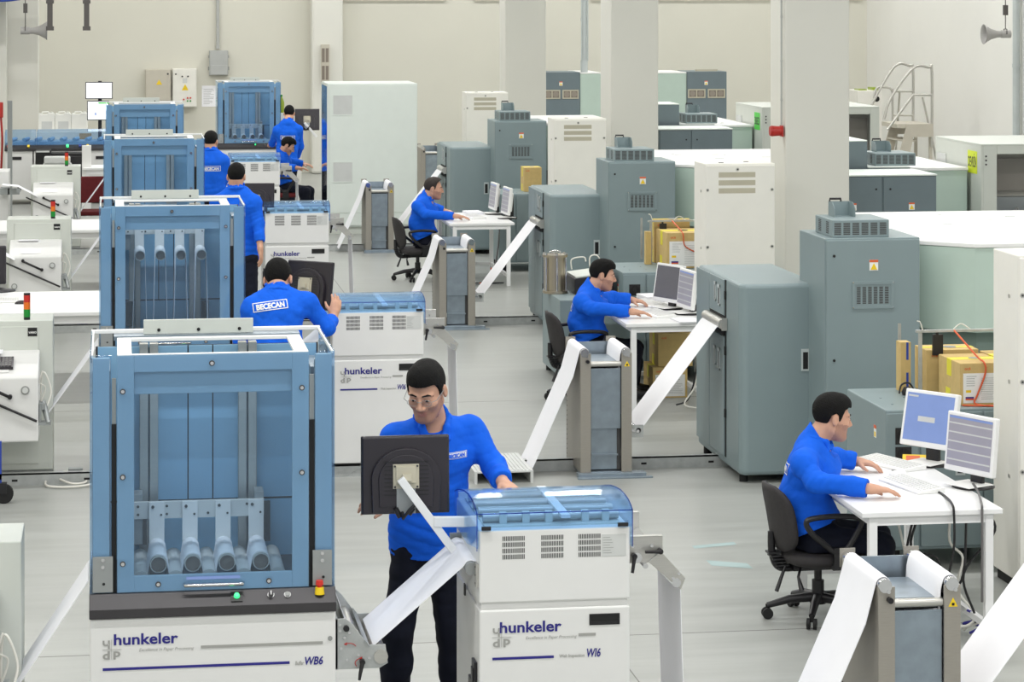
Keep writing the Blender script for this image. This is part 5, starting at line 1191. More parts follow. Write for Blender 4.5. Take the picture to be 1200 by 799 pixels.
def office_chair(x, y, rz, label, seat=0.43, fab='chair_black', arms=True):
    t = thing('office_chair', label, 'chair', (x, y, 0), rz, 'swivel chairs')
    # seat pad (x forward)
    m = MB(); n = 28; vs = []; lay = [(0.0, 0.88), (0.012, 0.96), (0.035, 1.0), (0.058, 0.97), (0.068, 0.86)]
    def outline(i):
        a = 2 * PI * i / n; c, s = math.cos(a), math.sin(a); e = 0.62
        return (0.235 * math.copysign(abs(c) ** e, c), 0.235 * math.copysign(abs(s) ** e, s))
    for z, k in lay:
        for i in range(n): o = outline(i); vs.append((o[0] * k + 0.02, o[1] * k, seat - 0.07 + z))
    fs = []
    for q in range(len(lay) - 1): fs += [(q * n + i, q * n + (i + 1) % n, (q + 1) * n + (i + 1) % n, (q + 1) * n + i) for i in range(n)]
    fs += [tuple(reversed(range(n))), tuple((len(lay) - 1) * n + i for i in range(n))]
    m.add(vs, fs, 0, True); m.build('seat', [fab], t)
    # backrest: curved oval shell
    m = MB(); vs = []; nv, nu = 13, 13
    zb, zt = seat + 0.0, seat + 0.365
    def bp(u, v, o):
        a = (u - 0.5) * 2; wv = 0.205 * (1 - abs(2 * v - 1) ** 3.2) ** (1 / 3.2) if 0 < v < 1 else 0.0
        wv = max(wv, 0.09)
        yy = a * wv; zz = zb + (zt - zb) * v; bend = 0.05 * (a * wv / 0.2) ** 2
        rec = -0.06 * v - 0.05 * max(0, v - 0.5) ** 2 + 0.012
        th = o * 0.028 * (1 - 0.6 * max(abs(a), abs(2 * v - 1)) ** 4)
        return (-0.235 + rec + bend + th, yy, zz)
    for o in (1, -1):
        for j in range(nv):
            for i in range(nu): vs.append(bp(i / (nu - 1), j / (nv - 1), o))
    N = nu * nv; fs = []
    for j in range(nv - 1):
        for i in range(nu - 1):
            a = j * nu + i; fs += [(a, a + 1, a + nu + 1, a + nu), (N + a, N + a + nu, N + a + nu + 1, N + a + 1)]
    for i in range(nu - 1): fs.append((i, N + i, N + i + 1, i + 1)); fs.append(((nv - 1) * nu + i, (nv - 1) * nu + i + 1, N + (nv - 1) * nu + i + 1, N + (nv - 1) * nu + i))
    for j in range(nv - 1): fs.append((j * nu, (j + 1) * nu, N + (j + 1) * nu, N + j * nu)); fs.append((j * nu + nu - 1, N + j * nu + nu - 1, N + (j + 1) * nu + nu - 1, (j + 1) * nu + nu - 1))
    m.add(vs, fs, 0, True); m.build('backrest', [fab], t)
    m = MB(); m.tube(smooth_path([(-0.27, 0, seat + 0.10), (-0.265, 0, seat - 0.02), (-0.22, 0, seat - 0.10), (-0.08, 0, seat - 0.10)]), 0.022, 8); m.box(-0.16, 0.12, -0.06, 0.06, seat - 0.115, seat - 0.07)
    for i in range(6): m.box(-0.295 + i * 0.012, -0.225 + i * 0.012, -0.035, 0.035, seat - 0.02 - i * 0.018, seat - 0.010 - i * 0.018)
    m.build('back_bracket', ['black_plastic'], t)
    m = MB(); m.tube([(-0.12, -0.06, seat - 0.09), (-0.17, -0.17, seat - 0.12), (-0.16, -0.20, seat - 0.19)], [0.007, 0.008, 0.016], 8); m.tube([(-0.2, -0.03, seat - 0.09), (-0.26, -0.06, seat - 0.22)], [0.009, 0.012], 8); m.build('height_lever', ['black_plastic'], t)
    if arms:
        for sgn in (-1, 1):
            m = MB(); yy = sgn * 0.265
            loop = [(0.02, seat + 0.02), (-0.05, seat + 0.07), (-0.12, seat + 0.13), (-0.155, seat + 0.185), (-0.13, seat + 0.212), (0.0, seat + 0.222), (0.13, seat + 0.212), (0.158, seat + 0.185), (0.13, seat + 0.12), (0.075, seat + 0.04)]
            P = [Vector((a, yy, b)) for a, b in loop]; dense = []
            for i in range(len(P)):
                p0, p1, p2, p3 = P[i - 1], P[i], P[(i + 1) % len(P)], P[(i + 2) % len(P)]
                for k in range(5):
                    q = k / 5; dense.append(0.5 * ((2 * p1) + (p2 - p0) * q + (2 * p0 - 5 * p1 + 4 * p2 - p3) * q * q + (3 * p1 - p0 - 3 * p2 + p3) * q ** 3))
            m.tube(dense, 0.0165, 8, closed=True); m.box(-0.0, 0.09, min(yy, yy * 0.8), max(yy, yy * 0.8), seat - 0.075, seat - 0.055); m.box(0.0, 0.09, yy - 0.014, yy + 0.014, seat - 0.07, seat + 0.05)
            m.build('armrest', ['black_plastic'], t)
    m = MB(); m.cyl((0, 0, 0.11), (0, 0, seat - 0.18), 0.034, n=16); m.cyl((0, 0, seat - 0.20), (0, 0, seat - 0.08), 0.022, n=14); m.cyl((0, 0, 0.08), (0, 0, 0.135), 0.045, n=16); m.build('gas_column', ['black_plastic'], t)
    for i in range(5):
        a = 2 * PI * i / 5 + 0.5; d = Vector((math.cos(a), math.sin(a), 0))
        m = MB(); m.tube([d * 0.03 + Vector((0, 0, 0.115)), d * 0.16 + Vector((0, 0, 0.105)), d * 0.285 + Vector((0, 0, 0.072))], [0.028, 0.024, 0.017], 8); g = m.build('star_leg', ['black_plastic'], t)
        m = MB(); s = d.cross(Vector((0, 0, 1))); c = d * 0.285 + Vector((0, 0, 0.03))
        for q in (-0.018, 0.018): m.cyl(c + s * (q - 0.009), c + s * (q + 0.009), 0.030, n=16)
        m.cyl(c + Vector((0, 0, 0.01)), c + Vector((0, 0, 0.05)), 0.010, n=8); m.build('castor', ['black_matte'], g)
    return t
# ================================================================ people: smooth distance fields meshed into continuous surfaces
def V(*a): return np.array(a, dtype=np.float64)
def nrmz(a): a = np.array(a, dtype=np.float64); return a / max(1e-9, np.linalg.norm(a))
class Field:
    def __init__(s): s.ops = []; s.lo = V(1e9, 1e9, 1e9); s.hi = -s.lo
    def _bb(s, pts, r, grow=True):
        P = np.array(pts); lo = P.min(0) - r; hi = P.max(0) + r
        if grow: s.lo = np.minimum(s.lo, lo); s.hi = np.maximum(s.hi, hi)
        return lo, hi
    def cone(s, a, b, ra, rb, k=0.015):
        a = V(*a); b = V(*b); s.ops.append(('cone', s._bb([a, b], max(ra, rb)), (a, b, ra, rb), k)); return s
    def econe(s, a, b, side, A0, B0, A1, B1, k=0.03):
        """elliptic cone: half width A along side, half depth B"""
        a = V(*a); b = V(*b); s.ops.append(('econe', s._bb([a, b], max(A0, A1, B0, B1)), (a, b, nrmz(side), A0, B0, A1, B1), k)); return s
    def ell(s, c, axes, rad, k=0.012, sub=False):
        c = V(*c); Rm = np.array(axes, dtype=np.float64); s.ops.append(('sub' if sub else 'ell', s._bb([c], max(rad), not sub), (c, Rm, V(*rad)), k)); return s
    def cut(s, p, n, lo=None, hi=None, k=0.0):
        """remove everything on the +n side of plane through p (inside a box)"""
        p = V(*p); s.ops.append(('cut', (V(*lo) if lo is not None else None, V(*hi) if hi is not None else None), (p, nrmz(n)), k)); return s
    def subcone(s, a, b, ra, rb, k=0.004):
        a = V(*a); b = V(*b); s.ops.append(('subcone', s._bb([a, b], max(ra, rb), False), (a, b, ra, rb), k)); return s
    def fn(s, f, lo, hi):
        s.ops.append(('fn', (V(*lo), V(*hi)), f, 0)); return s
    def mesh(s, h, disp=None):
        pad = 4 * h; lo = s.lo - pad; hi = s.hi + pad
        n = np.ceil((hi - lo) / h).astype(int) + 1
        ax_ = [lo[i] + h * np.arange(n[i]) for i in range(3)]
        D = np.full(tuple(n), 0.5, dtype=np.float32)
        for kind, bb, arg, k in s.ops:
            b0 = lo if bb[0] is None else bb[0]; b1 = hi if bb[1] is None else bb[1]
            g = k + 3 * h if kind not in ('cut', 'fn') else 0
            i0 = np.clip(np.floor((b0 - g - lo) / h).astype(int), 0, n - 1); i1 = np.clip(np.ceil((b1 + g - lo) / h).astype(int) + 1, 1, n)
            if np.any(i1 <= i0): continue
            sl = tuple(slice(i0[q], i1[q]) for q in range(3))
            X = ax_[0][sl[0]][:, None, None]; Y = ax_[1][sl[1]][None, :, None]; Z = ax_[2][sl[2]][None, None, :]
            S = D[sl]
            if kind in ('cone', 'subcone'):
                a, b, ra, rb = arg; ba = b - a; L2 = max(1e-12, float(ba @ ba))
                t = np.clip(((X - a[0]) * ba[0] + (Y - a[1]) * ba[1] + (Z - a[2]) * ba[2]) / L2, 0, 1)
                d = np.sqrt((X - a[0] - t * ba[0]) ** 2 + (Y - a[1] - t * ba[1]) ** 2 + (Z - a[2] - t * ba[2]) ** 2) - (ra + (rb - ra) * t)
            elif kind == 'econe':
                a, b, sd, A0, B0, A1, B1 = arg; ba = b - a; L = np.linalg.norm(ba); w = ba / L
                sd = nrmz(sd - w * (sd @ w)); fv = np.cross(w, sd)
                qx, qy, qz = X - a[0], Y - a[1], Z - a[2]
                tt = qx * w[0] + qy * w[1] + qz * w[2]; t = np.clip(tt / L, 0, 1); r = tt - t * L
                qu = qx * sd[0] + qy * sd[1] + qz * sd[2]; qv = qx * fv[0] + qy * fv[1] + qz * fv[2]
                A = A0 + (A1 - A0) * t; Bq = B0 + (B1 - B0) * t; mn = np.minimum(A, Bq)
                d = (np.sqrt((qu / A) ** 2 + (qv / Bq) ** 2 + (r / mn) ** 2) - 1) * mn
            elif kind in ('ell', 'sub'):
                c, Rm, rad = arg; qx, qy, qz = X - c[0], Y - c[1], Z - c[2]
                q = [(qx * Rm[i][0] + qy * Rm[i][1] + qz * Rm[i][2]) / rad[i] for i in range(3)]
                d = (np.sqrt(q[0] ** 2 + q[1] ** 2 + q[2] ** 2) - 1) * float(min(rad))
            elif kind == 'cut':
                p, nv = arg; d = (X - p[0]) * nv[0] + (Y - p[1]) * nv[1] + (Z - p[2]) * nv[2]
                D[sl] = np.maximum(S, d); continue
            else:
                D[sl] = arg(X, Y, Z, S); continue
            if kind in ('sub', 'subcone'):
                hh = np.maximum(k - np.abs(S + d), 0) / max(k, 1e-6); D[sl] = np.maximum(S, -d) + hh * hh * k * 0.25
            else:
                hh = np.maximum(k - np.abs(S - d), 0) / max(k, 1e-6); D[sl] = np.minimum(S, d) - hh * hh * k * 0.25
        if disp is not None:
            D += disp(ax_[0][:, None, None], ax_[1][None, :, None], ax_[2][None, None, :]).astype(np.float32)
        return surface_nets(D, lo, h)
def surface_nets(D, lo, h):
    ins = D < 0
    c = np.zeros(tuple(x - 1 for x in D.shape), dtype=np.uint8)
    for i in (0, 1):
        for j in (0, 1):
            for k in (0, 1): c += ins[i:c.shape[0] + i, j:c.shape[1] + j, k:c.shape[2] + k]
    cells = np.argwhere((c > 0) & (c < 8)); N = len(cells)
    idx = np.full(c.shape, -1, dtype=np.int32); idx[tuple(cells.T)] = np.arange(N)
    acc = np.zeros((N, 3)); cnt = np.zeros(N)
    cor = [(i, j, k) for i in (0, 1) for j in (0, 1) for k in (0, 1)]
    val = {q: D[cells[:, 0] + q[0], cells[:, 1] + q[1], cells[:, 2] + q[2]] for q in cor}
    for a in cor:
        for ax_ in range(3):
            if a[ax_] == 0:
                b = tuple(1 if q == ax_ else a[q] for q in range(3)); Da, Db = val[a], val[b]; m = (Da < 0) != (Db < 0)
                t = Da[m] / (Da[m] - Db[m]); p = np.repeat(np.array([a], dtype=np.float64), m.sum(), 0); p[:, ax_] += t
                acc[m] += p; cnt[m] += 1
    v = (cells + acc / cnt[:, None]) * h + lo
    F = []
    sx = [(1, 2), (2, 0), (0, 1)]
    for ax_ in range(3):
        p, q = sx[ax_]
        A = [slice(1, -1)] * 3; Bs = [slice(1, -1)] * 3; A[ax_] = slice(0, -1); Bs[ax_] = slice(1, None)
        ia = ins[tuple(A)]; e = np.argwhere(ia != ins[tuple(Bs)])
        if not len(e): continue
        flip = ~ia[tuple(e.T)]
        off = np.array([1, 1, 1]); off[ax_] = 0; e = e + off
        def cell(dp, dq):
            z = e.copy(); z[:, p] += dp; z[:, q] += dq; return idx[tuple(z.T)]
        quad = np.stack([cell(-1, -1), cell(0, -1), cell(0, 0), cell(-1, 0)], 1)
        quad[flip] = quad[flip][:, ::-1]; F.append(quad)
    return v, np.concatenate(F)
def np_mesh(name, v, f, mats, parent, midx=None, loc=None):
    me = bpy.data.meshes.new(name); nv, nf = len(v), len(f)
    me.vertices.add(nv); me.vertices.foreach_set('co', np.asarray(v, dtype=np.float32).ravel())
    me.loops.add(nf * 4); me.polygons.add(nf)
    me.loops.foreach_set('vertex_index', np.asarray(f, dtype=np.int32).ravel())
    me.polygons.foreach_set('loop_start', np.arange(0, nf * 4, 4, dtype=np.int32))
    try: me.polygons.foreach_set('loop_total', np.full(nf, 4, dtype=np.int32))
    except Exception: pass
    for m in mats: me.materials.append(M[m])
    me.polygons.foreach_set('use_smooth', np.ones(nf, dtype=bool))
    if midx is not None: me.polygons.foreach_set('material_index', midx.astype(np.int32))
    me.update(calc_edges=True); me.validate()
    o = bpy.data.objects.new(name, me); COL.objects.link(o); o.parent = parent
    if loc is not None: o.location = loc
    return o
def hand(fd, w, d, n, right, curl=0.5, spread=1.0, sc=1.0, fat=0.0, thumb=0.6):
    """palm, four fingers and a thumb; w wrist, d towards the fingers, n back of the hand"""
    w = V(*w); d = nrmz(d); n = nrmz(V(*n) - d * (V(*n) @ d)); s = np.cross(n, d) * (1 if right else -1)
    fd.ell(w + d * 0.052 * sc, [s, d, n], (0.041 * sc, 0.056 * sc, 0.0175 * sc), 0.012)
    fd.cone(w - d * 0.01, w + d * 0.03 * sc, 0.026, 0.024, 0.015)
    base = [(0.029, 0.088, 0.070), (0.0095, 0.094, 0.079), (-0.010, 0.090, 0.073), (-0.028, 0.080, 0.056)]
    for i, (so, do, L) in enumerate(base):
        p = w + (s * so + d * do) * sc; dd = nrmz(d + s * so * 3.0 * spread); ang = 0.0
        fd.cone(w + (s * so * 0.7 + d * 0.04) * sc + n * 0.002, p, 0.012 * sc, 0.0105 * sc + fat, 0.008)
        for fr, da, ra, rb in ((0.45, 0.55, 0.0098, 0.0088), (0.31, 0.65, 0.0088, 0.008), (0.24, 0.45, 0.008, 0.0066)):
            ang += da * curl * (1 + 0.08 * i); v = dd * math.cos(ang) - n * math.sin(ang); q = p + v * L * fr * sc
            fd.cone(p, q, ra * sc + fat, rb * sc + fat, 0.004); p = q
    tb = w + (s * 0.030 + d * 0.028) * sc - n * 0.006; tv = nrmz(d * 0.62 + s * thumb - n * 0.30); q = tb + tv * 0.042 * sc
    fd.cone(w + (s * 0.012 + d * 0.015) * sc, tb, 0.016, 0.0135 + fat, 0.012); fd.cone(tb, q, 0.0125 + fat, 0.0105 + fat, 0.008)
    tv2 = nrmz(tv * 0.9 + d * 0.35 - n * 0.25 * curl - s * 0.15); fd.cone(q, q + tv2 * 0.030 * sc, 0.0103 + fat, 0.0078 + fat, 0.005)
def folds(seed, amp):
    rs = np.random.RandomState(seed); terms = []
    for i in range(9):
        k = rs.normal(size=3); k /= np.linalg.norm(k); wl_ = rs.uniform(0.08, 0.26); k[2] *= 1.5
        terms.append((k * 2 * PI / wl_, rs.uniform(0, 6.28), amp * rs.uniform(0.4, 1.0) * (wl_ / 0.14)))
    def f(X, Y, Z):
        o = 0.0
        for k, ph, a in terms:
            q = np.sin(k[0] * X + k[1] * Y + k[2] * Z + ph + 0.9 * np.sin(9 * Z + 7 * X + ph) + 0.7 * np.sin(11 * Y + 6 * Z)); o = o + a * (q * 0.22 + (0.5 - np.abs(q)) * 0.55)
        return o
    return f
def person(label, J, face, tilt_up=(0, 0, 1), res=0.006, hair='hair_black', bald=False, hands=None, glasses=False, badge_back=False, badge_front=False, seed=1, girth=1.0, logo_dir=None, seatz=None, group=None, neck_r=0.056, hs=1.0, logo_at=0.62, logo_off=0.0, logo_rot=0.0, slouch=0.0, ch=1.0):
    """J holds world joints; everything is built relative to a root on the floor under the pelvis"""
    root = Vector((J['pel'][0], J['pel'][1], 0)); R0 = V(*root)
    J = {k: V(*v) - R0 for k, v in J.items()}
    t = thing('person', label, 'person', root, 0, group)
    pel, che, hd = J['pel'], J['che'], J['hd']
    up = nrmz(che - pel); rt = J['shR'] - J['shL']; rt = nrmz(rt - up * (rt @ up)); fw = np.cross(up, rt)
    f = nrmz(face); u = V(*tilt_up); u = nrmz(u - f * (u @ f)); r = np.cross(f, u)
    AX = [r, f, u]
    def H(x, y, z): return hd + (r * x + f * y + u * z) * hs
    # ---- body
    b = Field()
    b.ell(H(0, -0.012, 0.030), AX, (0.0765 * hs, 0.097 * hs, 0.093 * hs), 0.02)
    b.ell(H(0, 0.028, -0.042), AX, (0.062 * hs, 0.068 * hs, 0.086 * hs), 0.03)
    b.ell(H(0, 0.068, -0.103), AX, (0.030 * hs, 0.026 * hs, 0.023 * hs), 0.03)
    for sx in (-1, 1):
        b.cone(H(sx * 0.052, -0.012, -0.060), H(sx * 0.022, 0.070, -0.102), 0.020, 0.016, 0.025)
        b.ell(H(sx * 0.040, 0.062, -0.028), AX, (0.026, 0.026, 0.026), 0.02)
        b.ell(H(sx * 0.032, 0.106, 0.004), AX, (0.021, 0.020, 0.014), 0.012, sub=True)
        b.ell(H(sx * 0.032, 0.079, 0.003), AX, (0.017, 0.014, 0.013), 0.004)
        b.cone(H(sx * 0.012, 0.090, 0.022), H(sx * 0.050, 0.074, 0.022), 0.010, 0.009, 0.012)
        b.ell(H(sx * 0.083, -0.013, -0.008), AX, (0.011, 0.021, 0.033), 0.008)
        b.ell(H(sx * 0.094, -0.006, -0.004), AX, (0.007, 0.011, 0.018), 0.004, sub=True)
        b.ell(H(sx * 0.013, 0.103, -0.036), AX, (0.010, 0.011, 0.008), 0.006)
    b.cone(H(0, 0.088, 0.018), H(0, 0.116, -0.030), 0.0085, 0.0115, 0.008)
    b.ell(H(0, 0.091, -0.062), AX, (0.024, 0.010, 0.0065), 0.006); b.ell(H(0, 0.089, -0.074), AX, (0.021, 0.010, 0.007), 0.006)
    b.ell(H(0, 0.101, -0.068), AX, (0.020, 0.006, 0.0022), 0.003, sub=True)
    nb = che + up * 0.0
    b.cone(H(0, -0.018, -0.055), nb + up * 0.03, neck_r, neck_r + 0.004, 0.03)
    b.cone(nb, nb - up * 0.06, 0.062, 0.08, 0.03); b.cone(nb, nb + fw * 0.035 - up * 0.07, 0.055, 0.055, 0.03)
    b.econe(che - up * 0.06, pel, rt, 0.13, 0.08, 0.13, 0.085, 0.05)
    for s_ in 'LR':
        sh, el, wr = J['sh' + s_], J['el' + s_], J['wr' + s_]
        b.cone(nb - up * 0.04, sh, 0.05, 0.045, 0.03); b.cone(sh, el, 0.045, 0.036, 0.02); b.cone(el, el + (wr - el) * 0.3, 0.038, 0.040, 0.02); b.cone(el + (wr - el) * 0.3, wr, 0.040, 0.026, 0.02)
        hp, kn, an = J['hip' + s_], J['kn' + s_], J['an' + s_]
        b.cone(pel, hp, 0.08, 0.075, 0.03); b.cone(hp, kn, 0.070, 0.050, 0.03); b.cone(kn, an, 0.05, 0.036, 0.02)
        toe = J.get('toe' + s_, an + nrmz(fw * V(1, 1, 0)) * 0.16 - V(0, 0, 0.05)); b.cone(an, toe, 0.036, 0.026, 0.02)
    hands = hands or {}
    for s_ in 'LR':
        wr, el = J['wr' + s_], J['el' + s_]; o = hands.get(s_, {})
        hand(b, wr, o.get('d', wr - el), o.get('n', -fw if abs((wr - el)[2]) > 0.15 else V(0, 0, 1)), s_ == 'R', o.get('curl', 0.5), o.get('spread', 1.0), o.get('sc', 1.0), 0.0 if res < 0.0065 else 0.0015, o.get('thumb', 0.6))
    if seatz is not None: b.cut((pel[0], pel[1], seatz + 0.015), (0, 0, -1), lo=pel - 0.32, hi=V(pel[0] + 0.22, pel[1] + 0.32, seatz + 0.015))
    v, q = b.mesh(res)
    cen = v[q].mean(1) - hd; lx, ly, lz = cen @ r / hs, cen @ f / hs, cen @ u / hs
    mi = np.zeros(len(q), dtype=int)
    nearh = (np.abs(lx) < 0.09) & (np.abs(ly) < 0.14)
    mi[nearh & (ly > -0.005) & (lz < -0.045 + 0.25 * np.abs(lx) - 0.0) & (lz > -0.135) & ((ly > 0.0) & (np.abs(lx) + 0.0 > 0.0)) & ~((lz > -0.052) & (np.abs(lx) < 0.028))] = 1
    mi[nearh & (ly > 0.082) & (np.abs(lz + 0.068) < 0.010) & (np.abs(lx) < 0.021)] = 2
    body = np_mesh('body', v, q, ['skin', 'stubble', 'lip'], t, mi)
    # ---- eyes, brows
    for sx in (-1, 1):
        m = MB(); e = H(sx * 0.032, 0.0805, 0.002)
        m.prism([(0.0100 * math.cos(a), 0.0024 * math.sin(a)) for a in [2 * PI * i / 14 for i in range(14)]], 'y', -0.001, 0.004, 0)
        m.cyl((0, 0.0035, 0), (0, 0.0062, 0), 0.0048, n=12, mi=1)
        Rm = np.array(AX); fc = V(*(np.array([r, f, u]).T @ V(0, 1, 0)))
        m.v = [tuple(e + (np.array([r * p[0], f * (p[1] + 0.0115 - abs(p[0]) * 0.15), u * p[2]]).sum(0)) * hs) for p in m.v]; m.build('eye', ['eye_white', 'hair_black'], t)
        fb = Field(); fb.cone(H(sx * 0.014, 0.0970, 0.0240), H(sx * 0.036, 0.0905, 0.0275), 0.0040, 0.0040, 0.004); fb.cone(H(sx * 0.036, 0.0905, 0.0275), H(sx * 0.056, 0.0745, 0.0180), 0.0042, 0.003, 0.004)
        vv, qq = fb.mesh(0.002); np_mesh('eyebrow', vv, qq, [hair], t)
    # ---- hair
    hf = Field()
    hf.ell(H(0, -0.013, 0.036), AX, (0.0850 * hs, 0.108 * hs, 0.102 * hs), 0.01); hf.ell(H(0, 0.035, 0.085), AX, (0.060 * hs, 0.060 * hs, 0.046 * hs), 0.03)
    def hl(X, Y, Z, S):
        qx, qy, qz = X - hd[0], Y - hd[1], Z - hd[2]
        a = (qx * r[0] + qy * r[1] + qz * r[2]) / hs; c = (qx * f[0] + qy * f[1] + qz * f[2]) / hs; e = (qx * u[0] + qy * u[1] + qz * u[2]) / hs
        line = np.interp(c, [-0.12, -0.07, -0.047, -0.036, -0.012, 0.006, 0.013, 0.024, 0.033, 0.045, 0.065, 0.09, 0.12], [-0.078, -0.070, -0.055, 0.015, 0.030, 0.020, -0.024, -0.022, 0.030, 0.058, 0.070, 0.068, 0.066] if not bald else [-0.07, -0.06, -0.05, 0.015, 0.030, 0.020, -0.02, 0.01, 0.055, 0.08, 0.098, 0.12, 0.15])
        line = line + np.where(c > 0.03, -0.10 * np.clip(np.abs(a) - 0.03, 0, 1) * (0 if bald else 1), 0)
        nz = 0.0010 * np.sin(95 * a + 1.3) * np.sin(88 * c + 3) * np.sin(80 * e)
        return np.maximum(S + nz, (line - e) * 0.8)
    hf.fn(hl, hf.lo - 0.05, hf.hi + 0.05)
    vv, qq = hf.mesh(min(0.004, res)); np_mesh('hair', vv, qq, [hair], t)
    # ---- shirt
    s = Field(); g = girth
    mid = pel + (che - pel) * 0.40 - fw * slouch; cst = pel + (che - pel) * 0.74
    s.econe(pel - up * (0.055 if seatz is not None else 0.13), pel + up * 0.03, rt, 0.188 * g, 0.138 * g, 0.174 * g, 0.126 * g, 0.03)
    s.econe(pel + up * 0.02, mid, rt, 0.170 * g, 0.122 * g, 0.160 * g, 0.120 * g, 0.05)
    s.econe(mid, cst, rt, 0.160 * g, 0.120 * g, 0.178 * g, 0.128 * g, 0.05); s.econe(cst, che - up * 0.03, rt, 0.178 * g, 0.122 * g, 0.125, 0.085, 0.05)
    for s_ in 'LR':
        sh, el, wr = J['sh' + s_], J['el' + s_], J['wr' + s_]; fa = wr - el; cu = hands.get(s_, {}).get('cuff', 0.90)
        s.cone(che - up * 0.040, sh - up * 0.01, 0.064, 0.058, 0.06); s.cone(sh - up * 0.01, el, 0.062, 0.053, 0.05); s.cone(el, el + fa * 0.75 * cu, 0.054, 0.048, 0.03); s.cone(el + fa * 0.72 * cu, el + fa * (cu - 0.05), 0.052, 0.049, 0.015)
        s.cone(el + fa * (cu - 0.13), el + fa * cu, 0.0415, 0.040, 0.006)
        s.cut(el + fa * cu, fa, lo=np.minimum(el + fa * cu, wr + fa * 0.3) - 0.06, hi=np.maximum(el + fa * cu, wr + fa * 0.3) + 0.06)
    nd = nrmz(H(0, -0.03, -0.07) - (nb - up * 0.03))
    s.cone(nb - nd * 0.02, nb + nd * 0.095 * ch, 0.083, 0.072, 0.02)
    s.cut(nb + nd * 0.060 * ch + fw * 0.0, nd + fw * 0.75, lo=nb + nd * 0.06 - 0.115, hi=nb + nd * 0.06 + 0.115)
    s.subcone(nb + nd * 0.0, nb + nd * 0.16, 0.062, 0.070, 0.004)
    s.subcone(nb + fw * 0.075 + nd * 0.03, nb + fw * 0.135 - up * 0.045, 0.030, 0.006, 0.004)
    base = folds(seed, 0.0022); rs = np.random.RandomState(seed + 99)
    arms = [(J['sh' + k], J['el' + k], J['wr' + k], rs.uniform(0, 6)) for k in 'LR']; ph0 = rs.uniform(0, 6)
    def fv(X, Y, Z):
        o = base(X, Y, Z)
        for sh_, el_, wr_, ph in arms:
            d2 = (X - el_[0]) ** 2 + (Y - el_[1]) ** 2 + (Z - el_[2]) ** 2; ax1 = nrmz(wr_ - sh_)
            ta = (X - el_[0]) * ax1[0] + (Y - el_[1]) * ax1[1] + (Z - el_[2]) * ax1[2]
            o = o + 0.0042 * np.exp(-d2 / 0.018) * (0.45 - np.abs(np.sin(ta * 72 + ph + 1.2 * np.sin(30 * X + 22 * Y) + 0.9 * np.sin(26 * Z))))
            d3 = (X - sh_[0]) ** 2 + (Y - sh_[1]) ** 2 + (Z - sh_[2] + 0.07) ** 2; ax2 = nrmz(el_ - sh_)
            tb = (X - sh_[0]) * (ax2[0] + up[0]) + (Y - sh_[1]) * (ax2[1] + up[1]) + (Z - sh_[2]) * (ax2[2] * 0.3 + up[2] * 0.5) + 0.5 * (X + Y)
            o = o + 0.0026 * np.exp(-d3 / 0.015) * (0.45 - np.abs(np.sin(tb * 48 + ph)))
        tu = (X - pel[0]) * up[0] + (Y - pel[1]) * up[1] + (Z - pel[2]) * up[2]
        lat = (X - pel[0]) * rt[0] + (Y - pel[1]) * rt[1] + (Z - pel[2]) * rt[2]
        return o + 0.0050 * np.exp(-((tu - 0.03) / 0.10) ** 2) * (0.45 - np.abs(np.sin(tu * 50 + 1.6 * np.sin(lat * 16 + ph0) + 0.8 * np.sin((X + Y) * 21 + ph0))))
    if seatz is not None:
        fh = nrmz(fw * V(1, 1, 0)); s.cut(pel + V(0, 0, 0.03), fh * 0.45 - V(0, 0, 1), lo=pel - 0.32, hi=pel + V(0.32, 0.32, 0.16))
    else: s.cut(pel - up * 0.095, -up, lo=pel - V(0.27, 0.27, 0.40), hi=pel + V(0.27, 0.27, 0.0))
    sv, sq = s.mesh(res, fv); shirt = np_mesh('shirt', sv, sq, ['shirt_blue'], t)
    # collar flaps
    c = Field()
    for sg in (-1, 1):
        A_ = nb + nd * 0.052 + rt * sg * 0.074 + fw * 0.0; B_ = nb + nd * 0.020 + rt * sg * 0.058 + fw * 0.070; C_ = nb - nd * 0.022 + rt * sg * 0.030 + fw * 0.112; D_ = nb - nd * 0.030 + rt * sg * 0.062 + fw * 0.104
        c.cone(A_, B_, 0.013, 0.014, 0.012); c.cone(B_, C_, 0.014, 0.009, 0.012); c.cone(B_, D_, 0.014, 0.007, 0.014); c.cone(C_, D_, 0.008, 0.007, 0.014)
    for sg in (-1, 1):
        arc = [nb + nd * (0.066 * ch - 0.004 * i) + rt * sg * 0.079 * math.sin(a) - fw * 0.079 * math.cos(a) for i, a in enumerate([0, 0.35, 0.7, 1.05, 1.35, 1.6])]
        for i in range(5): c.cone(arc[i], arc[i + 1], 0.0125, 0.0125, 0.012)
    vv, qq = c.mesh(min(res, 0.005)); np_mesh('collar', vv, qq, ['shirt_blue'], shirt)
    # ---- trousers
    p = Field(); p.econe(pel + up * 0.06, pel - up * 0.06, rt, 0.145 * g, 0.100 * g, 0.160 * g, 0.116 * g, 0.04)
    for s_ in 'LR':
        hp, kn, an = J['hip' + s_], J['kn' + s_], J['an' + s_]
        p.cone(hp, kn, 0.094, 0.070, 0.045); p.cone(kn, kn + (an - kn) * 0.45, 0.071, 0.070, 0.03); p.cone(kn + (an - kn) * 0.4, an, 0.070, 0.064, 0.03)
        p.cut(an + V(0, 0, -0.012), V(0, 0, -1), lo=an - 0.12, hi=an + V(0.12, 0.12, 0.02))
    if seatz is not None: p.cut((pel[0], pel[1], seatz + 0.004), (0, 0, -1), lo=pel - 0.32, hi=V(pel[0] + 0.22, pel[1] + 0.32, seatz + 0.004))
    pv, pq = p.mesh(max(res, 0.006), folds(seed + 5, 0.0036)); np_mesh('trousers', pv, pq, ['trouser_navy'], t)
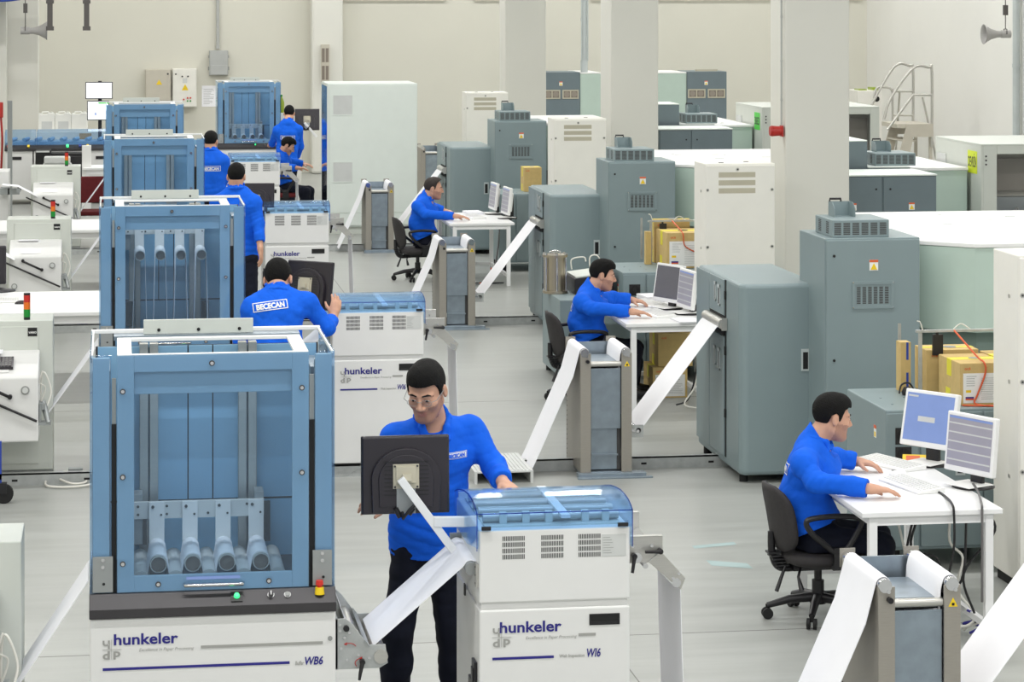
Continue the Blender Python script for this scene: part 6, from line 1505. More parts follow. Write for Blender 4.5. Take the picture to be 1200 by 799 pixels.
    for s_ in 'LR':
        an = J['an' + s_]; toe = J.get('toe' + s_); dirn = nrmz((toe - an) * V(1, 1, 0)) if toe is not None else nrmz(fw * V(1, 1, 0)); sd = np.cross(dirn, V(0, 0, 1))
        z0 = an[2] - 0.085; k = Field(); hl_ = V(an[0], an[1], z0 + 0.045)
        k.cone(hl_ - dirn * 0.04, hl_ + dirn * 0.05 + V(0, 0, 0.0), 0.044, 0.046, 0.02); k.cone(hl_ + dirn * 0.05, hl_ + dirn * 0.165 - V(0, 0, 0.010), 0.046, 0.034, 0.02); k.cone(hl_ + V(0, 0, 0.01), hl_ + V(0, 0, 0.05), 0.042, 0.042, 0.02)
        k.cut((an[0], an[1], z0 + 0.002), (0, 0, -1)); kv, kq = k.mesh(0.007); np_mesh('shoe', kv, kq, ['shoe_black'], t)
    # ---- badge with the firm's word
    def stick(name, w_, h_, origin, right_, up_, direction, txt, border, mt=('white_paint', 'shirt_blue')):
        from mathutils.bvhtree import BVHTree
        bv = BVHTree.FromPolygons([Vector(x) for x in sv], [tuple(int(i) for i in x) for x in sq])
        dr = Vector(direction).normalized(); rr = Vector(right_).normalized(); uu = Vector(up_).normalized(); og = Vector(origin)
        def proj(a_, b_, lift):
            pt = og + rr * a_ + uu * b_; hit = bv.ray_cast(pt - dr * 0.35, dr, 0.7)
            return (hit[0] if hit[0] is not None else pt) - dr * lift
        bw = 0.0016 if h_ < 0.05 else 0.0055
        m = MB(); nx, ny = 26, 8; vs = []
        for j in range(ny + 1):
            for i in range(nx + 1): vs.append(proj(-w_ / 2 + w_ * i / nx, -h_ / 2 + h_ * j / ny, 0.0022))
        fs = [(j * (nx + 1) + i, j * (nx + 1) + i + 1, (j + 1) * (nx + 1) + i + 1, (j + 1) * (nx + 1) + i) for j in range(ny) for i in range(nx)]
        m.add(vs, fs, 0)
        for (xa, xb, ya, yb) in ((-w_ / 2 + border, w_ / 2 - border, h_ / 2 - border - bw, h_ / 2 - border), (-w_ / 2 + border, w_ / 2 - border, -h_ / 2 + border, -h_ / 2 + border + bw), (-w_ / 2 + border, -w_ / 2 + border + bw, -h_ / 2 + border, h_ / 2 - border), (w_ / 2 - border - bw, w_ / 2 - border, -h_ / 2 + border, h_ / 2 - border)):
            n2 = 20; L = []; 
            horiz = (xb - xa) > (yb - ya)
            for i in range(n2 + 1):
                f_ = i / n2
                if horiz: L += [proj(xa + (xb - xa) * f_, ya, 0.0034), proj(xa + (xb - xa) * f_, yb, 0.0034)]
                else: L += [proj(xa, ya + (yb - ya) * f_, 0.0034), proj(xb, ya + (yb - ya) * f_, 0.0034)]
            m.add(L, [(2 * i, 2 * i + 2, 2 * i + 3, 2 * i + 1) for i in range(n2)], 1)
        tm = MB(); tm.text(txt, (0, -h_ * 0.27, 0), (1, 0, 0), (0, 1, 0), h_ * 0.54, 0, 0.05, width=w_ * 0.80, align='LEFT')
        tm.v = [tuple(proj(x - w_ * 0.40, y, 0.0052)) for x, y, z in tm.v]; m.add(tm.v, tm.f, 1)
        m.build(name, list(mt), shirt)
    if badge_back:
        o = pel + (che - pel) * logo_at + rt * logo_off; ca, sa = math.cos(logo_rot), math.sin(logo_rot); stick('back_print', 0.235, 0.066, o, rt * ca + up * sa, up * ca - rt * sa, fw, 'BECECAN', 0.0015, ['shirt_blue', 'white_paint'])
    if badge_front:
        o = pel + (che - pel) * 0.80 - rt * 0.105; stick('chest_badge', 0.10, 0.030, o, -rt, up, -fw, 'BECECAN', 0.002)
    if glasses:
        m = MB()
        for sx in (-1, 1):
            pts = [H(sx * 0.033 + 0.024 * math.cos(a), 0.108 - 0.0, -0.002 + 0.016 * math.sin(a)) for a in [2 * PI * i / 20 for i in range(20)]]
            m.tube([Vector(x) for x in pts], 0.0008, 6, closed=True)
            m.tube([Vector(H(sx * 0.057, 0.106, 0.004)), Vector(H(sx * 0.076, 0.09, 0.006)), Vector(H(sx * 0.084, 0.0, 0.008))], 0.0016, 6)
        m.tube([Vector(H(-0.010, 0.110, 0.002)), Vector(H(0, 0.114, 0.005)), Vector(H(0.010, 0.110, 0.002))], 0.0014, 6)
        gl = m.build('glasses', ['print_grey'], t)
        m = MB()
        for sx in (-1, 1):
            pts = [Vector(H(sx * 0.033 + 0.0235 * math.cos(a), 0.1075, -0.002 + 0.0155 * math.sin(a))) for a in [2 * PI * i / 20 for i in range(20)]]
            pb = [p_ + Vector(f) * 0.001 for p_ in pts]
            m.add(pts + pb, [tuple(range(20)), tuple(reversed(range(20, 40)))] + [(i, 20 + i, 20 + (i + 1) % 20, (i + 1) % 20) for i in range(20)])
        m.build('lens', ['clear_pane'], gl)
    return t
# ---------------------------------------------------------------- the nine men
def P(px, py, Y): return at(px, py, Y)
# standing man with glasses behind the nearest inspection unit, looking down at his screen
Yc = 12.42
J = dict(pel=P(502, 622, 12.45), che=P(508, 499, 12.36), hd=P(499.5, 457, 12.24), shR=P(463, 511, 12.42), shL=P(551, 501, 12.40),
         elR=P(449, 578, 12.30), wrR=P(452, 592, 12.06), elL=P(580, 548, 12.33), wrL=P(590, 566, 12.16),
         hipR=P(484, 640, 12.45), hipL=P(520, 640, 12.45), knR=P(466, 742, 12.40), knL=P(530, 742, 12.45))
J['wrR'] = P(457, 586, 11.98)
for s, xx in (('R', 463), ('L', 536)):
    a = P(xx, 800, 12.45); J['an' + s] = Vector((a.x, 12.48, 0.09)); J['toe' + s] = Vector((a.x + (-0.04 if s == 'R' else 0.03), 12.32, 0.03))
man0 = person('man with glasses in a blue shirt standing behind a screen and the nearest inspection cabinet', J, (-0.40, -0.88, -0.40), res=0.005, hs=1.05, glasses=True, badge_front=True, seed=3,
       hands={'R': dict(d=(-0.95, -0.20, 0.02), n=(0.0, -0.6, 0.8), curl=0.8, cuff=0.93), 'L': dict(d=(0.35, -0.9, -0.22), n=(0.1, -0.1, 1), curl=0.35, cuff=0.84)})
# seated man at the nearest desk
def seated(label, ref, d, face, res, **kw):
    """ref: joints of the nearest seated man shifted by d"""
    J = {k: Vector(v) + Vector(d) for k, v in ref.items()}
    for k, v in kw.pop('adj', {}).items(): J[k] = J[k] + Vector(v)
    return person(label, J, face, res=res, **kw)
SEAT = dict(pel=P(937, 620, 14.28), che=P(953, 519, 14.26), hd=P(975, 488.5, 14.26), shR=P(941, 541, 14.05), shL=P(953, 530, 14.47),
            elR=P(956, 580, 13.96), wrR=P(1021, 581, 13.80), elL=P(980, 562, 14.62), wrL=P(1003, 553, 14.62),
            hipR=P(945, 634, 14.19), hipL=P(945, 626, 14.38), knR=P(1033, 640, 14.10), knL=P(1028, 628, 14.44),)
SEAT['anR'] = Vector((SEAT['knR'].x - 0.04, 14.12, 0.10)); SEAT['anL'] = Vector((SEAT['knL'].x - 0.02, 14.44, 0.10))
SEAT['toeR'] = SEAT['anR'] + Vector((0.16, 0, -0.06)); SEAT['toeL'] = SEAT['anL'] + Vector((0.16, 0, -0.06))
for k in ('wrR', 'wrL'): SEAT[k].z = 0.798
HN = {'R': dict(d=(0.95, 0.0, -0.09), n=(0.05, 0.1, 1), curl=0.35, cuff=0.92), 'L': dict(d=(0.88, -0.45, -0.10), n=(0.05, 0.0, 1), curl=0.5, cuff=0.90)}
SEAT['elR'].z = 0.812; SEAT['elL'].z = 0.82; SEAT['pel'].z = 0.485; SEAT['pel'].x += 0.09; SEAT['hipR'].x += 0.08; SEAT['hipL'].x += 0.08
seated('dark haired seated man at the nearest desk, facing the blue screen', SEAT, (0, 0, 0), (0.95, 0.12, -0.16), 0.005, hands=HN, girth=1.10, seatz=0.392, slouch=0.055, badge_back=True, seed=11, logo_at=0.74)
q = SEAT['pel']; office_chair(q.x + 0.015, q.y, 0.06, 'black swivel chair of the nearest seated man', seat=0.39)
D1 = Vector((DX[1] - DX[0] - 0.11, DY[1] - DY[0], 0))
seated('dark haired seated man at the second desk, facing two pale screens', SEAT, D1, (0.97, -0.10, -0.18), 0.006, hands=HN, girth=1.10, seatz=0.392, slouch=0.055, badge_back=True, seed=21, logo_at=0.72, adj=dict(hd=(0.0, 0, -0.055), che=(0, 0, -0.05), shR=(0, 0, -0.045), shL=(0, 0, -0.045), wrR=(0.08, 0, 0), wrL=(0.08, 0, 0), elR=(0.02, 0, 0), elL=(0.03, 0, 0)))
q = SEAT['pel'] + D1; office_chair(q.x - 0.09, q.y, 0.05, 'black swivel chair of the man at the two pale screens', seat=0.39)
D2 = Vector((DX[2] - DX[0] - 0.15, DY[2] - DY[0], 0))
seated('balding seated man at the farthest white desk', SEAT, D2, (0.98, -0.12, -0.10), 0.007, hands=HN, girth=1.12, seatz=0.392, slouch=0.055, badge_back=True, seed=31, hair='hair_brown', bald=True, logo_at=0.72, adj=dict(elL=(-0.04, 0, 0), wrL=(-0.08, 0, 0), elR=(0.04, 0, 0), wrR=(0.12, 0, 0), hd=(0, 0, -0.02)))
q = SEAT['pel'] + D2; office_chair(q.x - 0.10, q.y, 0.1, 'black swivel chair of the balding man', seat=0.39)
# bending man at the second line, seen from behind
Yb = 17.95
J = dict(pel=P(322, 425, 17.90), che=P(325, 343, 17.98), hd=P(326, 328, 18.06), shL=P(296, 358, 17.98), shR=P(360, 352, 18.00),
         elR=P(378, 388, 18.10), wrR=P(392, 374, 18.45), elL=P(283, 400, 18.1), wrL=P(290, 425, 18.3), hipL=P(307, 438, 17.9), hipR=P(338, 438, 17.9), knL=P(306, 510, 17.95), knR=P(338, 510, 17.95))
J['elR'] = P(383, 384, 18.02); J['wrR'] = P(391, 370, 18.25)
for s, xx in (('L', 305), ('R', 338)):
    a = P(xx, 560, 17.9); J['an' + s] = Vector((a.x, 17.88, 0.09)); J['toe' + s] = Vector((a.x, 18.05, 0.03))
person('bending man with a back print, one hand on a blue hood', J, (0.22, 0.80, -0.55), res=0.0055, hs=1.10, ch=0.45, badge_back=True, seed=41, logo_at=0.80, logo_off=-0.055, logo_rot=0.16, tilt_up=(0, 0.3, 1),
       hands={'R': dict(d=(0.22, 0.25, 0.9), n=(0.25, -0.9, 0.2), curl=0.55, cuff=0.66, spread=1.2)})
# walking man behind the second buffer
J = dict(pel=P(283, 293, 25.55), che=P(277, 222, 25.5), hd=P(277, 207, 25.52), shL=P(254, 236, 25.5), shR=P(301, 234, 25.45), elR=P(303, 262, 25.4), wrR=P(305, 292, 25.28), elL=P(252, 265, 25.5), wrL=P(255, 290, 25.6),
         hipL=P(274, 303, 25.5), hipR=P(291, 303, 25.5), knL=P(274, 352, 25.65), knR=P(293, 352, 25.4))
J['shR'] = P(298, 236, 25.45)
for s, xx, dy in (('L', 275, 0.2), ('R', 293, -0.15)):
    a = P(xx, 395, 25.5); J['an' + s] = Vector((a.x, 25.5 + dy, 0.10)); J['toe' + s] = Vector((a.x, 25.68 + dy, 0.04))
person('walking man seen from behind, bare hand hanging beside his dark trousers', J, (0.15, 0.95, -0.2), res=0.007, seed=51, ch=0.5, hands={'R': dict(d=(0.1, -0.1, -0.95), n=(0.9, -0.3, 0.1), curl=0.45, cuff=0.70), 'L': dict(d=(0, 0.3, -0.9), n=(-0.9, 0, 0), curl=0.5)})
# man behind the third buffer
J = dict(pel=P(247, 225, 32.5), che=P(247, 178, 32.5), hd=P(247, 166, 32.55), shL=P(232, 189, 32.5), shR=P(262, 188, 32.5), elR=P(264, 208, 32.55), wrR=P(258, 222, 32.9), elL=P(229, 208, 32.6), wrL=P(232, 222, 32.9),
         hipL=P(241, 232, 32.5), hipR=P(253, 232, 32.5), knL=P(241, 268, 32.5), knR=P(253, 268, 32.5))
for s, xx in (('L', 241), ('R', 253)):
    a = P(xx, 300, 32.5); J['an' + s] = Vector((a.x, 32.5, 0.10)); J['toe' + s] = Vector((a.x, 32.66, 0.04))
person('man seen from behind with a faint back print, half hidden by a blue buffer cabinet', J, (0.25, 0.94, -0.2), res=0.0075, ch=0.5, badge_back=True, seed=61, logo_at=0.60, hands={'R': dict(d=(0.1, 0.9, -0.2), n=(0.5, 0, 0.8)), 'L': dict(d=(0.1, 0.9, -0.2), n=(-0.5, 0, 0.8))})
# farthest standing man at the end of the back buffer
J = dict(pel=P(336, 193, 42.4), che=P(337, 143, 42.35), hd=P(339, 133, 42.45), shL=P(325, 152, 42.35), shR=P(350, 151, 42.35), elL=P(319, 168, 42.6), wrL=P(318, 168, 42.95), elR=P(352, 172, 42.5), wrR=P(348, 184, 42.75),
         hipL=P(331, 198, 42.4), hipR=P(341, 198, 42.4), knL=P(331, 220, 42.4), knR=P(341, 220, 42.4))
for s, xx in (('L', 331), ('R', 341)):
    a = P(xx, 240, 42.4); J['an' + s] = Vector((a.x, 42.4, 0.10)); J['toe' + s] = Vector((a.x, 42.58, 0.04))
person('farthest standing man with a white back print, at the right end of the back buffer', J, (0.1, 0.96, -0.25), res=0.008, ch=0.5, badge_back=True, seed=71, logo_at=0.66, hands={'L': dict(d=(-0.2, 0.9, -0.2), n=(0, 0, 1)), 'R': dict(d=(0.1, 0.9, 0), n=(0.5, 0, 0.8))})
# seated man on the red chair
D3 = Vector((2.49 - SEAT['pel'].x + 0.0, 39.2 - SEAT['pel'].y, 0.06))
seated('seated man looking down, on a red swivel chair beside the pale cabinet', SEAT, D3, (0.86, -0.08, -0.50), 0.008, hands=HN, seatz=0.475, seed=81, adj=dict(hd=(-0.02, 0, -0.02)), tilt_up=(0.3, 0, 1))
q = SEAT['pel'] + D3; office_chair(q.x - 0.02, q.y, 0.0, 'red and black swivel chair of the man looking down', seat=0.475, fab='chair_red')
# ================================================================ things along the walls and at the back
YW = 50.0; XRW = 14.55; XLW = -6.0
def wallp(px, py, dy=0.0): return at(px, py, YW - dy)
def wall_box(px0, px1, py0, py1, depth, name, label, mt, extras):
    a = wallp(px0, py1); b = wallp(px1, py0)
    t = thing(name, label, 'electrical box', (a.x, YW - depth, a.z)); w, h = b.x - a.x, b.z - a.z
    m = MB(); m.box(0, w, 0, depth, 0, h); m.build('case', [mt], t, 0.006)
    m = MB(); m.box(0.012, w - 0.012, -0.012, 0, 0.012, h - 0.012); m.build('lid', [mt], t, 0.004)
    extras(t, w, h); return t
def ex1(t, w, h):
    m = MB(); m.prism([(w * 0.42, h * 0.52), (w * 0.66, h * 0.52), (w * 0.54, h * 0.68)], 'y', -0.015, -0.012); m.build('warning_sign', ['warn_yellow'], t)
    m = MB(); m.cyl((w * 0.88, -0.012, h * 0.86), (w * 0.88, -0.02, h * 0.86), 0.018, n=12); m.build('lock', ['slot_dark'], t)
def ex2(t, w, h):
    m = MB(); m.prism([(w * 0.38, h * 0.44), (w * 0.66, h * 0.44), (w * 0.52, h * 0.60)], 'y', -0.015, -0.012); m.build('warning_sign', ['warn_yellow'], t)
    m = MB(); m.box(w * 0.42, w * 0.60, -0.016, -0.012, h * 0.63, h * 0.75); m.build('meter', ['label_grey'], t)
    m = MB()
    for x, z, c in ((0.4, 0.80, 0), (0.64, 0.80, 0), (0.46, 0.20, 1), (0.62, 0.24, 1), (0.74, 0.24, 1), (0.62, 0.16, 2), (0.74, 0.16, 2), (0.13, 0.86, 0)): m.cyl((w * x, -0.012, h * z), (w * x, -0.025, h * z), 0.016, n=10, mi=c)
    m.build('button', ['slot_dark', 'stop_red', 'tower_green'], t)
def ex3(t, w, h):
    m = MB(); m.box(w * 0.05, w * 0.95, -0.03, -0.012, h * 0.02, h * 0.42); m.build('lower_lid', ['box_grey'], t, 0.006)
    m = MB(); m.box(-0.02, 0.0, 0.02, 0.08, h * 0.2, h * 0.35); m.box(w, w + 0.02, 0.02, 0.08, h * 0.2, h * 0.35); m.box(-0.015, 0, 0.02, 0.08, h * 0.7, h * 0.8); m.box(w, w + 0.015, 0.02, 0.08, h * 0.7, h * 0.8); m.build('side_clip', ['print_grey'], t)
wall_box(170, 200, 81, 118, 0.20, 'electrical_box', 'beige electrical box with a yellow warning triangle on the back wall', 'box_beige', ex1)
wall_box(202, 230, 80, 125, 0.22, 'electrical_box', 'white electrical box with coloured buttons on the back wall', 'box_white', ex2)
wall_box(245, 267, 59, 88, 0.14, 'electrical_box', 'grey rounded junction box at the lower end of the thin wall conduit', 'box_grey', ex3)
a = wallp(255, 57); m = MB(); m.cyl((a.x, YW - 0.05, a.z), (a.x, YW - 0.05, 7.0), 0.030, n=12); m.cyl((a.x, YW - 0.05, a.z), (a.x, YW - 0.05, a.z + 0.06), 0.04, n=12)
solo(m, 'conduit', ['box_grey'], 'thin grey conduit running down to the grey junction box', 'conduit')
a = wallp(236.5, 125); m = MB(); m.box(0, 0.26, 0, 0.004, 0, 0.395, 0)
for i in range(12): m.box(0.03, 0.03 + random.uniform(0.1, 0.2), -0.001, 0, 0.05 + i * 0.025, 0.056 + i * 0.025, 1)
solo(m, 'paper_notice', ['paper', 'print_grey'], 'white paper notice taped to the wall below the grey junction box', 'notice', (a.x, YW - 0.006, a.z))
# wall unit heater / grille on pilaster
a = at(376, 97, YW - 0.42); m = MB(); m.box(0, 0.155, 0, 0.10, 0, 0.72, 0)
for r in range(2):
    for c in range(2): m.box(0.012 + c * 0.07, 0.065 + c * 0.07, -0.004, 0.0, 0.06 + r * 0.33, 0.32 + r * 0.33, 1)
solo(m, 'wall_grille', ['box_beige', 'vent_dark'], 'beige grille panel on the wall pilaster above the pale cabinet', 'grille', (a.x, YW - 0.42 - 0.10, a.z))
# overhead hangers and loudspeakers
for px, lb in ((58.5, 'dark grey ceiling hanger, left one, ending behind the left loudspeaker'), (101.5, 'dark grey ceiling hanger, right one, standing free')):
    a = at(px, 35, 45.0); m = MB(); m.box(-0.045, 0.045, 0, 0.05, 0.0, 4.3); m.box(-0.065, 0.065, -0.02, 0.07, -0.01, 0.06); m.box(-0.065, 0.065, -0.02, 0.07, 0.44, 0.50)
    solo(m, 'ceiling_hanger', ['hanger_grey'], lb, 'hanger', (a.x, 45.0, a.z), group=None)
def horn(px, py, Y, sgn, label, top):
    a = at(px, py, Y); t = thing('loudspeaker', label, 'loudspeaker', a, 0, 'horn loudspeakers')
    L = 0.30
    m = MB(); n = 24; prof = [(0.05, 0.0), (0.055, 0.08), (0.085, 0.18), (0.13, 0.26), (0.16, 0.30)]
    vs = []
    for r_, x_ in prof:
        for i in range(n): an = 2 * PI * i / n; vs.append((sgn * x_, r_ * math.cos(an), r_ * math.sin(an)))
    for r_, x_ in reversed(prof):
        for i in range(n): an = 2 * PI * i / n; vs.append((sgn * x_, (r_ - 0.008) * math.cos(an), (r_ - 0.008) * math.sin(an)))
    k = len(prof) * 2; m.add(vs, [(q * n + i, q * n + (i + 1) % n, (q + 1) * n + (i + 1) % n, (q + 1) * n + i) for q in range(k - 1) for i in range(n)], 0, True)
    m.cyl((0.0, 0, 0), (sgn * 0.12, 0, 0), 0.02, n=10); m.build('bell', ['horn_grey'], t)
    m = MB(); m.cyl((-sgn * 0.14, 0, 0), (sgn * 0.01, 0, 0), 0.062, n=20); m.build('driver', ['horn_grey'], t, 0.008)
    m = MB(); m.tube([(-sgn * 0.06, -0.07, 0), (-sgn * 0.06, -0.07, 0.08), (-sgn * 0.06, 0.07, 0.08), (-sgn * 0.06, 0.07, 0)], 0.008, 6); m.cyl((-sgn * 0.06, 0, 0.08), (-sgn * 0.06, 0, top), 0.008, n=6); m.box(-sgn * 0.06 - 0.035, -sgn * 0.06 + 0.035, -0.03, 0.03, 0.30, 0.46); m.build('hanger_rod', ['hanger_grey'], t)
    return t
horn(1174, 40, 40.3, -1, 'grey horn loudspeaker hanging near the right wall, mouth to the left', 3.9)
horn(34, 36, 45.2, 1, 'grey horn loudspeaker hanging at the upper left, mouth to the right', 3.9)
m = MB()
for i in range(7): m.tube(smooth_path([(-2.6, 45.0 + 0.1 * i, 3.30 + 0.012 * (i % 3)), (-1.9, 45.0 + 0.1 * i, 3.27 + 0.02 * (i % 2)), (-1.55, 45.0 + 0.1 * i, 3.30)]), 0.02, 6, i % 2)
m.box(-3.0, -1.5, 44.95, 45.75, 3.32, 3.34, 2); m.box(-1.65, -1.60, 45.3, 45.35, 3.3, 7.0, 2)
solo(m, 'cable_tray', ['cable_blue', 'cable_black', 'box_grey'], 'hanging cable tray with blue cables at the top left corner', 'cable tray')
# pipes
a = at(684.5, 84, 46.15); m = MB(); m.cyl((a.x, 46.15, 1.992), (a.x, 46.15, 7.0), 0.055, n=18); m.cyl((a.x, 46.15, 1.992), (a.x, 46.15, 2.2), 0.065, n=18); m.cyl((a.x, 46.15, 2.9), (a.x, 46.15, 2.95), 0.062, n=18)
for q in (-0.055, 0.055): m.cyl((a.x + q, 46.09, 2.2), (a.x + q, 46.09, 7.0), 0.012, n=8)
solo(m, 'pipe', ['pipe_grey'], 'galvanised pipe rising from the pale green body by the second column', 'pipe')
r_ = ray(1191, 0); yq = (XRW - 0.09) * r_[1] / r_[0]
m = MB(); m.cyl((XRW - 0.09, yq, 0), (XRW - 0.09, yq, 7.0), 0.060, n=18); m.cyl((XRW - 0.09, yq, 2.2), (XRW - 0.09, yq, 2.26), 0.068, n=18); m.cyl((XRW - 0.06, yq - 0.35, 0), (XRW - 0.06, yq - 0.35, 7.0), 0.035, n=14)
solo(m, 'pipe', ['pipe_grey'], 'galvanised pipe on the right wall at the right edge', 'pipe')
# siren and conduit on the thick column
a = at(909, 152, 23.05); t = thing('siren', 'red alarm siren on the left side of the thick column', 'siren', (5.965, 23.2, a.z))
m = MB(); m.cyl((-0.012, 0, -0.02), (-0.10, 0, -0.02), 0.042, 0.050, 20); m.cyl((-0.10, 0, -0.02), (-0.115, 0, -0.02), 0.044, n=20); m.build('sounder', ['red_paint'], t, 0.004)
m = MB(); m.box(-0.014, 0, -0.05, 0.05, -0.07, 0.03); m.build('back_plate', ['red_paint'], t, 0.003)
m = MB(); m.cyl((-0.008, 0, 0.03), (-0.008, 0, 5.5), 0.009, n=8)
for z in (0.25, 0.6, 1.0): m.box(-0.016, 0, -0.015, 0.015, z, z + 0.02)
m.build('cable_duct', ['box_grey'], t)
# platform steps by the right wall
t = thing('platform_steps', 'metal platform steps with bent tube railings by the right wall', 'steps', (0, 0, 0))
Yp = 43.0
def pp(px, py, Y): return at(px, py, Y)
for dy, sh in ((0, 0), (0.0, 1)):
    if sh == 0: pts = [pp(1012, 150, Yp + 0.9), pp(1022, 122, Yp + 0.9), pp(1048, 78, Yp + 0.9), pp(1066, 77, Yp + 0.9), pp(1070, 82, Yp + 0.9), pp(1070, 145, Yp + 0.9)]
    else: pts = [pp(1036, 140, Yp), pp(1044, 115, Yp), pp(1070, 80, Yp), pp(1088, 79, Yp), pp(1092, 84, Yp), pp(1092, 172, Yp)]
    m = MB(); m.tube(smooth_path(pts, 5), 0.024, 8); m.build('hand_rail', ['aluminium'], t)
m = MB(); m.tube([pp(1092, 111, Yp), pp(1070, 111, Yp), pp(1040, 152, Yp)], 0.022, 8); m.tube([pp(1070, 107, Yp + 0.9), pp(1050, 107, Yp + 0.9)], 0.018, 8); m.tube([pp(1070, 135, Yp + 0.9), pp(1046, 135, Yp + 0.9)], 0.018, 8); m.tube([pp(1046, 104, Yp + 0.9), pp(1046, 142, Yp + 0.9)], 0.02, 8); m.tube(smooth_path([pp(1024, 115, Yp + 0.9), pp(1028, 103, Yp + 0.9), pp(1042, 103, Yp + 0.9), pp(1046, 108, Yp + 0.9)]), 0.02, 8); m.build('mid_rail', ['aluminium'], t)
a = pp(1040, 172, Yp); b = pp(1093, 143, Yp); m = MB(); m.box(b.x - 0.62, b.x, Yp, Yp + 0.9, b.z - 0.10, b.z - 0.03, 0); m.prism([(a.x, 0), (a.x + 0.25, 0), (b.x - 0.35, b.z - 0.25), (b.x, b.z - 0.25), (b.x, b.z - 0.03), (b.x - 0.45, b.z - 0.03)], 'y', Yp - 0.03, Yp)
m.prism([(a.x, 0), (a.x + 0.25, 0), (b.x - 0.35, b.z - 0.25), (b.x, b.z - 0.25), (b.x, b.z - 0.03), (b.x - 0.45, b.z - 0.03)], 'y', Yp + 0.9, Yp + 0.93)
for i in range(4): f_ = (i + 1) / 5; m.box(a.x + (b.x - 0.45 - a.x) * f_, a.x + (b.x - 0.45 - a.x) * f_ + 0.25, Yp, Yp + 0.9, (b.z - 0.1) * f_, (b.z - 0.1) * f_ + 0.03)
for yy in (Yp + 0.02, Yp + 0.85): m.box(b.x - 0.05, b.x, yy, yy + 0.05, 0, b.z - 0.03)
m.build('platform', ['box_beige'], t)
m = MB(); m.tube([(b.x - 0.02, Yp + 0.5, b.z + 0.4), (b.x + 0.35, Yp + 0.5, 0.02)], 0.018, 6); m.tube([(b.x - 0.3, Yp + 0.9, b.z + 0.5), (b.x - 0.2, Yp + 1.6, 0.02)], 0.018, 6); m.build('brace', ['aluminium'], t)
a = at(1005, 122, 45.5); t = thing('vent_box', 'white box with a round black port beside the platform steps', 'ventilation box', (a.x, 45.5, 0))
m = MB(); m.box(0, 0.45, 0, 0.7, 0, a.z + 0.24); m.build('case', ['box_white'], t, 0.006)
m = MB(); m.cyl((0.35, 0, a.z + 0.09), (0.35, -0.01, a.z + 0.09), 0.05, n=18); m.build('port', ['black_matte'], t)
m = MB(); m.box(0.05, 0.2, 0.1, 0.4, a.z + 0.24, a.z + 0.26); m.box(0.30, 0.42, 0.1, 0.4, a.z + 0.24, a.z + 0.29); m.build('pad', ['bottle_green'], t)
# long blue covered machine at the far left
x0, x1 = -1.72, 0.10
t = thing('web_machine', 'long machine with blue covers over white cabinets, far left at the back', 'machine', (x0, 43.3, 0))
w = x1 - x0
m = MB()
for i in range(4): m.box(i * w / 4 + 0.01, (i + 1) * w / 4 - 0.01, 0, 0.8, 0.08, 0.86)
m.build('cabinet', ['machine_white'], t, 0.006)
m = MB()
for xa in (0.05, 0.85, 1.45): m.box(xa, xa + 0.22, -0.006, 0, 0.72, 0.77)
m.build('grip', ['black_plastic'], t)
m = MB(); m.prism([(-0.02, 0.86), (-0.02, 0.90), (0.05, 0.95), (0.8, 0.95), (0.8, 0.86)], 'x', 0, w); cp = m.build('control_strip', ['dark_metal'], t, 0.003)
m = MB()
for xa, c in ((0.06, 0), (0.38, 1), (1.0, 2), (1.2, 3), (1.32, 1)): m.cyl((xa, 0.0, 0.93), (xa, -0.03, 0.95), 0.022, n=12, mi=c)
m.build('button', ['stop_red', 'stop_yellow', 'green_lit', 'cable_blue'], cp)
m = MB(); prof = [(0.06, 0.95), (0.06, 1.05), (0.16, 1.16), (0.4, 1.19), (0.7, 1.14)]
for xa, xb in ((0.0, 0.49), (0.51, w - 0.01)):
    vs = [(xa, y, z) for y, z in prof] + [(xb, y, z) for y, z in prof] + [(xa, y + 0.004, z - 0.006) for y, z in prof] + [(xb, y + 0.004, z - 0.006) for y, z in prof]; n = 5
    m.add(vs, [(i, i + 1, n + i + 1, n + i) for i in range(n - 1)] + [(2 * n + i, 3 * n + i, 3 * n + i + 1, 2 * n + i + 1) for i in range(n - 1)])
    m.prism(prof + [(0.7, 0.95)], 'x', xa, xa + 0.005); m.prism(prof + [(0.7, 0.95)], 'x', xb - 0.005, xb)
m.build('hood', ['blue_cover'], t)
m = MB(); m.box(0.03, w - 0.03, 0.2, 0.75, 0.95, 1.0)
for i in range(8): m.cyl((0.1 + i * 0.2, 0.2, 1.03), (0.16 + i * 0.2, 0.6, 1.03), 0.03, n=10)
m.build('inner_deck', ['frame_blue'], t)
# black case and white parts before it
t = thing('black_case', 'black equipment case standing before the long blue covered machine', 'case', (-1.20, 42.2, 0))
m = MB(); m.box(0, 0.24, 0, 0.5, 0, 0.93, 0); m.box(0.24, 0.85, 0.05, 0.5, 0.45, 0.88, 0); m.box(0.3, 0.4, 0.1, 0.4, 0, 0.45, 0); m.build('body', ['black_matte'], t, 0.01)
m = MB(); m.box(0.28, 0.82, -0.0, 0.05, 0.50, 0.84); m.build('front_cover', ['black_plastic'], t, 0.01)
m = MB(); m.box(0.01, 0.22, -0.004, 0, 0.905, 0.93); m.build('top_band', ['label_grey'], t)
m = MB(); m.box(0, 0.44, 0, 0.3, 0.0, 0.77); m.box(0.02, 0.42, -0.03, 0.2, 0.77, 0.88)
a = at(50, 190, 41.5); solo(m, 'desk_printer', ['label_grey'], 'pale grey desktop printer on a stand before the black case', 'printer', (a.x, 41.5, 0), bevel=0.02)
a = at(96, 200, 41.0); m = MB(); m.box(0, 0.14, 0, 0.05, 0, 1.08)
solo(m, 'white_post', ['white_paint'], 'plain white upright panel before the long blue covered machine', 'panel', (a.x, 41.0, 0), bevel=0.005)
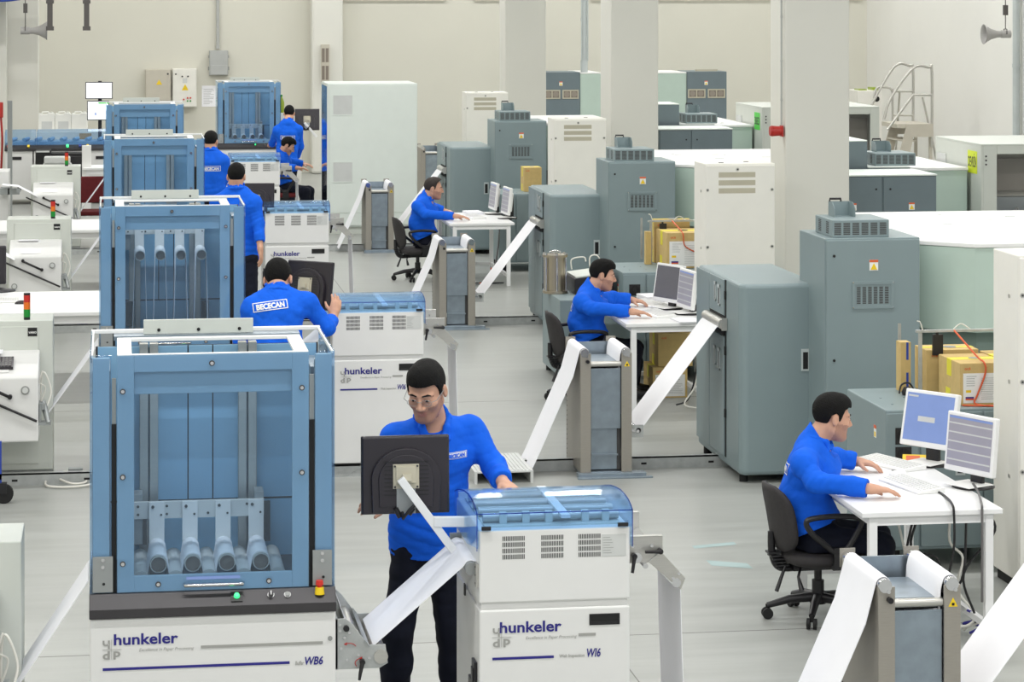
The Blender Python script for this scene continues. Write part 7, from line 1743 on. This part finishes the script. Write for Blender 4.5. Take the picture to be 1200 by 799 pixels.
# two lit screens on one pole
a = at(100, 117, 43.95)
for k, (x0_, x1_, y0_, y1_, lb) in enumerate(((100, 132, 96, 116, 'upper lit white screen on the black pole at the back left'), (102, 128, 118, 141, 'lower lit white screen on the black pole, partly hidden by a blue cabinet'))):
    p = at(x0_, y1_, 44.14); q = at(x1_, y0_, 44.14); t = thing('pole_monitor', lb, 'monitor', (p.x, 44.14, p.z), 0, 'lit screens on the pole')
    w, h = q.x - p.x, q.z - p.z
    m = MB(); m.box(0, w, 0, 0.04, 0, h); m.build('housing', ['monitor_black'], t, 0.006)
    m = MB(); m.box(0.015, w - 0.015, -0.002, 0, 0.015, h - 0.015, 0)
    if k: m.box(w * 0.5, w * 0.98, -0.003, -0.002, h * 0.84, h * 0.93, 1); m.box(w * 0.35, w * 0.42, -0.003, -0.002, h * 0.25, h * 0.4, 2)
    m.build('screen', ['screen_white', 'sticker_green', 'screen_blue'], t)
    m = MB(); m.box(w * 0.45, w * 0.62, 0.04, 0.10, h * 0.4, h * 0.6); m.build('mount', ['black_plastic'], t)
a = at(117, 150, 43.8); m = MB(); m.box(-0.03, 0.03, 0, 0.06, 0, 1.95); m.box(-0.2, 0.2, -0.1, 0.2, 0, 0.03)
solo(m, 'monitor_pole', ['black_plastic'], 'black pole carrying the two lit screens', 'pole', (a.x + 0.0, 44.25, 0))
# jerrycans on a pallet of cartons
t = thing('storage_cabinet', 'plain white cabinet under the white jerrycans behind the long blue machine', 'cabinet', (-1.35, 44.75, 0)); m = MB(); m.box(0, 1.15, 0, 0.6, 0, 1.09); m.build('body', ['box_white'], t, 0.005)
m = MB(); m.box(0.80, 1.0, -0.004, 0, 0.96, 1.06); m.build('print', ['carton_front'], t)
for k, (pa, pb) in enumerate(((45.5, 63.5), (65, 82.5), (84, 102))):
    a = at(pa - 0.6, 152, 45.0); b = at(pb + 0.6, 130, 45.0); w = b.x - a.x; h = 0.32
    t = thing('jerrycan', ['white jerrycan with a label, leftmost of the row', 'white jerrycan with a label, middle of the row', 'white jerrycan without a label, beside the lit screens'][k], 'jerrycan', (a.x, 44.95, 1.092), 0, 'white jerrycans')
    m = MB(); m.prism([(0, 0), (w, 0), (w, 0.27), (w * 0.94, 0.30), (w * 0.60, 0.30), (w * 0.55, 0.28), (w * 0.2, 0.28), (w * 0.06, 0.30), (0, 0.27)], 'y', 0, 0.2); m.build('can', ['jerrycan'], t, 0.015, 3)
    m = MB(); m.tube([(w * 0.2, 0.1, 0.285), (w * 0.25, 0.1, 0.315), (w * 0.6, 0.1, 0.315), (w * 0.65, 0.1, 0.29)], 0.014, 8); m.build('handle', ['jerrycan'], t)
    m = MB(); m.cyl((w * 0.82, 0.1, 0.28), (w * 0.82, 0.1, 0.32), 0.025, n=14); m.build('cap', ['jerrycan'], t)
    if k < 2: m = MB(); m.box(w * 0.2, w * 0.85, -0.002, 0, 0.03, 0.16); m.build('paper_label', ['label_grey'], t)
# green bottle, red visitor chair, pole and hose at left edge
a = at(331, 133, 43.9); t = thing('shelf_stand', 'white stand behind the back buffer carrying the yellow green bottle', 'stand', (a.x - 0.12, 44.1, 0)); m = MB(); m.box(0, 0.45, 0, 0.3, 0, a.z - 0.0); m.build('body', ['box_white'], t, 0.01)
t = thing('bottle', 'yellow green bottle beside the farthest standing man', 'bottle', (a.x, 44.2, a.z)); m = MB(); m.lathe([(0.045, 0), (0.05, 0.02), (0.05, 0.17), (0.03, 0.23), (0.018, 0.25), (0.018, 0.27)], (0, 0, 0), 18); m.build('body', ['bottle_green'], t)
m = MB(); m.cyl((0, 0, 0.27), (0, 0, 0.30), 0.02, n=12); m.build('cap', ['tower_green'], t)
a = atz(113, 250, 0); t = thing('visitor_chair', 'dark red visitor chair with black frame left of the third blue buffer', 'chair', (at(111, 230, 36.3).x, 36.3, 0))
m = MB(); m.box(-0.24, 0.24, -0.22, 0.25, 0.42, 0.48); m.build('seat', ['chair_red'], t, 0.02, 3)
m = MB(); m.prism([(-0.22, 0.56), (0.22, 0.56), (0.24, 0.92), (-0.24, 0.92)], 'y', 0.22, 0.27); m.build('backrest', ['chair_red'], t, 0.02, 3)
for sx in (-1, 1):
    m = MB(); m.tube([(sx * 0.25, -0.22, 0.0), (sx * 0.25, -0.18, 0.45), (sx * 0.25, -0.16, 0.66), (sx * 0.25, 0.22, 0.66)], 0.014, 8); m.build('leg', ['black_matte'], t)
    m = MB(); m.tube([(sx * 0.23, 0.32, 0.0), (sx * 0.23, 0.22, 0.45), (sx * 0.23, 0.25, 0.90)], 0.014, 8); m.build('leg', ['black_matte'], t)
a = at(11.5, 118, 40.0); m = MB(); m.box(-0.035, 0.035, 0, 0.07, 0, a.z); m.box(-0.09, 0.09, -0.04, 0.1, 0, 0.02)
solo(m, 'steel_post', ['rack_grey'], 'grey steel post near the left edge beside the red hose', 'post', (a.x, 40.0, 0), bevel=0.003)
a = at(1, 138, 44.0); t = thing('fire_hose', 'red fire hose box with a hanging red hose at the left edge', 'fire hose', (a.x, 44.0, 0))
m = MB(); m.box(-0.22, 0.035, 0, 0.12, a.z, a.z + 0.25); m.build('box', ['red_paint'], t, 0.01)
m = MB(); m.tube(smooth_path([(0.0, 0.06, a.z), (0.02, 0.06, a.z - 0.4), (0.0, 0.06, 0.4), (0.02, 0.06, 0.02)]), 0.018, 8); m.build('hose', ['red_paint'], t)
# long white tables between the lines on the left
def long_table(x0, x1, Y0, Y1, label):
    t = thing('long_table', label, 'table', (x0, Y0, 0), 0, 'long white tables'); w, dp = x1 - x0, Y1 - Y0
    m = MB(); m.box(0, w, 0, dp, 0.71, 0.742); m.build('tabletop', ['desk_white'], t, 0.004)
    for xx in (0.05, w - 0.1):
        for yy in (0.05, dp - 0.1): m = MB(); m.box(xx, xx + 0.05, yy, yy + 0.05, 0, 0.71); m.build('leg', ['desk_white'], t)
    m = MB(); m.box(0.1, w - 0.1, 0.06, 0.08, 0.64, 0.71); m.box(0.1, w - 0.1, dp - 0.08, dp - 0.06, 0.64, 0.71); m.build('frame_rail', ['desk_white'], t); return t
long_table(-2.2, 0.85, 22.75, 24.35, 'long white table with the dark mouse, running behind the second blue buffer')
long_table(-2.2, 0.85, 30.45, 31.85, 'long white table running behind the third blue buffer')
long_table(-0.45, 0.80, 40.9, 41.6, 'short stretch of white table above the red visitor chair')
p = atz(25, 356, 0.742); mouse(p.x, p.y, 0.1, 'dark computer mouse on the long white table', 'monitor_black')
p = atz(-6, 354, 0.742); keyboard(p.x, p.y, 0.0, 'white keyboard cut by the left edge on the long white table')
p = atz(4, 341, 0.742); t = thing('black_monitor', 'black screen standing on the long white table at the left edge', 'monitor', (p.x - 0.18, p.y + 0.1, 0.742))
m = MB(); m.box(-0.22, 0.20, 0, 0.05, 0.05, 0.40); m.build('housing', ['monitor_black'], t, 0.012)
m = MB(); m.lathe([(0.16, 0), (0.16, 0.008), (0.04, 0.03)], (0.13, -0.1, 0), 24); m.build('foot', ['black_plastic'], t)
m = MB(); m.box(-0.03, 0.06, 0.0, 0.04, 0.01, 0.08); m.build('neck', ['black_plastic'], t)
# blue pen and bits beside the rail (a cloth and a roll on the floor)
p = atz(90, 378, 0.09); m = MB(); m.cyl((-0.12, 0, 0.03), (0.02, 0, 0.03), 0.025, n=12, mi=0); m.cyl((0.02, 0, 0.035), (0.10, 0, 0.035), 0.04, n=14, mi=1); m.box(0.1, 0.24, -0.03, 0.03, 0.0, 0.04, 2)
solo(m, 'cleaning_roll', ['paper', 'cable_blue', 'label_grey'], 'small blue and white cleaning roll lying on the steel rail under the long table', 'roll', (p.x, YS[2] - 5.6, 0.0)); bpy.data.objects['cleaning_roll'].location = (p.x, p.y, 0.09)
m = MB(); m.box(-1.9, 0.9, 0, 0.16, 0, 0.085); solo(m, 'cable_duct', ['galvanised'], 'grey cable duct on the floor under the long table with the mouse', 'duct', (0, p.y - 0.08, 0), bevel=0.004)

# ================================================================ room shell
def struct(mb, name, mats, bevel=0.0): o = mb.build(name, mats, None, bevel); o['kind'] = 'structure'; return o
fm = mat('floor_concrete', (169, 171, 167), 0.33, var=0.05, scale=0.55, spec=0.32)
nt = fm.node_tree; bsdf = nt.nodes['Principled BSDF']
tc = nt.nodes.new('ShaderNodeTexCoord'); mp = nt.nodes.new('ShaderNodeMapping'); mp.inputs['Scale'].default_value = (0.5, 4.0, 1.0)
n2 = nt.nodes.new('ShaderNodeTexNoise'); n2.inputs['Scale'].default_value = 1.6; n2.inputs['Detail'].default_value = 8; n2.inputs['Roughness'].default_value = 0.65
nt.links.new(tc.outputs['Object'], mp.inputs['Vector']); nt.links.new(mp.outputs['Vector'], n2.inputs['Vector'])
rp = nt.nodes.new('ShaderNodeValToRGB'); rp.color_ramp.elements[0].color = (0.70, 0.70, 0.69, 1); rp.color_ramp.elements[1].color = (1, 1, 1, 1); rp.color_ramp.elements[0].position = 0.32; rp.color_ramp.elements[1].position = 0.62
nt.links.new(n2.outputs['Fac'], rp.inputs['Fac'])
mx = nt.nodes.new('ShaderNodeMix'); mx.data_type = 'RGBA'; mx.blend_type = 'MULTIPLY'; mx.inputs['Factor'].default_value = 0.55
old = bsdf.inputs['Base Color'].links[0].from_socket
nt.links.new(old, mx.inputs['A']); nt.links.new(rp.outputs['Color'], mx.inputs['B']); nt.links.new(mx.outputs['Result'], bsdf.inputs['Base Color'])
rr = nt.nodes.new('ShaderNodeMapRange'); rr.inputs['To Min'].default_value = 0.26; rr.inputs['To Max'].default_value = 0.42
nt.links.new(n2.outputs['Fac'], rr.inputs['Value']); nt.links.new(rr.outputs['Result'], bsdf.inputs['Roughness'])
m = MB(); m.box(XLW - 0.2, XRW + 0.2, -2, YW + 0.3, -0.1, 0); struct(m, 'floor', ['floor_concrete'])
mat('floor_joint', (120, 120, 115), 0.8); mat('floor_stain', (160, 180, 180), 0.6, var=0.08)
m = MB(); Yj = atz(800, 742, 0).y
for yy in (Yj, Yj + 8.1, Yj + 16.2): m.box(XLW, XRW, yy, yy + 0.008, 0.0, 0.0008)
m.box(2.62, 2.626, 0, 46, 0, 0.0008); struct(m, 'trim_1', ['floor_joint'])
mat('wall_cream', (214, 212, 200), 0.75, var=0.02, scale=0.8); mat('wall_white', (234, 233, 228), 0.75, var=0.02, scale=0.8); mat('column_paint', (222, 221, 213), 0.7, var=0.015, scale=1.0); mat('ceiling_paint', (205, 205, 200), 0.8)
m = MB(); m.box(XLW, XRW, YW, YW + 0.2, 0, 7.2); struct(m, 'wall_back', ['wall_cream'])
m = MB(); m.box(XRW, XRW + 0.2, -2, YW + 0.2, 0, 7.2); struct(m, 'wall_right', ['wall_white'])
m = MB(); m.box(XLW - 0.2, XLW, -2, YW + 0.2, 0, 7.2); struct(m, 'wall_left', ['wall_cream'])
m = MB(); m.box(XLW, XRW, -2, YW, 7.2, 7.4); struct(m, 'ceiling', ['ceiling_paint'])
a = ax(365, YW - 0.4); b = ax(402, YW - 0.4); m = MB(); m.box(a, b, YW - 0.42, YW, 0, 7.2); struct(m, 'pilaster_wall_back', ['column_paint'], 0.05)
m = MB(); zt_ = at(450, 1.5, YW - 0.3).z
m.box(b + 0.02, b + 2.0, YW - 0.04, YW, zt_, zt_ + 0.25); m.box(ax(555, YW), ax(590, YW), YW - 0.04, YW, zt_, zt_ + 0.25); m.box(ax(692, YW), ax(1010, YW), YW - 0.04, YW, zt_, zt_ + 0.25); struct(m, 'trim_2', ['box_beige'])
def column(x0, x1, Y0, Y1, nm='column'): m = MB(); m.box(x0, x1, Y0, Y1, 0, 7.2); return struct(m, nm, ['column_paint'], 0.012)
column(5.98, 6.575, 23.15, 23.70)
column(ax(716, 31.3), ax(771.5, 31.3), 31.3, 32.0)
column(ax(592, 39.7), ax(640, 39.7), 39.7, 40.3)
column(ax(5, 46.3), ax(45, 46.3), 46.3, 46.9); column(ax(-30, 45.9), ax(7.5, 45.9), 45.9, 46.3)
# blue chalk smear on the floor beside the office chair
m = MB()
for (pa, pb, wd) in (((812, 641), (862, 637), 0.05), ((830, 659), (880, 664), 0.09)):
    p = atz(*pa, 0); q = atz(*pb, 0); m.add([(p.x, p.y - wd, 0.001), (q.x, q.y - wd * 0.6, 0.001), (q.x, q.y + wd, 0.001), (p.x, p.y + wd * 0.7, 0.001)], [(0, 1, 2, 3)])
struct(m, 'floor_marking', ['floor_stain'])
# ================================================================ light: rows of ceiling tubes, walls washed near the back
lamp_mat = mat('lamp_lit', (250, 250, 245), 0.5, emit=3.0)
def lamp(x, y, lx, ly, W, nm='tube_light', z=7.0):
    l = bpy.data.lights.new('tube_lamp', 'AREA'); l.shape = 'RECTANGLE'; l.size = lx; l.size_y = ly; l.energy = W; l.color = (1.0, 0.995, 0.985)
    o = bpy.data.objects.new('tube_lamp', l); COL.objects.link(o); o.location = (x, y, z - 0.05); return o
K = 1.0; LM = MB()
for j, yy in enumerate((3.0, 9.5, 16.5, 24.5, 32.5, 40.5, 47.0)):
    for i, xx in enumerate((-3.4, 1.1, 5.6, 10.1)):
        lamp(xx, yy, 4.3, 0.16, (150 if j < 5 else (150 if j == 5 else 110)) * K)
        LM.box(xx - 2.2, xx + 2.2, yy - 0.12, yy + 0.12, 7.0, 7.2)
struct(LM, 'trim_3', ['white_paint'])
for yy in (40.2, 43.5, 47.3): lamp(13.7, yy, 0.16, 2.4, 60 * K)
W = bpy.data.worlds.new('hall_world'); SC.world = W; W.use_nodes = True
bg = W.node_tree.nodes['Background']; bg.inputs['Color'].default_value = (0.94, 0.97, 1.0, 1); bg.inputs['Strength'].default_value = 0.75
# ================================================================ camera
cam = bpy.data.cameras.new('camera'); cam.sensor_width = 36.0; cam.sensor_fit = 'HORIZONTAL'; cam.lens = F_PX * 36.0 / 1200.0
cam.shift_y = -(399.5 - HORIZON) / 1200.0; cam.clip_end = 300
co = bpy.data.objects.new('camera', cam); COL.objects.link(co); co.location = (0, 0, CAM_H); co.rotation_euler = (PI / 2, 0, -TH); SC.camera = co
vs = SC.view_settings; vs.view_transform = 'Standard'; vs.look = 'None'; vs.gamma = 1.0; vs.use_curve_mapping = False; vs.exposure = 0.0
SC.display_settings.display_device = 'sRGB'
SC.cycles.transparent_max_bounces = 32; SC.cycles.max_bounces = 8; SC.cycles.diffuse_bounces = 4; SC.cycles.glossy_bounces = 4
